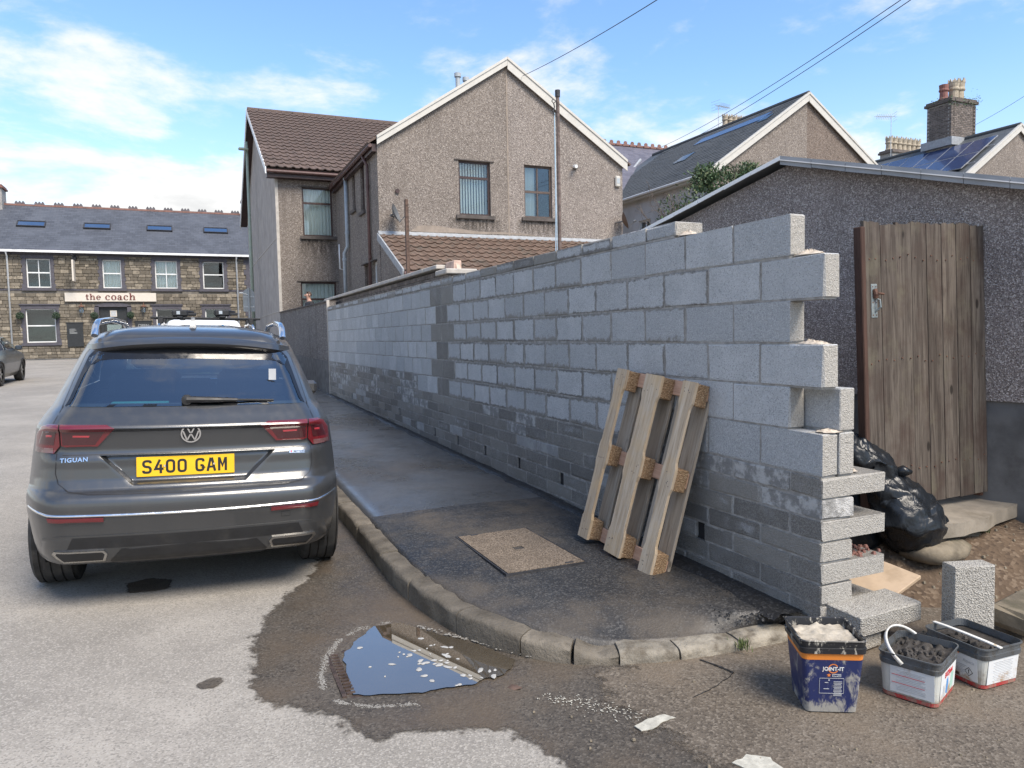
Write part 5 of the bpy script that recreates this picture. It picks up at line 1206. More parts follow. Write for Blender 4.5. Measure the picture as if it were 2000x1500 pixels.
# lean-to
LX0, LX1, LY = 2.0, 9.3, 15.05; LZ0, LZ1 = 3.20, 4.40
fnL = lambda u, v, w: (u, LY+.25+w, v)
mb = MB(); mb.box(LX0+.04, LX1, LY+.25, LY+.45, 1.0, 3.22); mb.build('lean_to_wall', MT['dash'], hA)
mb = MB(); mb.prism([(LY+.451, 1.0), (YG-.001, 1.0), (YG-.001, LZ1-.06), (LY+.451, 3.30)], lambda u, v, w: (LX0+.04+w, u, v), 0, .2); mb.build('lean_to_side', MT['dash'], hA)
dvL = Vector((0, YG-LY, LZ1-LZ0)).normalized(); nL = Vector((1, 0, 0)).cross(dvL)
lr = slab_roof('lean_to_roof', MT['tileold'], hA, [(LX0, LY, LZ0), (LX1, LY, LZ0), (LX1, YG, LZ1), (LX0, YG, LZ1)], .02)
cand = []; tile_field(lr, 't', Vector((LX0, LY-.02, LZ0))+nL*.022, Vector((1, 0, 0)), dvL, nL, 29, 8, .252, .345, None, False, cand)
place_tiles(cand, 300, tile_mesh(.252, .345, 'roman'), MT['tileold'], Vector((1, 0, 0)), dvL, nL)
mb = MB(); mb.hexa([(LX0-.02, YG-.14, LZ1-.00), (LX1, YG-.14, LZ1-.00), (LX1, YG-.003, LZ1+.03), (LX0-.02, YG-.003, LZ1+.03), (LX0-.02, YG-.14, LZ1+.025), (LX1, YG-.14, LZ1+.025), (LX1, YG-.003, LZ1+.12), (LX0-.02, YG-.003, LZ1+.12)]); mb.build('flashing', MT['lead'], lr)
mb = MB(); mb.hexa([(LX0-.05, LY-.05, LZ0-.14), (LX0-.01, LY-.05, LZ0-.14), (LX0-.01, YG, LZ1-.14), (LX0-.05, YG, LZ1-.14), (LX0-.05, LY-.05, LZ0+.06), (LX0-.01, LY-.05, LZ0+.06), (LX0-.01, YG, LZ1+.06), (LX0-.05, YG, LZ1+.06)]); mb.build('verge_board', MT['lead'], lr)
gutter(hA, (LX0-.02, LY-.06, LZ0-.05), (LX1, LY-.06, LZ0-.05)); mb = MB(); mb.box(LX0, LX1, LY, LY+.25, LZ0-.16, LZ0-.02); mb.build('soffit', MT['brownframe'], hA)
mb = MB(); mb.prism(jig([(2.9, 4.53), (6.8, 4.55), (6.3, 4.60), (5.2, 4.61), (4.3, 4.66), (3.6, 4.72), (3.1, 4.70)], 6, .03, 6.1), lambda u, v, w: (u, YG-w, v), .001, .006); mb.build('render_scar', MT['joint'], hA)
mb = MB(); mb.fbox(fnL, 7.4, 7.9, 3.9, 4.1, -.3, 0); 
mb = MB(); mb.prism([(.06*math.cos(k*PI/8), .06*math.sin(k*PI/8)) for k in range(16)], lambda u, v, w: (2.55+u, YG-w, 5.62+v), .0, .05); mb.build('vent_cap', MT['brownframe'], hA)
mb = MB(); mb.lathe([(.07, 0), (.07, -.06), (.045, -.10), (.0, -.10)], 12, (8.12, YG, 6.66), 'Y'); mb.build('bulkhead_fitting', MT['plinth'], hA); mb = MB(); mb.tube([(8.05, YG-.10, 6.66), (8.05, YG-.22, 6.64)], .055, 10); mb.build('security_lamp', MT['white'], hA)
al = MB(); al.cbox((9.60, YG-.045, 6.32), (.085, .045, .17), .03); o = al.build('alarm_box', MT['cream'], hA); mb = MB(); mb.cbox((9.60, YG-.092, 6.33), (.05, .004, .08), .002); mb.build('alarm_panel', MT['greypipe'], o)
def dish(name, label, c_, look, mat, r=.30):
    o = thing(name, label, 'satellite dish', c_); d = Vector(look).normalized(); q = d.to_track_quat('Z', 'Y').to_matrix()
    mb = MB(); mb.grid(20, 6, lambda i, j: Vector(c_)+q @ Vector((r*j/5*math.cos(2*PI*i/20)*.9, r*j/5*math.sin(2*PI*i/20), .10*(j/5)**2)), wrap=True); mb.build('reflector', MT[mat], o, smooth=True, fix=False)
    tip = Vector(c_)+q @ Vector((0, -.12, .36)); low_ = Vector(c_)+q @ Vector((0, -r, .08))
    mb = MB(); mb.tube([low_, tip], .012, 6); mb.tube([tip-d*.05, tip+d*.04], .035, 8); mb.build('feed_arm', MT['dish'], o)
    mb = MB(); mb.tube([Vector(c_), Vector(c_)-d*.08, (c_[0]+(.1 if c_[0] < 5 else -.1), YG-.02, c_[2]-.02)], .022, 6); mb.build('bracket', MT['dish'], o); return o
dish('satellite_dish', 'dark grey satellite dish by the lean-to roof at the gable corner', (2.34, YG-.32, 4.93), (.85, -.5, .35), 'dish', .27)
dish('satellite_dish', 'rusty satellite dish on the right edge of the gable wall', (9.62, YG-.28, 5.06), (.8, -.4, .3), 'dishrust', .27)
# ---- houses B and C (slate roofs), rear wings repeating along the terrace
def wing_house(name, label, x0, half_mat):
    xa, x1 = x0+4.1, x0+8.2; h = thing(name, label, 'house', (xa, 24, .3)); ez, az = 7.0, 9.79; tg = (az-ez)/4.1
    fn = lambda u, v, w: (u, YG+w, v)
    mb = MB(); mb.add([fn(x0, .3, 0), fn(xa, .3, 0), fn(xa, az, 0), fn(x0, ez, 0)], [(0, 1, 2, 3)]); mb.build('gable_wall', MT['dash'], h, fix=False)
    mb = MB(); mb.add([fn(xa, .3, 0), fn(x1, .3, 0), fn(x1, ez, 0), fn(xa, az, 0)], [(0, 1, 2, 3)]); mb.build('gable_wall_half', MT[half_mat], h, fix=False)  # this half of the gable has its own render colour
    fl = lambda u, v, w: (x0+w, u, v); hs = [(18.4, 19.15, 4.4, 6.1), (21.2, 22.0, 4.3, 5.9)]
    mb = MB(); facade(mb, [(YG+.001, .3), (25, .3), (25, ez), (YG+.001, ez)], hs, fl); mb.build('wing_side_wall', MT['whiterender'], h)
    for r_ in hs: window(h, fl, r_, 'white', None, .5, .5, True)
    mb = MB(); mb.add([(x1, YG+.001, .3), (x1, 25, .3), (x1, 25, ez), (x1, YG+.001, ez)], [(0, 1, 2, 3)]); mb.build('wing_far_wall', MT['dash'], h, fix=False)
    zl = ez-.25*tg+.03
    wl = slab_roof('wing_roof', MT['slatedk'], h, [(x0-.25, YG-.08, zl), (x0-.25, 27.2, zl), (xa, 27.2, az+.03), (xa, YG-.08, az+.03)], .02)
    slab_roof('wing_roof', MT['slatedk'], h, [(x1+.25, YG-.08, zl), (x1+.25, 27.2, zl), (xa+.001, 27.2, az+.03), (xa+.001, YG-.08, az+.03)])
    barge(h, x0-.25, zl+.03, xa-.003, az+.06, YG-.085, .26); barge(h, xa+.003, az+.06, x1+.25, zl+.03, YG-.085, .30)
    gutter(h, (x0-.30, YG-.08, zl-.05), (x0-.30, 25.5, zl-.05), .05, 'white'); mb = MB(); mb.box(x0-.24, x0-.01, YG, 25, zl-.16, zl-.04); mb.build('fascia', MT['cream'], h)
    mb = MB(); mb.tube([(xa, YG-.08, az+.07), (xa, 27, az+.07)], .09, 8); mb.build('ridge_tiles', MT['slatepc'], h)
    # main terrace roof behind
    slab_roof('main_roof', MT['slatemauve'], h, [(x0-3.45, 24.2, 7.5), (x0+8.0, 24.2, 7.5), (x0+8.0, 30.2, 11.0), (x0-3.45, 30.2, 11.0)])
    slab_roof('main_roof_front', MT['slatemauve'], h, [(x0-3.45, 36, 7.5), (x0+8.0, 36, 7.5), (x0+8.0, 30.2, 11.0), (x0-3.45, 30.2, 11.0)])
    mb = MB(); mb.box(x0-3.4, x0+7.9, 24.9, 25.1, .3, 7.9); mb.build('main_rear_wall', MT['render'], h)
    mb = MB()
    for k in range(28): mb.cbox((x0-3.2+k*.41, 30.2, 11.10), (.19, .09, .06), .02); mb.prism([(-.10, 0), (.10, 0), (.10, .10), (.05, .16), (-.05, .16), (-.10, .10)], lambda u, v, w: (x0-3.2+k*.41+u, 30.18+w, 11.16+v), 0, .03)
    mb.build('ridge_crest', MT['redridge'], h)
    mb = MB(); a = Vector((x0-.25, 24.0, zl+.06)); b_ = Vector((xa, 28.1, az+.10)); mb.tube([a, b_], .07, 6); mb.build('valley_flashing', MT['lead'], h)
    return h, wl, x0, xa, zl, az, tg
def pot(par, x, y, z, s=1.0, mat='pot', crown=True):
    mb = MB(); mb.lathe([(.17*s, 0), (.17*s, .07*s), (.14*s, .10*s), (.13*s, .30*s), (.165*s, .34*s), (.165*s, .38*s), (.145*s, .41*s), (.16*s, .55*s), (.13*s, .56*s), (.12*s, .3*s)], 14, (x, y, z)); 
    if crown:
        for k in range(8):
            a = 2*PI*k/8; mb.prism([(-.05*s, 0), (.05*s, 0), (0, .13*s)], lambda u, v, w: (x+(.15*s+w)*math.cos(a)-u*math.sin(a), y+(.15*s+w)*math.sin(a)+u*math.cos(a), z+.54*s+v), -.02*s, .01*s)
    return mb.build('chimney_pot', MT[mat], par, smooth=False)
def brick_stack(par, x0, x1, y0, y1, z0, z1, mat='brickbrown', rows=True, zb=None):
    mb = MB(); mb.box(x0+.015, x1-.015, y0+.015, y1-.015, z0, z1); st_ = mb.build('chimney_stack', MT['mortar'], par)
    if rows:
        bm_ = MB(); bm_.cbox((0, 0, 0), (.105, .05, .0325), .004); me = bm_.mesh('brick', MT[mat]); r = 0; z = (zb or z0)+.04
        while z < z1-.03:
            k = 0; x = x0+(.0 if r % 2 else -.11)
            while x < x1-.02:
                cx = min(max(x+.11, x0+.105), x1-.105); link('brick', me, st_, Vector((cx, y0+.05, z))-ORG[st_]); x += .225
            if r % 1 == 0:
                y = y0+.17+(0 if r % 2 else .11)
                while y < y1-.1: link('brick', me, st_, Vector((x0+.05, y, z))-ORG[st_], (0, 0, PI/2)); y += .225
            z += .078; r += 1
    mb = MB(); mb.cbox(((x0+x1)/2, (y0+y1)/2, z1+.05), ((x1-x0)/2+.08, (y1-y0)/2+.08, .06), .01); mb.cbox(((x0+x1)/2, (y0+y1)/2, z1+.15), ((x1-x0)/2+.03, (y1-y0)/2+.03, .045), .01); mb.build('chimney_cap', MT[mat], st_)
    return st_
def aerial(name, label, p_, hgt, yaw_):
    o = thing(name, label, 'aerial', p_); x, y, z = p_; mb = MB(); mb.tube([(x, y, z), (x, y, z+hgt)], .018, 6); mb.build('mast', MT['aluminium'], o)
    d = Vector((math.cos(yaw_), math.sin(yaw_), .05)); s_ = Vector((-math.sin(yaw_), math.cos(yaw_), 0)); t0 = Vector((x, y, z+hgt))
    mb = MB(); mb.tube([t0-d*.25, t0+d*.95], .014, 6)
    for k in range(9): c_ = t0+d*(.0+.1*k); l = .22-.010*k; mb.tube([c_-s_*l+Vector((0, 0, .12)), c_, c_+s_*l+Vector((0, 0, .12))], .007, 4); mb.tube([c_-s_*l-Vector((0, 0, .12)), c_, c_+s_*l-Vector((0, 0, .12))], .007, 4)
    for k in range(4): c_ = t0-d*.22+Vector((0, 0, -.22+.15*k)); mb.tube([c_-s_*.3, c_+s_*.3], .007, 4)
    mb.build('elements', MT['aluminium'], o); return o
hB, wlB, bx0, bxa, bzl, baz, btg = wing_house('slate_roofed_house', 'slate roofed terrace house with two tone pebbledash gable behind the garage', 13.3, 'dashdark')
dvB = Vector((bxa-bx0+.25, 0, baz+.03-bzl)).normalized(); duB = Vector((0, -1, 0)); nB = duB.cross(dvB)
cand = []; tile_field(wlB, 't', Vector((bx0-.27, 26.0, bzl))+nB*.024, duB, dvB, nB, 33, 25, .255, .208, None, True, cand)
place_tiles(cand, 300, tile_mesh(.250, .24, 'flat'), MT['slatepc'], duB, dvB, nB, 'slate')
pipe(hB, [(13.2, 24.0, 6.7), (13.22, 23.9, 6.35), (13.22, 23.9, .8)], .05, 'blackplastic')
sk = MB(); 
for (u, v, a, b) in ((21.6, .52, .4, .30), (18.4, .80, .25, .2)):
    c_ = Vector((bx0-.25, u, bzl))+dvB*4.95*v+nB*.08; mb = MB()
    mb.hexa([c_+duB*sx*a+dvB*sy*b+nB*h_ for h_ in (-.06, .0) for sx, sy in ((-1, -1), (1, -1), (1, 1), (-1, 1))]); mb.build('rooflight', MT['glass'], wlB)
c_ = Vector((bx0-.25, 20.6, bzl))+dvB*4.3+nB*.07; mb = MB(); mb.hexa([c_+duB*sx*2.0+dvB*sy*.28+nB*h_ for h_ in (-.05, .0) for sx, sy in ((-1, -1), (1, -1), (1, 1), (-1, 1))]); mb.build('solar_strip', MT['solar'], wlB)
sB = brick_stack(hB, 24.0, 26.0, 29.8, 30.7, 10.3, 12.45, rows=False)
for k in range(6): pot(sB, 24.2+k*.32, 30.2, 12.62, 1.0)
hC, wlC, cx0, cxa, czl, caz, ctg = wing_house('solar_panelled_house', 'slate roofed house with solar panels and a tall brick chimney at the far right', 24.8, 'dash')
dvC = Vector((cxa-cx0+.25, 0, caz+.03-czl)).normalized(); duC = Vector((0, -1, 0)); nC = duC.cross(dvC)
for r_ in range(2):
    for k in range(6):
        o0 = Vector((cx0-.25, 24.0, czl))+dvC*(1.75+r_*1.35)+duC*(k*1.02)+nC*.11; w_, l_ = 1.0, 1.32
        mb = MB(); mb.hexa([o0+duC*a+dvC*b+nC*h_ for h_ in (0, .035) for a, b in ((0, 0), (w_, 0), (w_, l_), (0, l_))]); pn = mb.build('solar_panel', MT['aluminium'], wlC)
        mb = MB(); mb.hexa([o0+duC*a+dvC*b+nC*h_ for h_ in (.0355, .038) for a, b in ((.02, .02), (w_-.02, .02), (w_-.02, l_-.02), (.02, l_-.02))]); mb.build('cells', MT['solar'], pn)
for b in (2.2, 3.6): 
    o0 = Vector((cx0-.25, 24.2, czl))+dvC*b+nC*.09; mb = MB(); mb.tube([o0, o0+duC*6.6], .02, 6); mb.build('panel_rail', MT['aluminium'], wlC)
sC = brick_stack(hC, 28.15, 29.75, 20.0, 21.2, 8.9, 11.45, zb=9.9)
pot(sC, 28.45, 20.6, 11.65, 1.25, 'potred', False); pot(sC, 28.95, 20.5, 11.65, 1.45); pot(sC, 29.42, 20.6, 11.65, 1.6)
mb = MB(); mb.box(28.0, 29.9, 19.85, 21.35, 9.55, 9.9); mb.build('lead_apron', MT['lead'], sC)
s2 = brick_stack(hC, 36.4, 39.2, 29.8, 30.7, 10.3, 12.15, rows=False)
for k in range(7): pot(s2, 36.6+k*.4, 30.2, 12.3, 1.35)
mb = MB()
for k in range(260):
    a = random.random()*2*PI; s_ = random.random(); x = 28.95+.95*math.cos(a)*(.85+.3*random.random()); y = 20.0+random.uniform(-.15, .1) if random.random() < .6 else 20.6+.7*math.sin(a); x = max(28.0, min(29.95, x)); z = 11.5+random.gauss(0, .13)+(.45*max(0, random.gauss(0, .5)) if x > 29.5 else 0)
    q = Vector((random.gauss(0, 1), random.gauss(0, 1), random.gauss(0, 1))).normalized(); r_ = q.orthogonal().normalized(); l = .05
    mb.add([Vector((x, y, z))+q*l, Vector((x, y, z))+r_*l*.5, Vector((x, y, z))-q*l, Vector((x, y, z))-r_*l*.5], [(0, 1, 2, 3)])
tag(mb.build('chimney_weeds', MT['leaf'], fix=False), 'green weeds growing out of the tall brick chimney top', 'weed')['kind'] = 'stuff'
aerial('tv_aerial', 'thin television aerial beside the pale chimney pots behind the slate roof', (23.6, 30, 11.3), 2.3, .2)
aerial('tv_aerial', 'television aerial with many rods left of the row of far chimney pots', (35.9, 29.5, 11.0), 3.1, 2.6)
# ================================================================== the pub across the junction
PY = 45.0
pub = thing('stone_pub', 'two storey stone pub with slate roof across the road junction', 'pub', (-6, 47, .6))
fnP = lambda u, v, w: (u, PY+w, v)
UPW = [(-10.87, -9.73, 4.66, 6.23), (-7.22, -6.28, 4.66, 6.25), (-4.55, -3.38, 4.66, 6.25), (-2.0, -.84, 4.66, 6.25), (-14.6, -13.4, 4.66, 6.23)]
LOW = [(-11.03, -9.62, 1.66, 3.50), (-4.60, -3.42, 1.66, 3.47), (-1.97, -.77, 1.66, 3.47), (-14.8, -13.5, 1.66, 3.5)]
DOOR = (-7.50, -6.08, .70, 3.64)
mb = MB(); facade(mb, [(-20, .3), (.70, .3), (.70, 6.75), (-20, 6.75)], UPW+LOW+[DOOR], fnP, .2); mb.build('wall', MT['pubmortar'], pub)
mb = MB(); mb.box(-20, .69, PY+8, PY+8.2, .3, 6.7); mb.prism([(PY+.001, .3), (PY+8, .3), (PY+8, 6.7), (PY+4, 9.5), (PY+.001, 6.7)], lambda u, v, w: (.5+w, u, v), 0, .2); mb.build('gable_and_rear_wall', MT['pubmortar'], pub)
rects = []
for (a, b, c_, d) in UPW: rects.append((a-.17, b+.17, c_-.16, d+.20))
for (a, b, c_, d) in LOW: rects.append((a-.17, b+.17, c_-.19, d+.26))
rects += [(-7.68, -5.90, .5, 3.88), (-20, .7, 4.50, 4.60), (-20, .7, 6.42, 6.75), (-9.15, -4.52, 3.87, 4.41)]
sm = MB(); sm.cbox((0, 0, 0), (.5, .5, .5), .06, jit=.5); sm = sm.mesh('stone', MT['pubstone'])
sts = []; z = .62
while z < 6.42:
    h = random.choice([.13, .15, .17, .19, .22]); x = -14.9+random.random()*.3
    while x < .68:
        w_ = random.uniform(.18, .52); x1 = min(x+w_, .69); ok = True; a = x
        for r in rects:
            if z+h > r[2]+.04 and z < r[3]-.04:
                if r[0] <= a < r[1]: ok = False; x = r[1]; break
                if a < r[0] < x1: x1 = r[0]
        if not ok: continue
        if x1-a > .06: sts.append((a+.008, x1-.008, z+.007, min(z+h, 6.43)-.007))
        x = x1
    z += h
def clipr(s_):
    a, b, c_, d = s_
    for r in rects:
        if b > r[0] and a < r[1] and d > r[2] and c_ < r[3]:
            if c_ < r[2]: d = min(d, r[2])
            elif d > r[3]: c_ = max(c_, r[3])
    return (a, b, c_, d)
sts = [clipr(s_) for s_ in sts]; sts = [s_ for s_ in sts if s_[3]-s_[2] > .04]
sts.sort(key=lambda s_: -((s_[1]-s_[0])*(s_[3]-s_[2])*(1 if s_[0] > -12.3 else 0)))
mb = MB(); PR = []
for k, (a, b, c_, d) in enumerate(sts):
    dp = random.uniform(.03, .075)
    if k < 300:
        o = link('stone', sm, pub, Vector(((a+b)/2, PY-dp/2+.02, (c_+d)/2))-ORG[pub]); o.scale = (b-a, dp+.05, d-c_)
    else:
        n0 = len(mb.v); mb.cbox(((a+b)/2, PY-dp/2+.02, (c_+d)/2), ((b-a)/2, dp/2+.025, (d-c_)/2), .012); rr = random.random(); PR += [(rr, 0, 0)]*(len(mb.v)-n0)
mb.at['prm'] = PR; o = mb.build('smaller_stones', MT['pubstone'], pub, fix=False); o['kind'] = 'stuff'
def surround(r, hood, quoin=True):
    a, b, c_, d = r; mb = MB(); w0, w1 = -.06, .03
    for s_ in (0, 1):
        z = c_-.02; k = 0
        while z < d:
            e = .165 if k % 2 else .23; h = min(.21, d-z); u = (a-e, a-.001) if s_ == 0 else (b+.001, b+e); mb.fbox(fnP, u[0], u[1], z, z+h-.002, w0-.004*(k % 2), w1); z += h; k += 1
    mb.fbox(fnP, a-.22, b+.22, d+.001, d+.20, w0-.002, w1)
    if hood: mb.fbox(fnP, a-.26, b+.26, d+.201, d+.27, w0-.06, w1)
    mb.fbox(fnP, a-.24, b+.24, c_-.17, c_-.021, w0-.05, w1); return mb.build('window_surround', MT['slatepaint'], pub)
folds = [None, 'blind', 'curtain', None, None]
for i, r in enumerate(UPW):
    surround(r, False); window(pub, fnP, r, 'white', ['x', 'curtain', 'curtain', 'x', 'x'][i] if folds[i] else None, .52, .5 if i in (0, 2) else None, False, .09)
for r in LOW: surround(r, True); window(pub, fnP, r, 'white', None, .50, None, False, .09)
mb = MB(); mb.fbox(fnP, -20, .69, 4.50, 4.60, -.03, .02); mb.fbox(fnP, -20, .69, 6.44, 6.74, -.025, .02); mb.build('string_course', MT['slatepaint'], pub)
mb = MB(); z = .62; k = 0
while z < 6.4: mb.fbox(fnP, .70-(.30 if k % 2 else .42), .715, z, z+.30, -.08, .0); z += .305; k += 1
mb.build('corner_quoins', MT['slatepaint'], pub)
mb = MB()
for u in ((-7.72, -7.501), (-6.079, -5.86)): mb.fbox(fnP, u[0], u[1], .6, 3.64, -.07, .05)
for k in range(10):
    u0, u1 = lerp(-7.72, -5.86, k/10), lerp(-7.72, -5.86, (k+1)/10); hh = lambda u: 3.66+.20*(1-((u+6.79)/.93)**2); mb.hexa([fnP(u0, 3.60, -.07), fnP(u1, 3.60, -.07), fnP(u1, 3.60, .05), fnP(u0, 3.60, .05), fnP(u0, hh(u0), -.07), fnP(u1, hh(u1), -.07), fnP(u1, hh(u1), .05), fnP(u0, hh(u0), .05)])
mb.build('door_surround', MT['slatepaint'], pub)
mb = MB(); mb.fbox(fnP, -7.49, -7.30, .7, 3.63, .1, .16); mb.fbox(fnP, -6.27, -6.09, .7, 3.63, .1, .16); mb.fbox(fnP, -7.30, -6.27, 2.72, 2.84, .1, .16); mb.fbox(fnP, -7.30, -6.27, 2.84, 3.63, .12, .15); mb.fbox(fnP, -7.30, -6.27, .7, 2.72, .16, .19); dr = mb.build('door', MT['blackpaint'], pub)
mb = MB(); mb.fbox(fnP, -6.96, -6.62, 3.05, 3.40, .09, .118); mb.build('notice', MT['signcream'], dr); mb = MB(); mb.fbox(fnP, -6.92, -6.66, 3.09, 3.36, .086, .0895); mb.build('notice_print', MT['labelgrey'], dr)
mb = MB(); mb.fbox(fnP, -7.15, -6.42, 1.55, 2.6, .152, .159); mb.build('door_glass', MT['carglass'], dr)
mb = MB(); mb.box(-19.9, .4, PY+1.2, PY+1.25, .7, 6.6); mb.box(-19.9, .4, PY+.25, PY+1.2, 3.95, 4.0); mb.build('dark_backing', MT['darkroom'], pub)  # near-black backing added so the rooms behind the panes look unlit
# roof
RPY, RPZ = 49.0, 9.66
pr_ = slab_roof('roof', MT['slatepub'], pub, [(-20, PY-.32, 6.62), (.85, PY-.32, 6.62), (.85, RPY, RPZ), (-20, RPY, RPZ)])
slab_roof('rear_roof', MT['slatepub'], pub, [(-20, PY+8.3, 6.62), (.85, PY+8.3, 6.62), (.85, RPY, RPZ), (-20, RPY, RPZ)])
mb = MB(); mb.box(-20, .86, RPY-.10, RPY+.10, RPZ+.0, RPZ+.11); mb.build('ridge_tiles', MT['redridge'], pr_)
for g_ in range(19):
    mb = MB()
    for k in range(3): x = .30-g_*.985+k*.17-.3; mb.prism([(-.075, 0), (.075, 0), (.09, .06), (.04, .15), (0, .19), (-.04, .15), (-.09, .06)], lambda u, v, w: (x+u, RPY-.03+w, RPZ+.11+v), 0, .05)
    mb.build('ridge_crest', MT['darkridge'], pr_)
dvP = Vector((0, RPY-PY+.32, RPZ-6.62)).normalized(); nP = Vector((1, 0, 0)).cross(dvP)
for x0 in (-11.50, -8.22, -4.93, -1.80):
    c_ = Vector((x0+.68, 47.0, 8.28+.07)); mb = MB(); W_, H_ = .70, .31
    for (a, b, d, e) in ((-W_, W_, -H_, -H_+.06), (-W_, W_, H_-.06, H_), (-W_, -W_+.06, -H_+.06, H_-.06), (W_-.06, W_, -H_+.06, H_-.06)): mb.hexa([c_+Vector((1, 0, 0))*p_+dvP*q_+nP*h_ for h_ in (-.1, .07) for p_, q_ in ((a, d), (b, d), (b, e), (a, e))])
    o = mb.build('rooflight', MT['darkmetal'], pr_); mb = MB(); mb.hexa([c_+Vector((1, 0, 0))*p_+dvP*q_+nP*h_ for h_ in (.0, .045) for p_, q_ in ((-W_+.06, -H_+.06), (W_-.06, -H_+.06), (W_-.06, H_-.06), (-W_+.06, H_-.06))]); mb.build('rooflight_glass', MT['skyglass'], o)
mb = MB(); mb.box(-20, .85, PY-.44, PY-.33, 6.54, 6.66); mb.box(-20, .85, PY-.33, PY-.01, 6.60, 6.63); mb.build('gutter', MT['white'], pub)
for x in (-11.70, -.12): pipe(pub, [(x, PY-.38, 6.55), (x, PY-.12, 6.35), (x, PY-.12, .7)], .045, 'white')
for x, zt in ((-12.75, 10.75), (.98, 10.75)): brick_stack(pub, x-.35, x+.35, RPY-.6, RPY+.6, 8.5, zt-.2, 'brick', False)
# sign board with hand-built serif lettering
sg_ = thing('pub_sign', 'long cream pub name board above the door', 'sign', (-6.83, PY-.1, 3.89))
mb = MB(); mb.fbox(fnP, -9.11, -4.55, 3.90, 4.38, -.16, -.04); mb.build('board', MT['signcream'], sg_)
def arc(mb, cx, cy, rx, ry, a0, a1, thick, thin, n=22):
    O_, I_ = [], []
    for k in range(n+1):
        a = math.radians(lerp(a0, a1, k/n)); c_, s_ = math.cos(a), math.sin(a); t_ = thin+(thick-thin)*abs(c_)**1.2
        O_.append((cx+rx*c_, cy+ry*s_)); I_.append((cx+(rx-t_)*c_, cy+(ry-max(thin, t_*.6))*s_))
    for k in range(n):
        P_ = [O_[k], O_[k+1], I_[k+1], I_[k]]; mb.prism(P_, lambda u, v, w: fnP(u, v, w), -.185, -.1601)
def bar(mb, x0, x1, z0, z1): mb.fbox(fnP, x0, x1, z0, z1, -.185, -.1601)
def glyph(ch, x, b, h, par):
    mb = MB(); T = .27*h; th = .09*h; w = 0
    if ch == 'o': arc(mb, x+.5*h, b+.5*h, .5*h, .52*h, 0, 360, T, th); w = 1.0
    if ch == 'c': arc(mb, x+.5*h, b+.5*h, .5*h, .52*h, 48, 315, T, th); arc(mb, x+.76*h, b+.78*h, .13*h, .13*h, 0, 360, .125*h, .125*h, 10); w = .93
    if ch == 'e': arc(mb, x+.5*h, b+.5*h, .5*h, .52*h, 0, 318, T, th); bar(mb, x+.22*h, x+.99*h, b+.46*h, b+.55*h); w = 1.0
    if ch == 'a': arc(mb, x+.36*h, b+.28*h, .36*h, .29*h, 20, 340, T*.9, th); arc(mb, x+.42*h, b+.66*h, .38*h, .36*h, 0, 160, T, th); bar(mb, x+.53*h, x+.80*h, b+.10*h, b+.70*h); bar(mb, x+.53*h, x+.98*h, b, b+.10*h); w = .98
    if ch == 'h': bar(mb, x+.12*h, x+.38*h, b+.08*h, b+1.45*h); bar(mb, x, x+.5*h, b, b+.08*h); bar(mb, x, x+.12*h, b+1.36*h, b+1.45*h); arc(mb, x+.68*h, b+.60*h, .38*h, .42*h, 0, 170, T, th); bar(mb, x+.80*h, x+1.06*h, b+.08*h, b+.62*h); bar(mb, x+.68*h, x+1.18*h, b, b+.08*h); w = 1.18
    if ch == 't': bar(mb, x+.16*h, x+.42*h, b+.2*h, b+1.28*h); bar(mb, x, x+.68*h, b+.88*h, b+1.0*h); arc(mb, x+.43*h, b+.24*h, .27*h, .26*h, 180, 335, T, th); w = .68
    mb.build('letter', MT['signred'], par); return w*h
x = -8.10
for ch in 'the': x += glyph(ch, x, 4.0, .225, sg_)+.05
x += .17
for ch in 'coach': x += glyph(ch, x, 3.985, .262, sg_)+.05
# hanging sign seen edge on, lanterns, topiary, blackboards
hs = thing('hanging_sign', 'pub sign hanging edge on from an iron bracket between upper windows', 'sign', (-8.56, PY-.5, 4.95))
mb = MB(); mb.box(-8.60, -8.52, PY-.98, PY-.30, 4.97, 6.12); mb.build('board', MT['signcream'], hs)
mb = MB(); mb.tube([(-8.56, PY-.02, 6.38), (-8.56, PY-1.05, 6.38)], .03, 6); mb.tube([(-8.56, PY-.02, 6.05), (-8.56, PY-.25, 6.15), (-8.56, PY-.5, 6.36)], .02, 6); mb.tube([(-8.56, PY-.4, 6.36), (-8.56, PY-.4, 6.1)], .015, 5); mb.tube([(-8.56, PY-.9, 6.36), (-8.56, PY-.9, 6.1)], .015, 5); mb.cbox((-8.56, PY-.1, 6.3), (.10, .08, .14), .03); mb.build('bracket', MT['darkmetal'], hs)
for x, w_ in ((-8.33, 'left'), (-5.22, 'right')):
    o = thing('wall_lantern', 'old iron wall lantern below the %s end of the pub sign' % w_, 'lantern', (x, PY-.25, 3.2)); mb = MB(); mb.tube([(x, PY-.02, 3.75), (x, PY-.2, 3.82), (x, PY-.25, 3.72)], .02, 6); mb.lathe([(.02, 3.72), (.16, 3.60), (.14, 3.58)], 8, (x, PY-.25, 0)); mb.build('hood', MT['rust'], o); mb = MB(); mb.lathe([(.12, 3.58), (.08, 3.28), (.0, 3.27)], 6, (x, PY-.25, 0)); mb.build('glass', MT['carglass'], o)
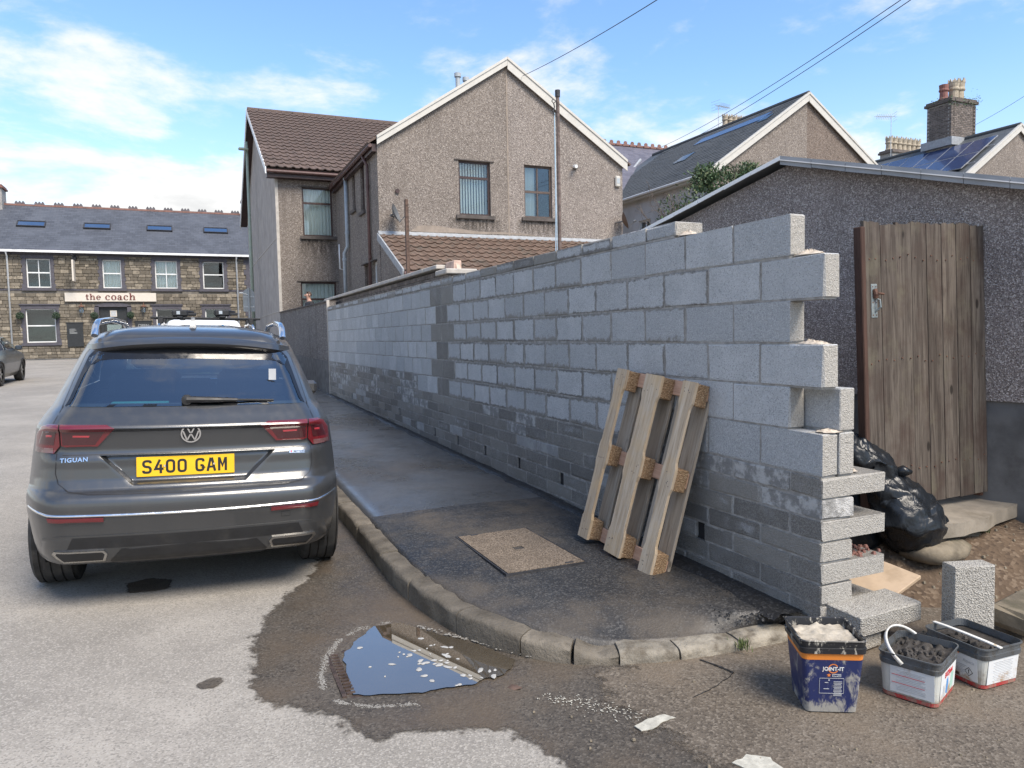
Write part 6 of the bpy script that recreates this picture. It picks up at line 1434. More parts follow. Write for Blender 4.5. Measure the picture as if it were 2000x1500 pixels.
for (x, z), w_ in zip(((-11.24, 3.12), (-9.55, 3.11), (-7.71, 3.11), (-5.91, 3.12)), ('left of the lower left pub window', 'right of the lower left pub window', 'left of the pub door', 'right of the pub door')):
    mb = MB(); 
    for k in range(330):
        d = Vector((random.gauss(0, 1), random.gauss(0, 1), random.gauss(0, 1))).normalized(); c_ = Vector((x, PY-.28, z))+d*random.uniform(.13, .20); q = d.orthogonal().normalized(); q.rotate(Matrix.Rotation(random.random()*6, 3, d)); l = .035; s_ = d.cross(q)
        mb.add([c_+q*l+d*.02, c_+s_*l*.6, c_-q*l+d*.02, c_-s_*l*.6], [(0, 1, 2, 3)])
    o = tag(mb.build('topiary_ball', MT['topiary'], fix=False), 'small clipped green topiary ball hung '+w_, 'topiary'); mb = MB(); mb.tube([(x, PY-.02, z+.26), (x, PY-.28, z+.30), (x, PY-.28, z+.15)], .012, 5); mb.build('hook', MT['darkmetal'], o)
for (a, b, c_, d), lb in (((-9.10, -8.32, 1.40, 2.70), 'tall black chalkboard on the pub wall left of the door'), ((-5.70, -4.86, 1.40, 2.76), 'black chalkboard reading open on the pub wall right of the door')):
    o = thing('chalkboard', lb, 'chalkboard', ((a+b)/2, PY-.1, c_)); mb = MB(); mb.fbox(fnP, a, b, c_, d, -.12, -.075); mb.fbox(fnP, a-.04, b+.04, d, d+.05, -.14, -.07); mb.build('board', MT['blackpaint'], o)
    if a < -9:
        mb = MB()
        for k in range(5): mb.fbox(fnP, a+.12, a+.12+random.uniform(.2, .5), d-.34-k*.06, d-.32-k*.06, -.123, -.1205)
        mb.build('chalk_lines', MT['chalk'], o)
    else: text_mesh('OPEN', .22, MT['chalk'], o, faceM(Vector(((a+b)/2, PY-.121, d-.24))-ORG[o], (1, 0, 0), (0, 0, 1)), 'chalk_lettering', 0, .001)
# ================================================================== vehicles
SUV = [(.275, .855, .16, 4.36), (.285, .868, .105, 4.40), (.32, .875, .075, 4.42), (.38, .885, .050, 4.45), (.44, .893, .034, 4.47), (.50, .90, .022, 4.48), (.56, .908, .008, 4.48), (.62, .912, .004, 4.48), (.665, .912, .012, 4.47), (.69, .912, .040, 4.46), (.71, .91, .075, 4.46), (.76, .908, .098, 4.44), (.82, .902, .106, 4.41), (.90, .892, .108, 4.34), (.97, .88, .100, 4.20), (1.035, .868, .092, 3.85), (1.055, .86, .098, 3.62), (1.085, .845, .130, 3.46), (1.12, .825, .165, 3.36), (1.155, .80, .205, 3.28), (1.22, .775, .270, 3.15), (1.30, .745, .345, 2.98), (1.38, .712, .415, 2.80), (1.46, .675, .475, 2.62), (1.515, .645, .505, 2.48), (1.545, .62, .520, 2.38), (1.57, .585, .545, 2.28), (1.595, .52, .60, 2.15), (1.615, .42, .72, 2.0), (1.632, .28, .95, 1.8)]
class Car:
    def __init__(s, LV, kr=.07, cr=.22, kf=.16, cf=.5, recess=None, rf=.93): s.rf = rf; s.L = LV; s.kr, s.cr, s.kf, s.cf = kr, cr, kf, cf; s.rec = recess
    def w(s, z): return interp(z, s.L, 1)
    def rear(s, x, z):
        w = s.w(z)*s.rf; q = min(abs(x)/w, 1); y = interp(z, s.L, 2)+s.kr*q*q+s.cr*max(0, (q-.72)/.28)**2.6
        if s.rec: y += s.rec(x, z)
        return (x, y, z)
    def front(s, x, z):
        w = s.w(z); q = min(abs(x)/w, 1); return (x, interp(z, s.L, 3)-s.kf*q*q-s.cf*max(0, (q-.55)/.45)**2.2, z)
    def side(s, y, z, sg=1):
        w = s.w(z); ya = interp(z, s.L, 2)+s.kr+s.cr; yb = interp(z, s.L, 3)-s.kf-s.cf; q = (y-(ya+yb)/2)/max(.1, (yb-ya)/2); 
        return (sg*w*lerp(s.rf, 1, sstep(-.25, 1.0, (y-ya)/1.1)-sstep(-.25, 1.0, 0)*(1-sstep(0, .3, (y-ya)/1.1))), y, z)
    def body(s, par, mat, holes=(), name='body', nx=120, ny=70, nf=20, zs=None):
        Z = []
        L = s.L
        for a, b in zip(L, L[1:]):
            n = max(1, round((b[0]-a[0])/(.011 if .66 < a[0] < 1.1 else .022))); Z += [lerp(a[0], b[0], k/n) for k in range(n)]
        Z.append(L[-1][0]); mb = MB(); R_ = []
        if s.rec: Z = sorted(set(Z) | {.7221, .738, .744, .881, .887, .8939, .8999, 1.0261, 1.0459}); Z = [Z[0]]+[b for a, b in zip(Z, Z[1:]) if b-a > .0015]
        U = sorted({round(-.5-.5*math.sin(PI/2*k/32), 5) for k in range(33)} | {-.499, -.49, -.48, -.47, -.46, -.44}); U = U+[k/28*.42 for k in range(-28, 29)]+[-u for u in U[::-1]]; nx = len(U)-1
        for z in Z:
            w = s.w(z); wr = w*s.rf; hw = lerp(.30, .475, max(0, min(1, (z-.72)/.175)))*min(1, wr/.75)
            xu = lambda u: math.copysign(abs(u)/.5*hw if abs(u) <= .5 else lerp(hw, wr, (abs(u)-.5)/.5), u)
            ring = [(s.rear(xu(u), z), 'r') for u in U[:-1]]
            ya = s.rear(wr, z)[1]; yb = s.front(w, z)[1]
            ring += [(s.side(lerp(ya, yb, i/ny), z, 1), 's') for i in range(ny)]
            ring += [(s.front(w-2*w*(.5-.5*math.cos(PI*i/nf)), z), 'f') for i in range(nf)]
            ring += [(s.side(lerp(yb, ya, i/ny), z, -1), 's') for i in range(ny)]; R_.append(ring)
        n = len(R_[0]); mb.v = [p_ for r in R_ for p_, _ in r]
        for j in range(len(Z)-1):
            for i in range(n):
                k = (j*n+i, j*n+(i+1) % n, (j+1)*n+(i+1) % n, (j+1)*n+i); c_ = [sum(mb.v[q][a] for q in k)/4 for a in range(3)]
                if any(h(c_, R_[j][i][1]) for h in holes): continue
                mb.f.append(k); mb.mi.append(0)
        top = (len(Z)-1)*n; mb.f.append(tuple(top+i for i in range(n))); mb.mi.append(0)
        o = mb.build(name, mat, par); smooth_angle(o, 40); return o
    def panel(s, surf, poly, off, name, mat, par, nx=14, dz=.02, thick=.01, smooth=True, build=True):
        zs = sorted({p_[1] for p_ in poly}); Z = []
        for a, b in zip(zs, zs[1:]):
            if b-a < 1e-4: continue
            n = max(1, math.ceil((b-a)/dz)); Z += [lerp(a, b, k/n) for k in range(n)]
        Z.append(zs[-1]); e = 1e-5; rows = []
        for i, z in enumerate(Z):
            zz = min(max(z, zs[0]+e), zs[-1]-e); X = []
            for a, b in zip(poly, poly[1:]+poly[:1]):
                if (a[1] > zz) != (b[1] > zz): X.append(a[0]+(b[0]-a[0])*(zz-a[1])/(b[1]-a[1]))
            rows.append((min(X), max(X), z))
        mb = MB(); m_ = nx+1; sgn = 1 if surf == 'front' else -1
        def P_(x, z, o_):
            if surf == 'rear': p_ = s.rear(x, z); d = -o_; return (p_[0], p_[1]+d, p_[2])
            if surf == 'front': p_ = s.front(x, z); return (p_[0], p_[1]+o_, p_[2])
            sg = 1 if surf == 'right' else -1; p_ = s.side(x, z, sg); return (p_[0]+sg*o_, p_[1], p_[2])
        for o_ in (off, off-thick):
            for a, b, z in rows:
                for i in range(m_): mb.v.append(P_(lerp(a, b, i/nx), z, o_))
        nr = len(rows); N = nr*m_
        for j in range(nr-1):
            for i in range(nx): mb.f.append((j*m_+i, j*m_+i+1, (j+1)*m_+i+1, (j+1)*m_+i))
        bd = [i for i in range(m_)]+[j*m_+nx for j in range(1, nr)]+[(nr-1)*m_+i for i in range(nx-1, -1, -1)]+[j*m_ for j in range(nr-2, 0, -1)]
        for a, b in zip(bd, bd[1:]+bd[:1]): mb.f.append((a, b, b+N, a+N))
        mb.mi = [0]*len(mb.f); return mb.build(name, mat, par, smooth=False) if not smooth else smooth_angle(mb.build(name, mat, par), 50)
def mirror(P_): return [(-x, z) for x, z in P_]
def wheel(par, x, y, r, w_, sgn):
    mb = MB(); h = w_/2; g = .006
    prof = [(r*.66, -h*.85), (r*.80, -h), (r*.93, -h*.98), (r-.008, -h*.86)]
    for k in range(4): a = -h*.72+k*h*.46; prof += [(r, a-.012), (r, a+h*.14), (r-.009, a+h*.15), (r-.009, a+h*.21), (r, a+h*.22)]
    prof += [(r-.008, h*.86), (r*.93, h*.98), (r*.80, h), (r*.66, h*.85)]
    mb.lathe(prof, 40, (x, y, r), 'X'); t_ = mb.build('wheel', MT['tyre'], par); smooth_angle(t_, 30)
    mb = MB(); mb.lathe([(r*.67, -h*.84), (r*.64, h*.3*sgn), (r*.2, h*.55*sgn), (.0, h*.55*sgn)], 24, (x, y, r), 'X')
    for k in range(5):
        a = 2*PI*k/5; d = Vector((0, math.cos(a), math.sin(a))); e = Vector((0, -math.sin(a), math.cos(a))); c0 = Vector((x+sgn*h*.62, y, r))
        mb.hexa([c0+d*q_+e*s_*l+Vector((sgn*dx, 0, 0)) for dx in (-.03, .012) for q_, s_, l in ((.04, -1, .035), (r*.66, -1, .022), (r*.66, 1, .022), (.04, 1, .035))])
    mb.build('rim', MT['satin'], t_)
def arch_hole(yc, r, zc=.35): return lambda c_, k: k == 's' and (c_[1]-yc)**2+(c_[2]-zc)**2 < r*r
def arch_trim(car, par, yc, r, zc, sg, mat, w_=.055):
    mb = MB(); n = 26; V = []
    for k in range(n+1):
        a = math.radians(lerp(-22, 202, k/n))
        for rr, o_ in ((r-.012, -.20), (r-.012, .012), (r+w_, .010), (r+w_, -.006)):
            y, z = yc+rr*math.cos(a), zc+rr*math.sin(a); p_ = car.side(y, max(z, .2), sg); V.append((p_[0]+sg*o_, y, z))
    mb.add(V, [(k*4+i, k*4+i+1, k*4+i+5, k*4+i+4) for k in range(n) for i in range(3)]); mb.build('wheel_arch', mat, par, smooth=True)
def ell(cx, cz, rx, rz_, n=28): return [(cx+rx*math.cos(2*PI*k/n), cz+rz_*math.sin(2*PI*k/n)) for k in range(n)]
# ---- the near SUV
car = thing('parked_suv', 'grey family car parked at the kerb in the foreground, seen from behind', 'car', (-2.935, 1.81, .067), (math.radians(.86), math.radians(1.9), math.radians(-2.15)), local=True)
def recess(x, z):
    hw = lerp(.30, .475, (z-.72)/(.895-.72)); e = min(hw-abs(x), (z-.722)*.9, (.894-z)*1.5)
    r = .040*sstep(0, .020, e) if .72 < z < .894 else 0
    r += .026*sstep(1.046, 1.026, z)*sstep(.86, .93, z)*sstep(.80, .70, abs(x))
    return r
C_ = Car(SUV, recess=recess, rf=.943)
GL = [(-.662, 1.160), (.662, 1.160), (.645, 1.20), (.60, 1.36), (.575, 1.44), (.53, 1.487), (.46, 1.505), (0, 1.520), (-.46, 1.505), (-.53, 1.487), (-.575, 1.44), (-.60, 1.36), (-.645, 1.20)]
def inpoly(x, z, P_):
    ins = False
    for (x1, z1), (x2, z2) in zip(P_, P_[1:]+P_[:1]):
        if (z1 > z) != (z2 > z) and x < (x2-x1)*(z-z1)/(z2-z1)+x1: ins = not ins
    return ins
GLi = [(x*.98, lerp(1.34, z, .96)) for x, z in GL]
SD = [(.85, 1.16), (3.0, 1.16), (2.3, 1.50), (1.0, 1.50), (.80, 1.30)]
WS = [(-.70, 1.12), (.70, 1.12), (.50, 1.50), (-.50, 1.50)]
holes = [lambda c_, k: k == 'r' and inpoly(c_[0], c_[2], GLi), lambda c_, k: k == 's' and inpoly(c_[1], c_[2], SD), lambda c_, k: k == 'f' and inpoly(c_[0], c_[2], WS), arch_hole(.84, .385), arch_hole(3.52, .385)]
body = C_.body(car, MT['paint'], holes)
# rear window: black frit surround, widened at the top as the spoiler's shadow, with an opening, then the pane
def ringpanel(car_, outer, inner_s, cz, off, name, mat, par, th=.006):
    mb = MB(); n = len(outer); V = []; sub = 6; O_ = []; I_ = []
    for i in range(n):
        a, b = outer[i], outer[(i+1) % n]
        for k in range(sub): x, z = lerp(a[0], b[0], k/sub), lerp(a[1], b[1], k/sub); O_.append((x, z)); c0, c1 = inner_s[i], inner_s[(i+1) % n]; I_.append((lerp(c0[0], c1[0], k/sub), lerp(c0[1], c1[1], k/sub)))
    for P_ in (O_, I_):
        for x, z in P_: p_ = car_.rear(x, z); V.append((p_[0], p_[1]-off, p_[2]))
    N = len(O_); mb.add(V, [(i, (i+1) % N, N+(i+1) % N, N+i) for i in range(N)]); return mb.build(name, mat, par, smooth=True, fix=False)
gl = C_.panel('rear', GL, .004, 'rear_window', MT['carglass'], car, 30, .02, .003)
ringpanel(C_, GL, [(-.637, 1.172), (.637, 1.172), (.622, 1.205), (.585, 1.33), (.555, 1.385), (.50, 1.415), (.43, 1.422), (0, 1.430), (-.43, 1.422), (-.50, 1.415), (-.555, 1.385), (-.585, 1.33), (-.622, 1.205)], 1.34, .0048, 'black_border', MT['gloss'], gl)
# tailgate spoiler over the glass
mb = MB(); n = 40
def spo(i, j):
    x = -.60+1.20*i/n; q = abs(x)/.60; zt = 1.552-.055*q**2.2; p0 = C_.rear(x, zt); low = 1.452-.012*q+.0*(1-q)
    pts = [(p0[1]+.05, zt+.012), (p0[1]-.03, zt+.006), (p0[1]-.085+.05*q*q, zt-.028), (p0[1]-.088+.06*q*q, zt-.048), (p0[1]-.03+.02*q, zt-.075), (p0[1]+.03, zt-.080)]
    y, z = pts[j]; return (x, y, z)
mb.grid(n+1, 3, spo); sp_o = mb.build('roof_spoiler', MT['paint'], car, fix=False); smooth_angle(sp_o, 50)
mb = MB(); mb.grid(n+1, 4, lambda i, j: spo(i, j+2)); mb.build('spoiler_underside', MT['gloss'], sp_o, smooth=True, fix=False)
for sg in (-1, 1):
    C_.panel('right' if sg > 0 else 'left', SD, .004, 'side_window', MT['carglass'], car, 24, .03, .003)
C_.panel('front', WS, .004, 'windscreen', MT['screenglass'], car, 20, .03, .003)
# interior
def seat(x, y, zt, name='seat'):
    mb = MB(); mb.cbox((x, y, zt-.32), (.235, .07, .34), .05); mb.cbox((x, y-.25+.5, .72), (.235, .27, .08), .05); o = mb.build(name, MT['seat'], car); mb = MB(); mb.cbox((x, y, zt+.115), (.13, .05, .085), .04); mb.tube([(x-.05, y, zt), (x-.05, y, zt+.06)], .008, 5); mb.tube([(x+.05, y, zt), (x+.05, y, zt+.06)], .008, 5); mb.build('headrest', MT['seat'], o)
for x in (-.42, 0.0, .42): seat(x, 1.22, 1.10 if x else 1.06)
for x in (-.37, .37): seat(x, 2.05, 1.26)
mb = MB(); mb.box(-.80, .80, .32, 3.2, .60, .63); mb.box(-.78, .78, 2.95, 3.3, .70, 1.09); mb.build('cabin_floor', MT['seat'], car)
mb = MB(); mb.tube([(.37+.17*math.cos(2*PI*k/20), 2.85-.05*math.sin(2*PI*k/20), 1.03+.17*math.sin(2*PI*k/20)) for k in range(21)], .014, 6); mb.build('steering_wheel', MT['seat'], car)
mb = MB(); mb.cbox((0.0, 2.45, 1.40), (.12, .02, .042), .02); mb.build('rear_view_mirror', MT['blackplastic'], car)
mb = MB(); mb.box(-.70, .70, .36, 1.12, 1.075, 1.095); mb.build('parcel_shelf', MT['seat'], car)
mb = MB(); mb.cbox((-.30, .55, 1.125), (.16, .08, .028), .004); mb.build('tissue_box', MT['teal'], car)
mb = MB(); mb.tube([(-.02, .214, 1.196), (.10, .210, 1.194), (.26, .222, 1.190)], [.021, .018, .011], 8); mb.tube([(.24, .222, 1.190), (.47, .250, 1.182)], .007, 6); mb.tube([(-.01, .232, 1.183), (.24, .236, 1.180)], .007, 6); mb.lathe([(.030, .245), (.030, .205), (.0, .200)], 12, (-.02, 0, 1.194), 'Y'); mb.build('rear_wiper', MT['blackplastic'], car)
# tailgate shut lines: thin dark grooves
def groove(P_, w_=.004, name='shut_line', off=.0012, mat='plateblack'):
    mb = MB(); L_ = []
    for a, b in zip(P_, P_[1:]):
        n_ = max(2, int(math.hypot(b[0]-a[0], b[1]-a[1])/.025))
        L_ += [(lerp(a[0], b[0], k/n_), lerp(a[1], b[1], k/n_)) for k in range(n_)]
    L_.append(P_[-1]); V = []
    for i, (x, z) in enumerate(L_):
        a, b = L_[max(0, i-1)], L_[min(len(L_)-1, i+1)]; d = math.hypot(b[0]-a[0], b[1]-a[1]) or 1; nx_, nz_ = -(b[1]-a[1])/d, (b[0]-a[0])/d
        for s_ in (-1, 1): xx, zz = x+nx_*w_/2*s_, z+nz_*w_/2*s_; p_ = C_.rear(xx, zz); V.append((p_[0], p_[1]-off, p_[2]))
    mb.add(V, [(2*i, 2*i+1, 2*i+3, 2*i+2) for i in range(len(L_)-1)]); return mb.build(name, MT[mat], body, fix=False)
groove([(-.685, .905), (-.69, .80), (-.675, .745), (-.62, .704), (-.52, .690), (0, .683), (.52, .690), (.62, .704), (.675, .745), (.69, .80), (.685, .905)])
for s_ in (-1, 1): groove([(s_*.672, 1.16), (s_*.705, 1.072)]); groove([(s_*.68, 1.15), (s_*.645, 1.30), (s_*.60, 1.45), (s_*.56, 1.50)], .003)
groove([(-.40, 1.048), (-.2, 1.042), (0, 1.040), (.2, 1.042), (.40, 1.048)], .005)
groove([(-.655, .899), (-.3, .899), (.3, .899), (.655, .899)], .0035)
# lamps
TLo = [(.672, 1.070), (.735, 1.066), (.775, 1.05), (.812, 1.0), (.818, .905), (.700, .908), (.668, .950)]; TLi = [(.388, 1.048), (.43, 1.068), (.664, 1.071), (.660, .951), (.635, .944), (.478, .946)]
for sg, nm in ((1, 'right'), (-1, 'left')):
    f_ = (lambda P_: P_) if sg > 0 else mirror
    l1 = C_.panel('rear', f_(TLo), .012, 'tail_light', MT['redlamp'], car, 16, .012, .03); l2 = C_.panel('rear', f_(TLi), .012, 'tail_light', MT['redlamp'], car, 18, .012, .03)
    C_.panel('rear', f_([(.44, 1.030), (.655, 1.030), (.653, .957), (.49, .957)]), .0135, 'smoked_lens', MT['darkredlamp'], l2, 12, .012, .003)
    C_.panel('rear', f_([(.520, .998), (.600, 1.0), (.600, 1.010), (.515, 1.008)]), .0145, 'light_guide', MT['brightred'], l2, 8, .01, .003)
    C_.panel('rear', f_([(.685, 1.030), (.765, 1.028), (.79, .955), (.700, .955)]), .0135, 'smoked_lens', MT['darkredlamp'], l1, 12, .012, .003)
    C_.panel('rear', f_([(.712, .998), (.745, .996), (.745, 1.008), (.708, 1.009)]), .0145, 'light_guide', MT['brightred'], l1, 6, .01, .003)
    C_.panel('rear', f_([(.704, .910), (.812, .908), (.808, .935), (.702, .938)]), .0138, 'clear_lens', MT['clearlamp'], l1, 10, .01, .003)
    C_.panel('rear', f_([(.440, .543), (.715, .545), (.722, .569), (.440, .567)]), .012, 'reflector', MT['redlamp'], car, 12, .01, .012)
    ex_ = C_.panel('rear', f_([(.445, .302), (.655, .298), (.712, .352), (.700, .372), (.448, .372), (.430, .35)]), .020, 'exhaust_trim', MT['satin'], car, 14, .01, .03)
    C_.panel('rear', f_([(.455, .312), (.648, .308), (.690, .352), (.685, .362), (.456, .362), (.444, .348)]), .0215, 'exhaust_opening', MT['blackplastic'], ex_, 12, .01, .004)
ch_ = [(-.86, .575), (-.72, .567), (0, .562), (.72, .567), (.86, .575), (.86, .587), (.72, .580), (0, .576), (-.72, .580), (-.86, .587)]
mb = MB(); nn = 80
def chs(i, j):
    x = -.845+1.69*i/nn; q = abs(x)/.845; zb = .566+.012*q*q+.02*max(0, q-.85)/.15; z = zb+(0, .004, .012, .016)[j]; p_ = C_.rear(x, z); return (p_[0], p_[1]-(.0, .009, .009, .0)[j], p_[2])
mb.grid(nn+1, 4, chs); mb.build('chrome_strip', MT['chrome'], car, smooth=True, fix=False)
# dark lower bumper cladding and valance
C_.panel('rear', [(-.80, .33), (-.76, .445), (-.66, .462), (0, .458), (.66, .462), (.76, .445), (.80, .33), (.70, .285), (-.70, .285)], .006, 'bumper_lip', MT['paint'], car, 40, .015, .012)
C_.panel('rear', [(-.42, .300), (-.36, .375), (0, .385), (.36, .375), (.42, .300), (.40, .262), (-.40, .262)], .0085, 'diffuser', MT['blackplastic'], car, 24, .012, .012)
C_.panel('rear', [(-.63, .385), (-.60, .452), (0, .450), (.60, .452), (.63, .385), (.3, .392), (-.3, .392)], .0075, 'bumper_shadow_gap', MT['blackplastic'], car, 24, .012, .012)
groove([(.50, .50), (.55, .50), (.55, .53), (.50, .53), (.50, .50)], .003)
mb = MB(); mb.box(-.62, .62, .35, 4.1, .255, .29); mb.tube([(-.35, .5, .26), (.35, .5, .26)], .09, 12); mb.build('underbody', MT['blackplastic'], car)
for y in (.84, 3.52):
    for sg in (-1, 1):
        wheel(car, sg*.785, y, .356, .24, sg); arch_trim(C_, car, y, .385, .35, sg, MT['blackplastic'])
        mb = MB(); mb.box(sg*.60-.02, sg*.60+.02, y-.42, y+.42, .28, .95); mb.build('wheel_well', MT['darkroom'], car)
# number plate
def rearM(x, z, off): 
    p_ = C_.rear(x, z); a = C_.rear(x, z+.02); b = C_.rear(x, z-.02); u = Vector(a)-Vector(b); u.x = 0; u.normalize(); rr_ = Vector(C_.rear(x+.05, z))-Vector(C_.rear(x-.05, z)); rr_ -= u*rr_.dot(u); return faceM((x, p_[1]-off, z), rr_, u)
pm = faceM((-.023, C_.rear(0, .82)[1]-.008, .819), (1, 0, 0), (0, .03, 1))
mb = MB(); mb.cbox((0, 0, 0), (.262, .057, .004), .002, pm); pl = mb.build('number_plate', MT['plate'], car)
def stroke_path(mb, P_, w_, M_, z0, z1, closed=False):
    P_ = [Vector((x, y, 0)) for x, y in P_]; n = len(P_); L_ = []
    for k in range(n):
        a = P_[k-1] if (k or closed) else None; b = P_[(k+1) % n] if (k < n-1 or closed) else None
        d1 = (P_[k]-a).normalized() if a is not None else None; d2 = (b-P_[k]).normalized() if b is not None else None
        d = (d1+d2).normalized() if d1 and d2 else (d1 or d2); nn = Vector((-d.y, d.x, 0)); sc = 1/max(.5, nn.dot(Vector((-d1.y, d1.x, 0)))) if d1 and d2 else 1
        L_.append((P_[k]-nn*w_/2*sc, P_[k]+nn*w_/2*sc))
    for k in range(n if closed else n-1):
        a, b = L_[k], L_[(k+1) % n]; mb.hexa([M_ @ (q+Vector((0, 0, z))) for z in (z0, z1) for q in (a[0], b[0], b[1], a[1])])
def rnd_path(P_, r, closed=False, n=4):
    out = []; N = len(P_)
    for k in range(N):
        if not closed and k in (0, N-1): out.append(P_[k]); continue
        p_, a, b = Vector(P_[k]), Vector(P_[k-1]), Vector(P_[(k+1) % N]); u, v = (a-p_), (b-p_); s_ = p_+u.normalized()*min(r, u.length/2); e = p_+v.normalized()*min(r, v.length/2)
        for q in range(n+1): f = q/n; out.append(tuple(s_*(1-f)**2+p_*2*f*(1-f)+e*f*f))
    return out
GW, GH, SW_ = .050, .079, .0135; hw_, hh_ = GW/2-SW_/2, GH/2-SW_/2
GLY = {'S': [(hw_, hh_*.62), (hw_, hh_), (-hw_, hh_), (-hw_, .002), (hw_, -.002), (hw_, -hh_), (-hw_, -hh_), (-hw_, -hh_*.62)], '0': [(-hw_, -hh_), (hw_, -hh_), (hw_, hh_), (-hw_, hh_)], 'G': [(hw_, hh_*.55), (hw_, hh_), (-hw_, hh_), (-hw_, -hh_), (hw_, -hh_), (hw_, -.004), (.002, -.004)]}
xx = -.232
for ch in 'S400 GAM':
    if ch == ' ': xx += .034; continue
    mb = MB(); Mg = pm @ Matrix.Translation((xx+GW/2, 0, .0042))
    if ch == '4': stroke_path(mb, [(.006, hh_+SW_/2), (-hw_, -.014), (hw_+SW_/2, -.014)], SW_, Mg, 0, .001); stroke_path(mb, [(.010, .012), (.010, -hh_-SW_/2)], SW_, Mg, 0, .0013)
    elif ch == 'A': stroke_path(mb, [(-hw_-.002, -hh_-SW_/2), (-.003, hh_+SW_/2)], SW_, Mg, 0, .001); stroke_path(mb, [(hw_+.002, -hh_-SW_/2), (.003, hh_+SW_/2)], SW_, Mg, 0, .0012); stroke_path(mb, [(-hw_*.55, -.014), (hw_*.55, -.014)], SW_*.85, Mg, 0, .0014)
    elif ch == 'M': stroke_path(mb, [(-hw_, -hh_-SW_/2), (-hw_, hh_+SW_/2)], SW_, Mg, 0, .001); stroke_path(mb, [(hw_, -hh_-SW_/2), (hw_, hh_+SW_/2)], SW_, Mg, 0, .0011); stroke_path(mb, [(-hw_*.9, hh_+SW_*.4), (0, -.010), (hw_*.9, hh_+SW_*.4)], SW_*.85, Mg, 0, .0013)
    else: cl = ch == '0'; stroke_path(mb, rnd_path(GLY[ch], .016, cl), SW_, Mg, 0, .001, cl)
    mb.build('plate_character', MT['plateblack'], pl); xx += GW+.0115
for x in (-.115, .15): mb = MB(); mb.lathe([(.0001, .0), (.006, 0), (.006, -.004)], 10, tuple(pm @ Vector((x, .004, .006))), 'Y'); mb.build('plate_screw', MT['signcream'], pl)
# round badge with the letters V over W
bm_ = rearM(0.004, 1.008, .006); mb = MB()
for r_in, r_out, z0, z1 in ((.046, .054, 0, .007), (0.0001, .046, 0, .002)):
    n_ = 36; V = [bm_ @ Vector((r*math.cos(2*PI*k/n_), r*math.sin(2*PI*k/n_), z)) for r, z in ((r_out, z0-.02), (r_out, z1), (r_in, z1)) for k in range(n_)]
    mb.add(V, [(j*n_+k, j*n_+(k+1) % n_, (j+1)*n_+(k+1) % n_, (j+1)*n_+k) for j in range(2) for k in range(n_)], 0 if r_in > .01 else 1)
def stroke(a, b, w_=.0085): 
    d = Vector((b[0]-a[0], b[1]-a[1], 0)); q = Vector((w_/2, 0, 0)); mb.hexa([bm_ @ (Vector((*p_, z))+s_*q) for z in (.002, .0065) for p_, s_ in ((a, -1), (b, -1), (b, 1), (a, 1))])
for a, b in (((-.022, .042), (-.003, .004)), ((.022, .042), (.003, .004)), ((-.041, .016), (-.021, -.040)), ((.041, .016), (.021, -.040)), ((-.021, -.040), (0, .000)), ((.021, -.040), (0, .000))): stroke(a, b)
mb.build('round_badge', [MT['chrome'], MT['plateblack']], car)
text_mesh('TIGUAN', .034, MT['chrome'], car, rearM(-.595, .873, .004), 'model_lettering', .0008, .001, 1.0, 1.15)
mb = MB(); Mq = rearM(.60, .874, .002); mb.cbox((0, 0, 0), (.048, .0095, .0018), .001, Mq); bd = mb.build('small_badge', MT['chrome'], car)
text_mesh('MOTION', .0175, MT['plateblack'], bd, Mq @ Matrix.Translation((.013, -.0005, .0022)), 'badge_lettering', .0004, .0004, .95); text_mesh('4', .0175, MT['labelred'], bd, Mq @ Matrix.Translation((-.036, -.0005, .0022)), 'badge_figure', .0006, .0004, 1.3)
mb = MB(); mb.prism([(.62, 1.585), (.80, 1.60), (.785, 1.61), (.735, 1.625), (.69, 1.685), (.675, 1.688), (.655, 1.63)], lambda u, v, w: (w*(1.5-(v-1.6)*9 if v > 1.62 else 2.2), u+.08, v), -.014, .014); smooth_angle(mb.build('shark_fin_aerial', MT['paint3'], car), 40)
for sg in (-1, 1):
    mb = MB(); mb.tube([(sg*.555, .66, 1.560), (sg*.553, .70, 1.615), (sg*.552, .80, 1.645), (sg*.55, 1.4, 1.665), (sg*.545, 2.1, 1.645), (sg*.54, 2.35, 1.575)], .021, 8); smooth_angle(mb.build('roof_rail', MT['chrome'], car), 60)
    mb = MB(); mb.cbox((sg*.955, 2.95, 1.06), (.085, .05, .065), .03); mb.tube([(sg*.84, 2.98, 1.02), (sg*.93, 2.96, 1.03)], .02, 6); mb.build('wing_mirror', MT['paint'], car)
mb = MB(); mb.cbox((.47, .36, 1.335), (.022, .001, .035), .0005); mb.build('window_sticker', MT['labelgrey'], gl)
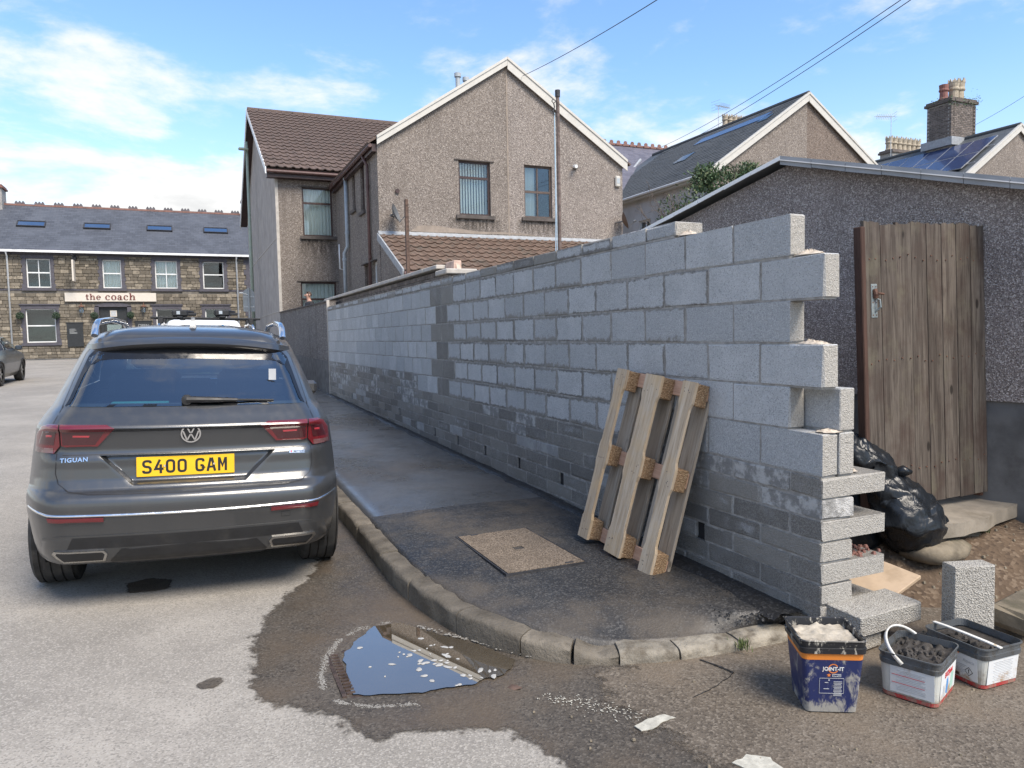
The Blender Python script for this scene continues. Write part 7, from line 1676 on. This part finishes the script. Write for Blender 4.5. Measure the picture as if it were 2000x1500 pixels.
# ---- simpler vehicles
def simple_car(name, label, LV, loc, rot, mat, glassP, sideP, wsP, axles, wr, group=None, rails=False, kr=.07, cr=.2):
    o = thing(name, label, 'van' if 'van' in name else 'car', loc, rot, group, local=True); K = Car(LV, kr, cr)
    hs_ = [arch_hole(a, wr+.025, wr) for a in axles]
    inn = lambda P_, s_: [(lerp(sum(q[0] for q in P_)/len(P_), x, s_), lerp(sum(q[1] for q in P_)/len(P_), z, s_)) for x, z in P_]
    if glassP: hs_.append(lambda c_, k: k == 'r' and inpoly(c_[0], c_[2], inn(glassP, .93)))
    if wsP: hs_.append(lambda c_, k: k == 'f' and inpoly(c_[0], c_[2], inn(wsP, .93)))
    for P_ in sideP: hs_.append(lambda c_, k, P_=P_: k == 's' and inpoly(c_[1], c_[2], inn(P_, .9)))
    K.body(o, mat, hs_, nx=36, ny=50)
    if glassP: K.panel('rear', glassP, .004, 'rear_window', MT['carglass'], o, 20, .03, .003)
    if wsP: K.panel('front', wsP, .004, 'windscreen', MT['carglass'], o, 20, .03, .003)
    for P_ in sideP:
        for sd in ('left', 'right'): K.panel(sd, P_, .004, 'side_window', MT['carglass'], o, 16, .03, .003)
    mb = MB(); mb.box(-.72, .72, .35, LV[5][3]-.4, .20, .22); mb.box(-.6, .6, .9, 2.6, .55, 1.0); mb.build('underbody', MT['blackplastic'], o)
    for y in axles:
        for sg in (-1, 1): wheel(o, sg*(K.w(.5)-.11), y, wr, .215, sg); arch_trim(K, o, y, wr+.025, wr, sg, MT['blackplastic'], .03)
    for sg in (-1, 1):
        z0 = wsP[0][1] if wsP else 1.1; y0 = interp(z0, LV, 3)-.55; mb = MB(); mb.cbox((sg*(K.w(z0)+.10), y0, z0+.03), (.09, .05, .07), .03); mb.build('wing_mirror', mat, o)
    return o, K
sv, SK = simple_car('parked_suv', 'dark car with bike carriers on roof bars parked ahead of the grey car', [(z*1.02, w, yr, yf) for z, w, yr, yf in SUV], (-2.72, 7.0, .135), (math.radians(.86), math.radians(1.5), math.radians(-1)), MT['paint3'], GL, [SD], WS, (.93, 3.6), .35)
for sg in (-1, 1):
    mb = MB(); mb.tube([(sg*.575, .72, 1.595), (sg*.57, .85, 1.66), (sg*.565, 1.5, 1.70), (sg*.55, 2.2, 1.67), (sg*.55, 2.4, 1.60)], .02, 8); mb.build('roof_rail', MT['chrome'], sv, smooth=True)
for y in (1.05, 1.85): mb = MB(); mb.cbox((0, y, 1.755), (.68, .035, .014), .008); mb.cbox((-.56, y, 1.715), (.035, .04, .035), .01); mb.cbox((.56, y, 1.715), (.035, .04, .035), .01); mb.build('roof_bar', MT['blackplastic'], sv)
for x, w_ in ((-.28, 'left'), (.24, 'right')):
    o = thing('bike_carrier', 'black bike carrier clamp on the %s of the roof bars' % w_, 'bike carrier', (-2.70+x, 8.05, 1.93), (0, 0, math.radians(-1)), local=True)
    mb = MB(); mb.cbox((0, .45, -.01), (.035, .65, .012), .006); mb.build('rail', MT['blackplastic'], o); mb = MB(); mb.cbox((0, .0, .045), (.10, .07, .045), .02); mb.cbox((.10, .02, .03), (.10, .03, .02), .01); mb.tube([(.05, 0, .07), (.16, .1, .06)], .018, 6); mb.build('clamp', MT['blackplastic'], o); mb = MB(); mb.cbox((-.02, -.072, .05), (.022, .004, .022), .003); mb.build('pale_badge', MT['greypipe'], o)
VAN = [(.22, .80, .10, 4.2), (.35, .86, .03, 4.35), (.5, .88, .0, 4.38), (.7, .895, .0, 4.36), (.9, .895, .02, 4.25), (1.05, .89, .03, 3.9), (1.15, .885, .04, 3.6), (1.3, .87, .05, 3.4), (1.5, .845, .07, 3.15), (1.65, .82, .09, 2.95), (1.74, .79, .11, 2.8), (1.80, .74, .15, 2.65), (1.83, .64, .22, 2.5), (1.845, .48, .4, 2.3)]
vn, VK = simple_car('white_van', 'small white van with blue splash graphics parked ahead near the houses', VAN, (-2.60, 15.0, .24), (math.radians(.86), math.radians(1.2), 0), MT['vanpaint'], None, [[(2.1, 1.1), (3.2, 1.1), (2.8, 1.6), (2.15, 1.6)]], [(-.75, 1.12), (.75, 1.12), (.62, 1.65), (-.62, 1.65)], (.75, 3.5), .31, kr=.05, cr=.06)
mb = MB()
for k in range(26):
    x = random.gauss(.35, .10); z = random.gauss(1.62, .06)
    if not .12 < x < .62 or z > 1.74: continue
    s_ = random.uniform(.02, .055); p_ = VK.rear(x, z); mb.box(x-s_/2, x+s_/2, p_[1]-.010-k*.0002, p_[1]+.02, z-s_/2, z+s_/2)
mb.build('blue_splash', MT['blue'], vn)
VK.panel('rear', [(-.78, 1.15), (-.05, 1.15), (-.05, 1.62), (-.72, 1.62)], .006, 'door_recess', MT['vanpaint'], vn, 12, .03, .004)
for sg in (-1, 1): VK.panel('rear', [(sg*.80, 1.0), (sg*.87, 1.0), (sg*.82, 1.68), (sg*.765, 1.68)] if sg > 0 else [(-.80, 1.0), (-.765, 1.68), (-.82, 1.68), (-.87, 1.0)], .008, 'tail_light', MT['darkredlamp'], vn, 6, .03, .01); VK.panel('rear', [(sg*.79, 1.42), (sg*.84, 1.42), (sg*.835, 1.50), (sg*.785, 1.50)] if sg > 0 else [(-.79, 1.42), (-.785, 1.50), (-.835, 1.50), (-.84, 1.42)], .0095, 'reverse_lens', MT['white'], vn, 4, .03, .004)
HAT = [(.20, .76, .2, 4.05), (.32, .84, .06, 4.2), (.45, .87, .02, 4.25), (.6, .89, .0, 4.25), (.75, .89, .05, 4.2), (.85, .885, .07, 4.05), (.93, .87, .10, 3.5), (.98, .86, .13, 3.2), (1.05, .82, .2, 3.0), (1.15, .76, .3, 2.8), (1.25, .71, .4, 2.6), (1.35, .65, .52, 2.35), (1.41, .58, .65, 2.15), (1.445, .45, .85, 1.9), (1.46, .3, 1.1, 1.7)]
dk, DK = simple_car('parked_hatchback', 'dark blue grey hatchback parked at the far left edge', HAT, (-8.62, 21.2, .43), (math.radians(.86), math.radians(0), math.radians(-1)), MT['paint2'], [(-.6, 1.0), (.6, 1.0), (.5, 1.36), (-.5, 1.36)], [[(.75, 1.0), (2.95, 1.0), (2.2, 1.37), (1.0, 1.37)]], [(-.66, 1.0), (.66, 1.0), (.5, 1.36), (-.5, 1.36)], (.75, 3.35), .325)
# ================================================================== street furniture and odds
lp = thing('lamp_post', 'tall pale green steel lamp post between the pub and the house', 'lamp post', (-.32, 31, .6))
mb = MB(); mb.tube([(-.32, 31, .5), (-.32, 31, 1.9)], .10, 12); mb.tube([(-.32, 31, 1.9), (-.32, 31, 9.95)], [.075, .055], 12); mb.build('column', MT['lampgreen'], lp, smooth=True)
mb = MB(); mb.cbox((-.46, 30.9, 9.62), (.20, .10, .05), .03); mb.tube([(-.32, 31, 9.65), (-.45, 30.92, 9.64)], .03, 8); mb.build('lantern', MT['lampgreen'], lp)
ts = thing('road_sign', 'back of a grey road sign on a post beside the house corner', 'sign', (-.66, 28.5, .5))
mb = MB(); P_ = [(-.22, 2.72), (.22, 2.72), (.22, 3.40)]+[(.22*math.cos(a), 3.40+.22*math.sin(a)) for a in [PI*k/10 for k in range(1, 10)]]+[(-.22, 3.40)]
mb.prism(P_, lambda u, v, w: (-.66+u, 28.5+w, v), 0, .012); mb.build('plate', MT['signback'], ts)
mb = MB(); mb.tube([(-.66, 28.45, .5), (-.66, 28.45, 3.65)], .038, 10); mb.build('post', MT['signback'], ts)
for z in (2.9, 3.3): mb = MB(); mb.box(-.86, -.46, 28.485, 28.499, z-.025, z+.025); mb.build('fixing_rail', MT['aluminium'], ts)
cc = MB(); cc.cbox((-.95, 28.4, 3.45), (.07, .05, .03), .015); cc.tube([(-.95, 28.4, 3.45), (-.68, 28.45, 3.38)], .015, 6); cc.build('camera_head', MT['white'], ts)
# washing line pole with rope
wp = thing('washing_pole', 'tall rusty washing line pole with pale blue ropes before the gable', 'pole', (4.67, 10.5, .42))
k_ = (10.5+2.762)/(17.55+2.762)
PX, PYY, PZT = CAM.x+(7.56-CAM.x)*k_, 10.5, CAM.z+(8.91-CAM.z)*k_
mb = MB(); mb.tube([(PX, PYY, .42), (PX, PYY, PZT-.1)], .036, 12); mb.build('post', MT['polepaint'], wp)
mb = MB(); mb.lathe([(.048, PZT-.14), (.052, PZT-.01), (.0, PZT)], 12, (PX, PYY, 0)); mb.build('cap', MT['darkmetal'], wp)
mb = MB(); mb.tube([(PX-.10, PYY, PZT-.19), (PX-.13, PYY, PZT-.23), (PX-.09, PYY, PZT-.27), (PX-.04, PYY, PZT-.23), (PX, PYY, PZT-.21)], .010, 6); mb.tube([(PX-.09, PYY, PZT-.26), (PX-.07, PYY, PZT-.34), (PX-.10, PYY, PZT-.42), (PX-.075, PYY, PZT-.5)], .012, 6); mb.build('pulley', MT['darkmetal'], wp)
mb = MB(); mb.tube([(PX-.075, PYY, PZT-.45), (PX-.085, PYY-.02, 4), (PX-.12, PYY-.05, 2.9), (PX-.13, PYY-.05, 1.0)], .010, 6); mb.tube([(PX-.07, PYY, PZT-.45), (PX-.055, PYY-.03, 1.2)], .008, 6); mb.build('rope', MT['rope'], wp)
p2 = MB(); 
tp = thing('timber_post', 'dark slim timber post rising behind the coped garden wall', 'post', (.86, 10.6, .4)); mb = MB(); mb.cbox((.86, 10.6, 2.25), (.033, .033, 1.86), .006, jit=.8); mb.build('shaft', MT['wood_brown'], tp)
mb = MB(); mb.lathe([(.0001, -.045), (.006, -.044), (.006, -.03)], 8, (.86, 10.6, 4.0), 'Y'); mb.build('screw_eye', MT['darkmetal'], tp)
# overhead cables
def cable(label, a, b, sag, r=.008):
    a, b = Vector(a), Vector(b); mb = MB(); mb.tube([a.lerp(b, k/24)-Vector((0, 0, sag*4*(k/24)*(1-k/24))) for k in range(25)], r, 5); tag(mb.build('overhead_cable', MT['cable'], smooth=True), label, 'cable')
def along(px_, py_, D_): 
    d = fw+r2*((px_-1000)/1449.74)-u2*((py_-750)/1449.74); return CAM+d*D_
cable('single overhead cable running down to the gable apex of the house', along(1500, -140, 9), (6.35, YG-.15, 9.12), .1)
cable('upper of two parallel overhead cables leading to the slate roofed houses', along(1990, -160, 10), (16.6, 25.5, 9.75), .25)
cable('lower of two parallel overhead cables leading to the slate roofed houses', along(1997, -152, 10), (16.75, 25.7, 9.50), .25)
cable('short overhead cable beside the tall brick chimney at the right', along(2100, 120, 25), (29.9, 20.2, 10.6), .1)
# evergreen shrub with bare twigs behind the garage corner
sh = thing('evergreen_shrub', 'bushy evergreen shrub with bare twigs growing behind the garage', 'shrub', (4.95, 7.1, .42))
mb = MB()
for k in range(6): a = random.random()*6; mb.tube([(4.95+random.gauss(0, .05), 7.1+random.gauss(0, .05), .42), (4.95+.15*math.cos(a), 7.1+.15*math.sin(a), 1.8), (4.95+.4*math.cos(a), 7.1+.4*math.sin(a), 3.3)], [.035, .025, .012], 6)
mb.build('trunk', MT['twig'], sh)
SHZ = Vector((-.10, 0, .14))
lobes = [(Vector((4.55, 7.2, 3.25)), .38), (Vector((4.95, 7.1, 3.55)), .45), (Vector((5.30, 7.0, 3.80)), .38), (Vector((5.05, 7.2, 3.05)), .55), (Vector((4.6, 7.3, 2.8)), .5), (Vector((5.5, 6.95, 3.35)), .35), (Vector((5.55, 6.9, 3.95)), .22), (Vector((4.95, 7.1, 3.9)), .20)]
for mat, cnt, nm in (('leaf', 9500, 'crown'), ('leaf2', 1800, 'young_leaves')):
    mb = MB()
    for k in range(cnt):
        c_, r = random.choice(lobes); c_ = c_+SHZ; d = Vector((random.gauss(0, 1), random.gauss(0, 1), random.gauss(0, 1))).normalized(); p_ = c_+d*r*random.uniform(.35, 1.12)*(1+.25*fbm(d.x*2+c_.x, d.y*2, d.z*2))
        if fbm(p_.x*3.1, p_.y*3.1, p_.z*3.1) < -.38: continue
        q = (d*.5+Vector((random.gauss(0, .6), random.gauss(0, .6), random.gauss(.5, .5)))).normalized(); s_ = q.cross(Vector((random.gauss(0, 1), random.gauss(0, 1), random.gauss(0, 1)))).normalized(); l = random.uniform(.04, .075)
        mb.add([p_, p_+q*l*.5+s_*l*.22, p_+q*l, p_+q*l*.5-s_*l*.22], [(0, 1, 2, 3)])
    mb.build(nm, MT[mat], sh, fix=False)
mb = MB()
def twig(p_, d, l, r, dep):
    q = p_+d*l*.5+Vector((random.gauss(0, .03), random.gauss(0, .03), random.gauss(0, .03))); e = p_+d*l; mb.tube([p_, q, e], [r, r*.8, r*.5], 4, cap=False)
    if dep:
        for k in range(3): nd_ = (d+Vector((random.gauss(0, .4), random.gauss(0, .4), random.gauss(.1, .35)))).normalized(); twig(p_.lerp(e, random.uniform(.4, 1)), nd_, l*random.uniform(.5, .75), r*.6, dep-1)
for k in range(16): mb = MB(); twig(Vector((random.uniform(5.1, 5.9), random.uniform(6.8, 7.3), random.uniform(3.2, 3.6))), Vector((random.gauss(.25, .35), random.gauss(0, .3), 1)).normalized(), random.uniform(.4, .65), .008, 2); mb.build('twig', MT['twig'], sh, fix=False)
for k in range(9): mb = MB(); twig(Vector((random.uniform(4.0, 4.5), random.uniform(7.0, 7.4), random.uniform(2.9, 3.4))), Vector((random.gauss(-.3, .3), random.gauss(0, .3), 1)).normalized(), random.uniform(.3, .5), .007, 2); mb.build('twig', MT['twig'], sh, fix=False)
# ================================================================== person behind the wall
pe = thing('person', 'balding person in a dark jacket behind the low rendered wall, facing left', 'person', (.42, 20.0, 1.235), (0, 0, math.radians(-78)), local=True)
def skin(name, J, E_, mat, root, sub=2):
    me = bpy.data.meshes.new(name); me.from_pydata([j[0] for j in J], E_, []); o = bpy.data.objects.new(name, me); COL.objects.link(o)
    md = o.modifiers.new('s', 'SKIN'); sv_ = me.skin_vertices[0].data
    for k, j in enumerate(J): sv_[k].radius = j[1]; sv_[k].use_root = (k == root)
    s2_ = o.modifiers.new('d', 'SUBSURF'); s2_.levels = sub; s2_.render_levels = sub
    dg_ = bpy.context.evaluated_depsgraph_get(); m2 = bpy.data.meshes.new_from_object(o.evaluated_get(dg_)); bpy.data.objects.remove(o); m2.name = name; m2.materials.clear(); m2.materials.append(mat)
    m2.polygons.foreach_set('use_smooth', [True]*len(m2.polygons)); return link(name, m2, pe)
# local: facing -Y, X to his left; height 1.76
J = [((0, 0, .95), (.15, .11)), ((0, .01, 1.20), (.15, .11)), ((0, .02, 1.40), (.17, .11)), ((0, .01, 1.50), (.065, .06)), ((0, -.01, 1.58), (.055, .06)), ((0, -.02, 1.645), (.072, .09)), ((0, -.015, 1.71), (.068, .085)),
     ((.17, .02, 1.42), (.065, .065)), ((.22, .03, 1.15), (.05, .05)), ((.23, -.05, .92), (.038, .038)), ((.23, -.09, .84), (.03, .04)),
     ((-.17, .02, 1.42), (.065, .065)), ((-.22, .03, 1.15), (.05, .05)), ((-.23, -.05, .92), (.038, .038)), ((-.23, -.09, .84), (.03, .04)),
     ((.10, 0, .90), (.085, .09)), ((.11, -.01, .50), (.06, .062)), ((.11, .02, .09), (.04, .045)), ((.115, -.10, .035), (.04, .03)),
     ((-.10, 0, .90), (.085, .09)), ((-.11, -.01, .50), (.06, .062)), ((-.11, .02, .09), (.04, .045)), ((-.115, -.10, .035), (.04, .03))]
E_ = [(0, 1), (1, 2), (2, 3), (3, 4), (4, 5), (5, 6), (2, 7), (7, 8), (8, 9), (9, 10), (2, 11), (11, 12), (12, 13), (13, 14), (0, 15), (15, 16), (16, 17), (17, 18), (0, 19), (19, 20), (20, 21), (21, 22)]
skin('body', J, E_, MT['skin'], 0)
JJ = [((0, 0, .88), (.165, .125)), ((0, .01, 1.20), (.168, .128)), ((0, .02, 1.40), (.185, .125)), ((0, .02, 1.475), (.085, .075)), ((.17, .02, 1.42), (.078, .078)), ((.22, .03, 1.15), (.062, .062)), ((.23, -.04, .94), (.05, .05)), ((-.17, .02, 1.42), (.078, .078)), ((-.22, .03, 1.15), (.062, .062)), ((-.23, -.04, .94), (.05, .05))]
skin('jacket', JJ, [(0, 1), (1, 2), (2, 3), (2, 4), (4, 5), (5, 6), (2, 7), (7, 8), (8, 9)], MT['jacket'], 0)
JT = [((0, 0, .95), (.158, .118)), ((.10, 0, .88), (.095, .10)), ((.11, -.01, .50), (.072, .074)), ((.11, .02, .10), (.058, .06)), ((-.10, 0, .88), (.095, .10)), ((-.11, -.01, .50), (.072, .074)), ((-.11, .02, .10), (.058, .06))]
skin('trousers', JT, [(0, 1), (1, 2), (2, 3), (0, 4), (4, 5), (5, 6)], MT['trousers'], 0)
mb = MB(); n = 24
def hairf(i, j):
    a = 2*PI*i/n; th = lerp(.25, 1.75, j/9); x, y, z = math.sin(th)*math.cos(a), math.sin(th)*math.sin(a), math.cos(th); return (x*.083, -.008+y*.104, 1.672+z*.105)
for j in range(9):
    for i in range(n):
        a = 2*PI*(i+.5)/n; th = lerp(.25, 1.75, (j+.5)/9)
        if math.sin(a) < -.25 and th > .75: continue
        if th < .55 and math.sin(a) < .3: continue
        mb.add([hairf(i, j), hairf(i+1, j), hairf(i+1, j+1), hairf(i, j+1)], [(0, 1, 2, 3)])
mb.build('hair', MT['hair'], pe, smooth=True, fix=False)
mb = MB(); mb.tube([(0, -.10, 1.675), (0, -.128, 1.648), (0, -.10, 1.635)], [.010, .018, .012], 8); mb.cbox((.078, .0, 1.66), (.012, .022, .03), .008); mb.cbox((-.078, .0, 1.66), (.012, .022, .03), .008); mb.build('nose_and_ears', MT['skin'], pe, smooth=True)
mb = MB()
for x in (-.033, .033): mb.lathe([(.0001, -.012), (.008, -.009), (.012, 0)], 8, (x, -.094, 1.682), 'Y')
mb.cbox((0, -.098, 1.602), (.024, .006, .005), .002); mb.build('eyes_and_mouth', MT['hair'], pe)

for base, grp in (('topiary_ball', 'topiary balls on the pub front'), ('wall_lantern', 'lanterns on the pub front'), ('chalkboard', 'chalkboards on the pub front'), ('overhead_cable', 'overhead cables'), ('tv_aerial', 'television aerials on the roofs'), ('satellite_dish', 'satellite dishes on the gable'), ('white_bucket', 'white tubs at the wall end'), ('weed_tuft', 'weeds along the edges'), ('bike_carrier', 'bike carriers on the roof bars'), ('loose_block', 'loose concrete blocks'), ('parked_suv', 'cars parked along the kerb')):
    for o in bpy.data.objects:
        if o.parent is None and o.name.split('.')[0] == base: o['group'] = grp
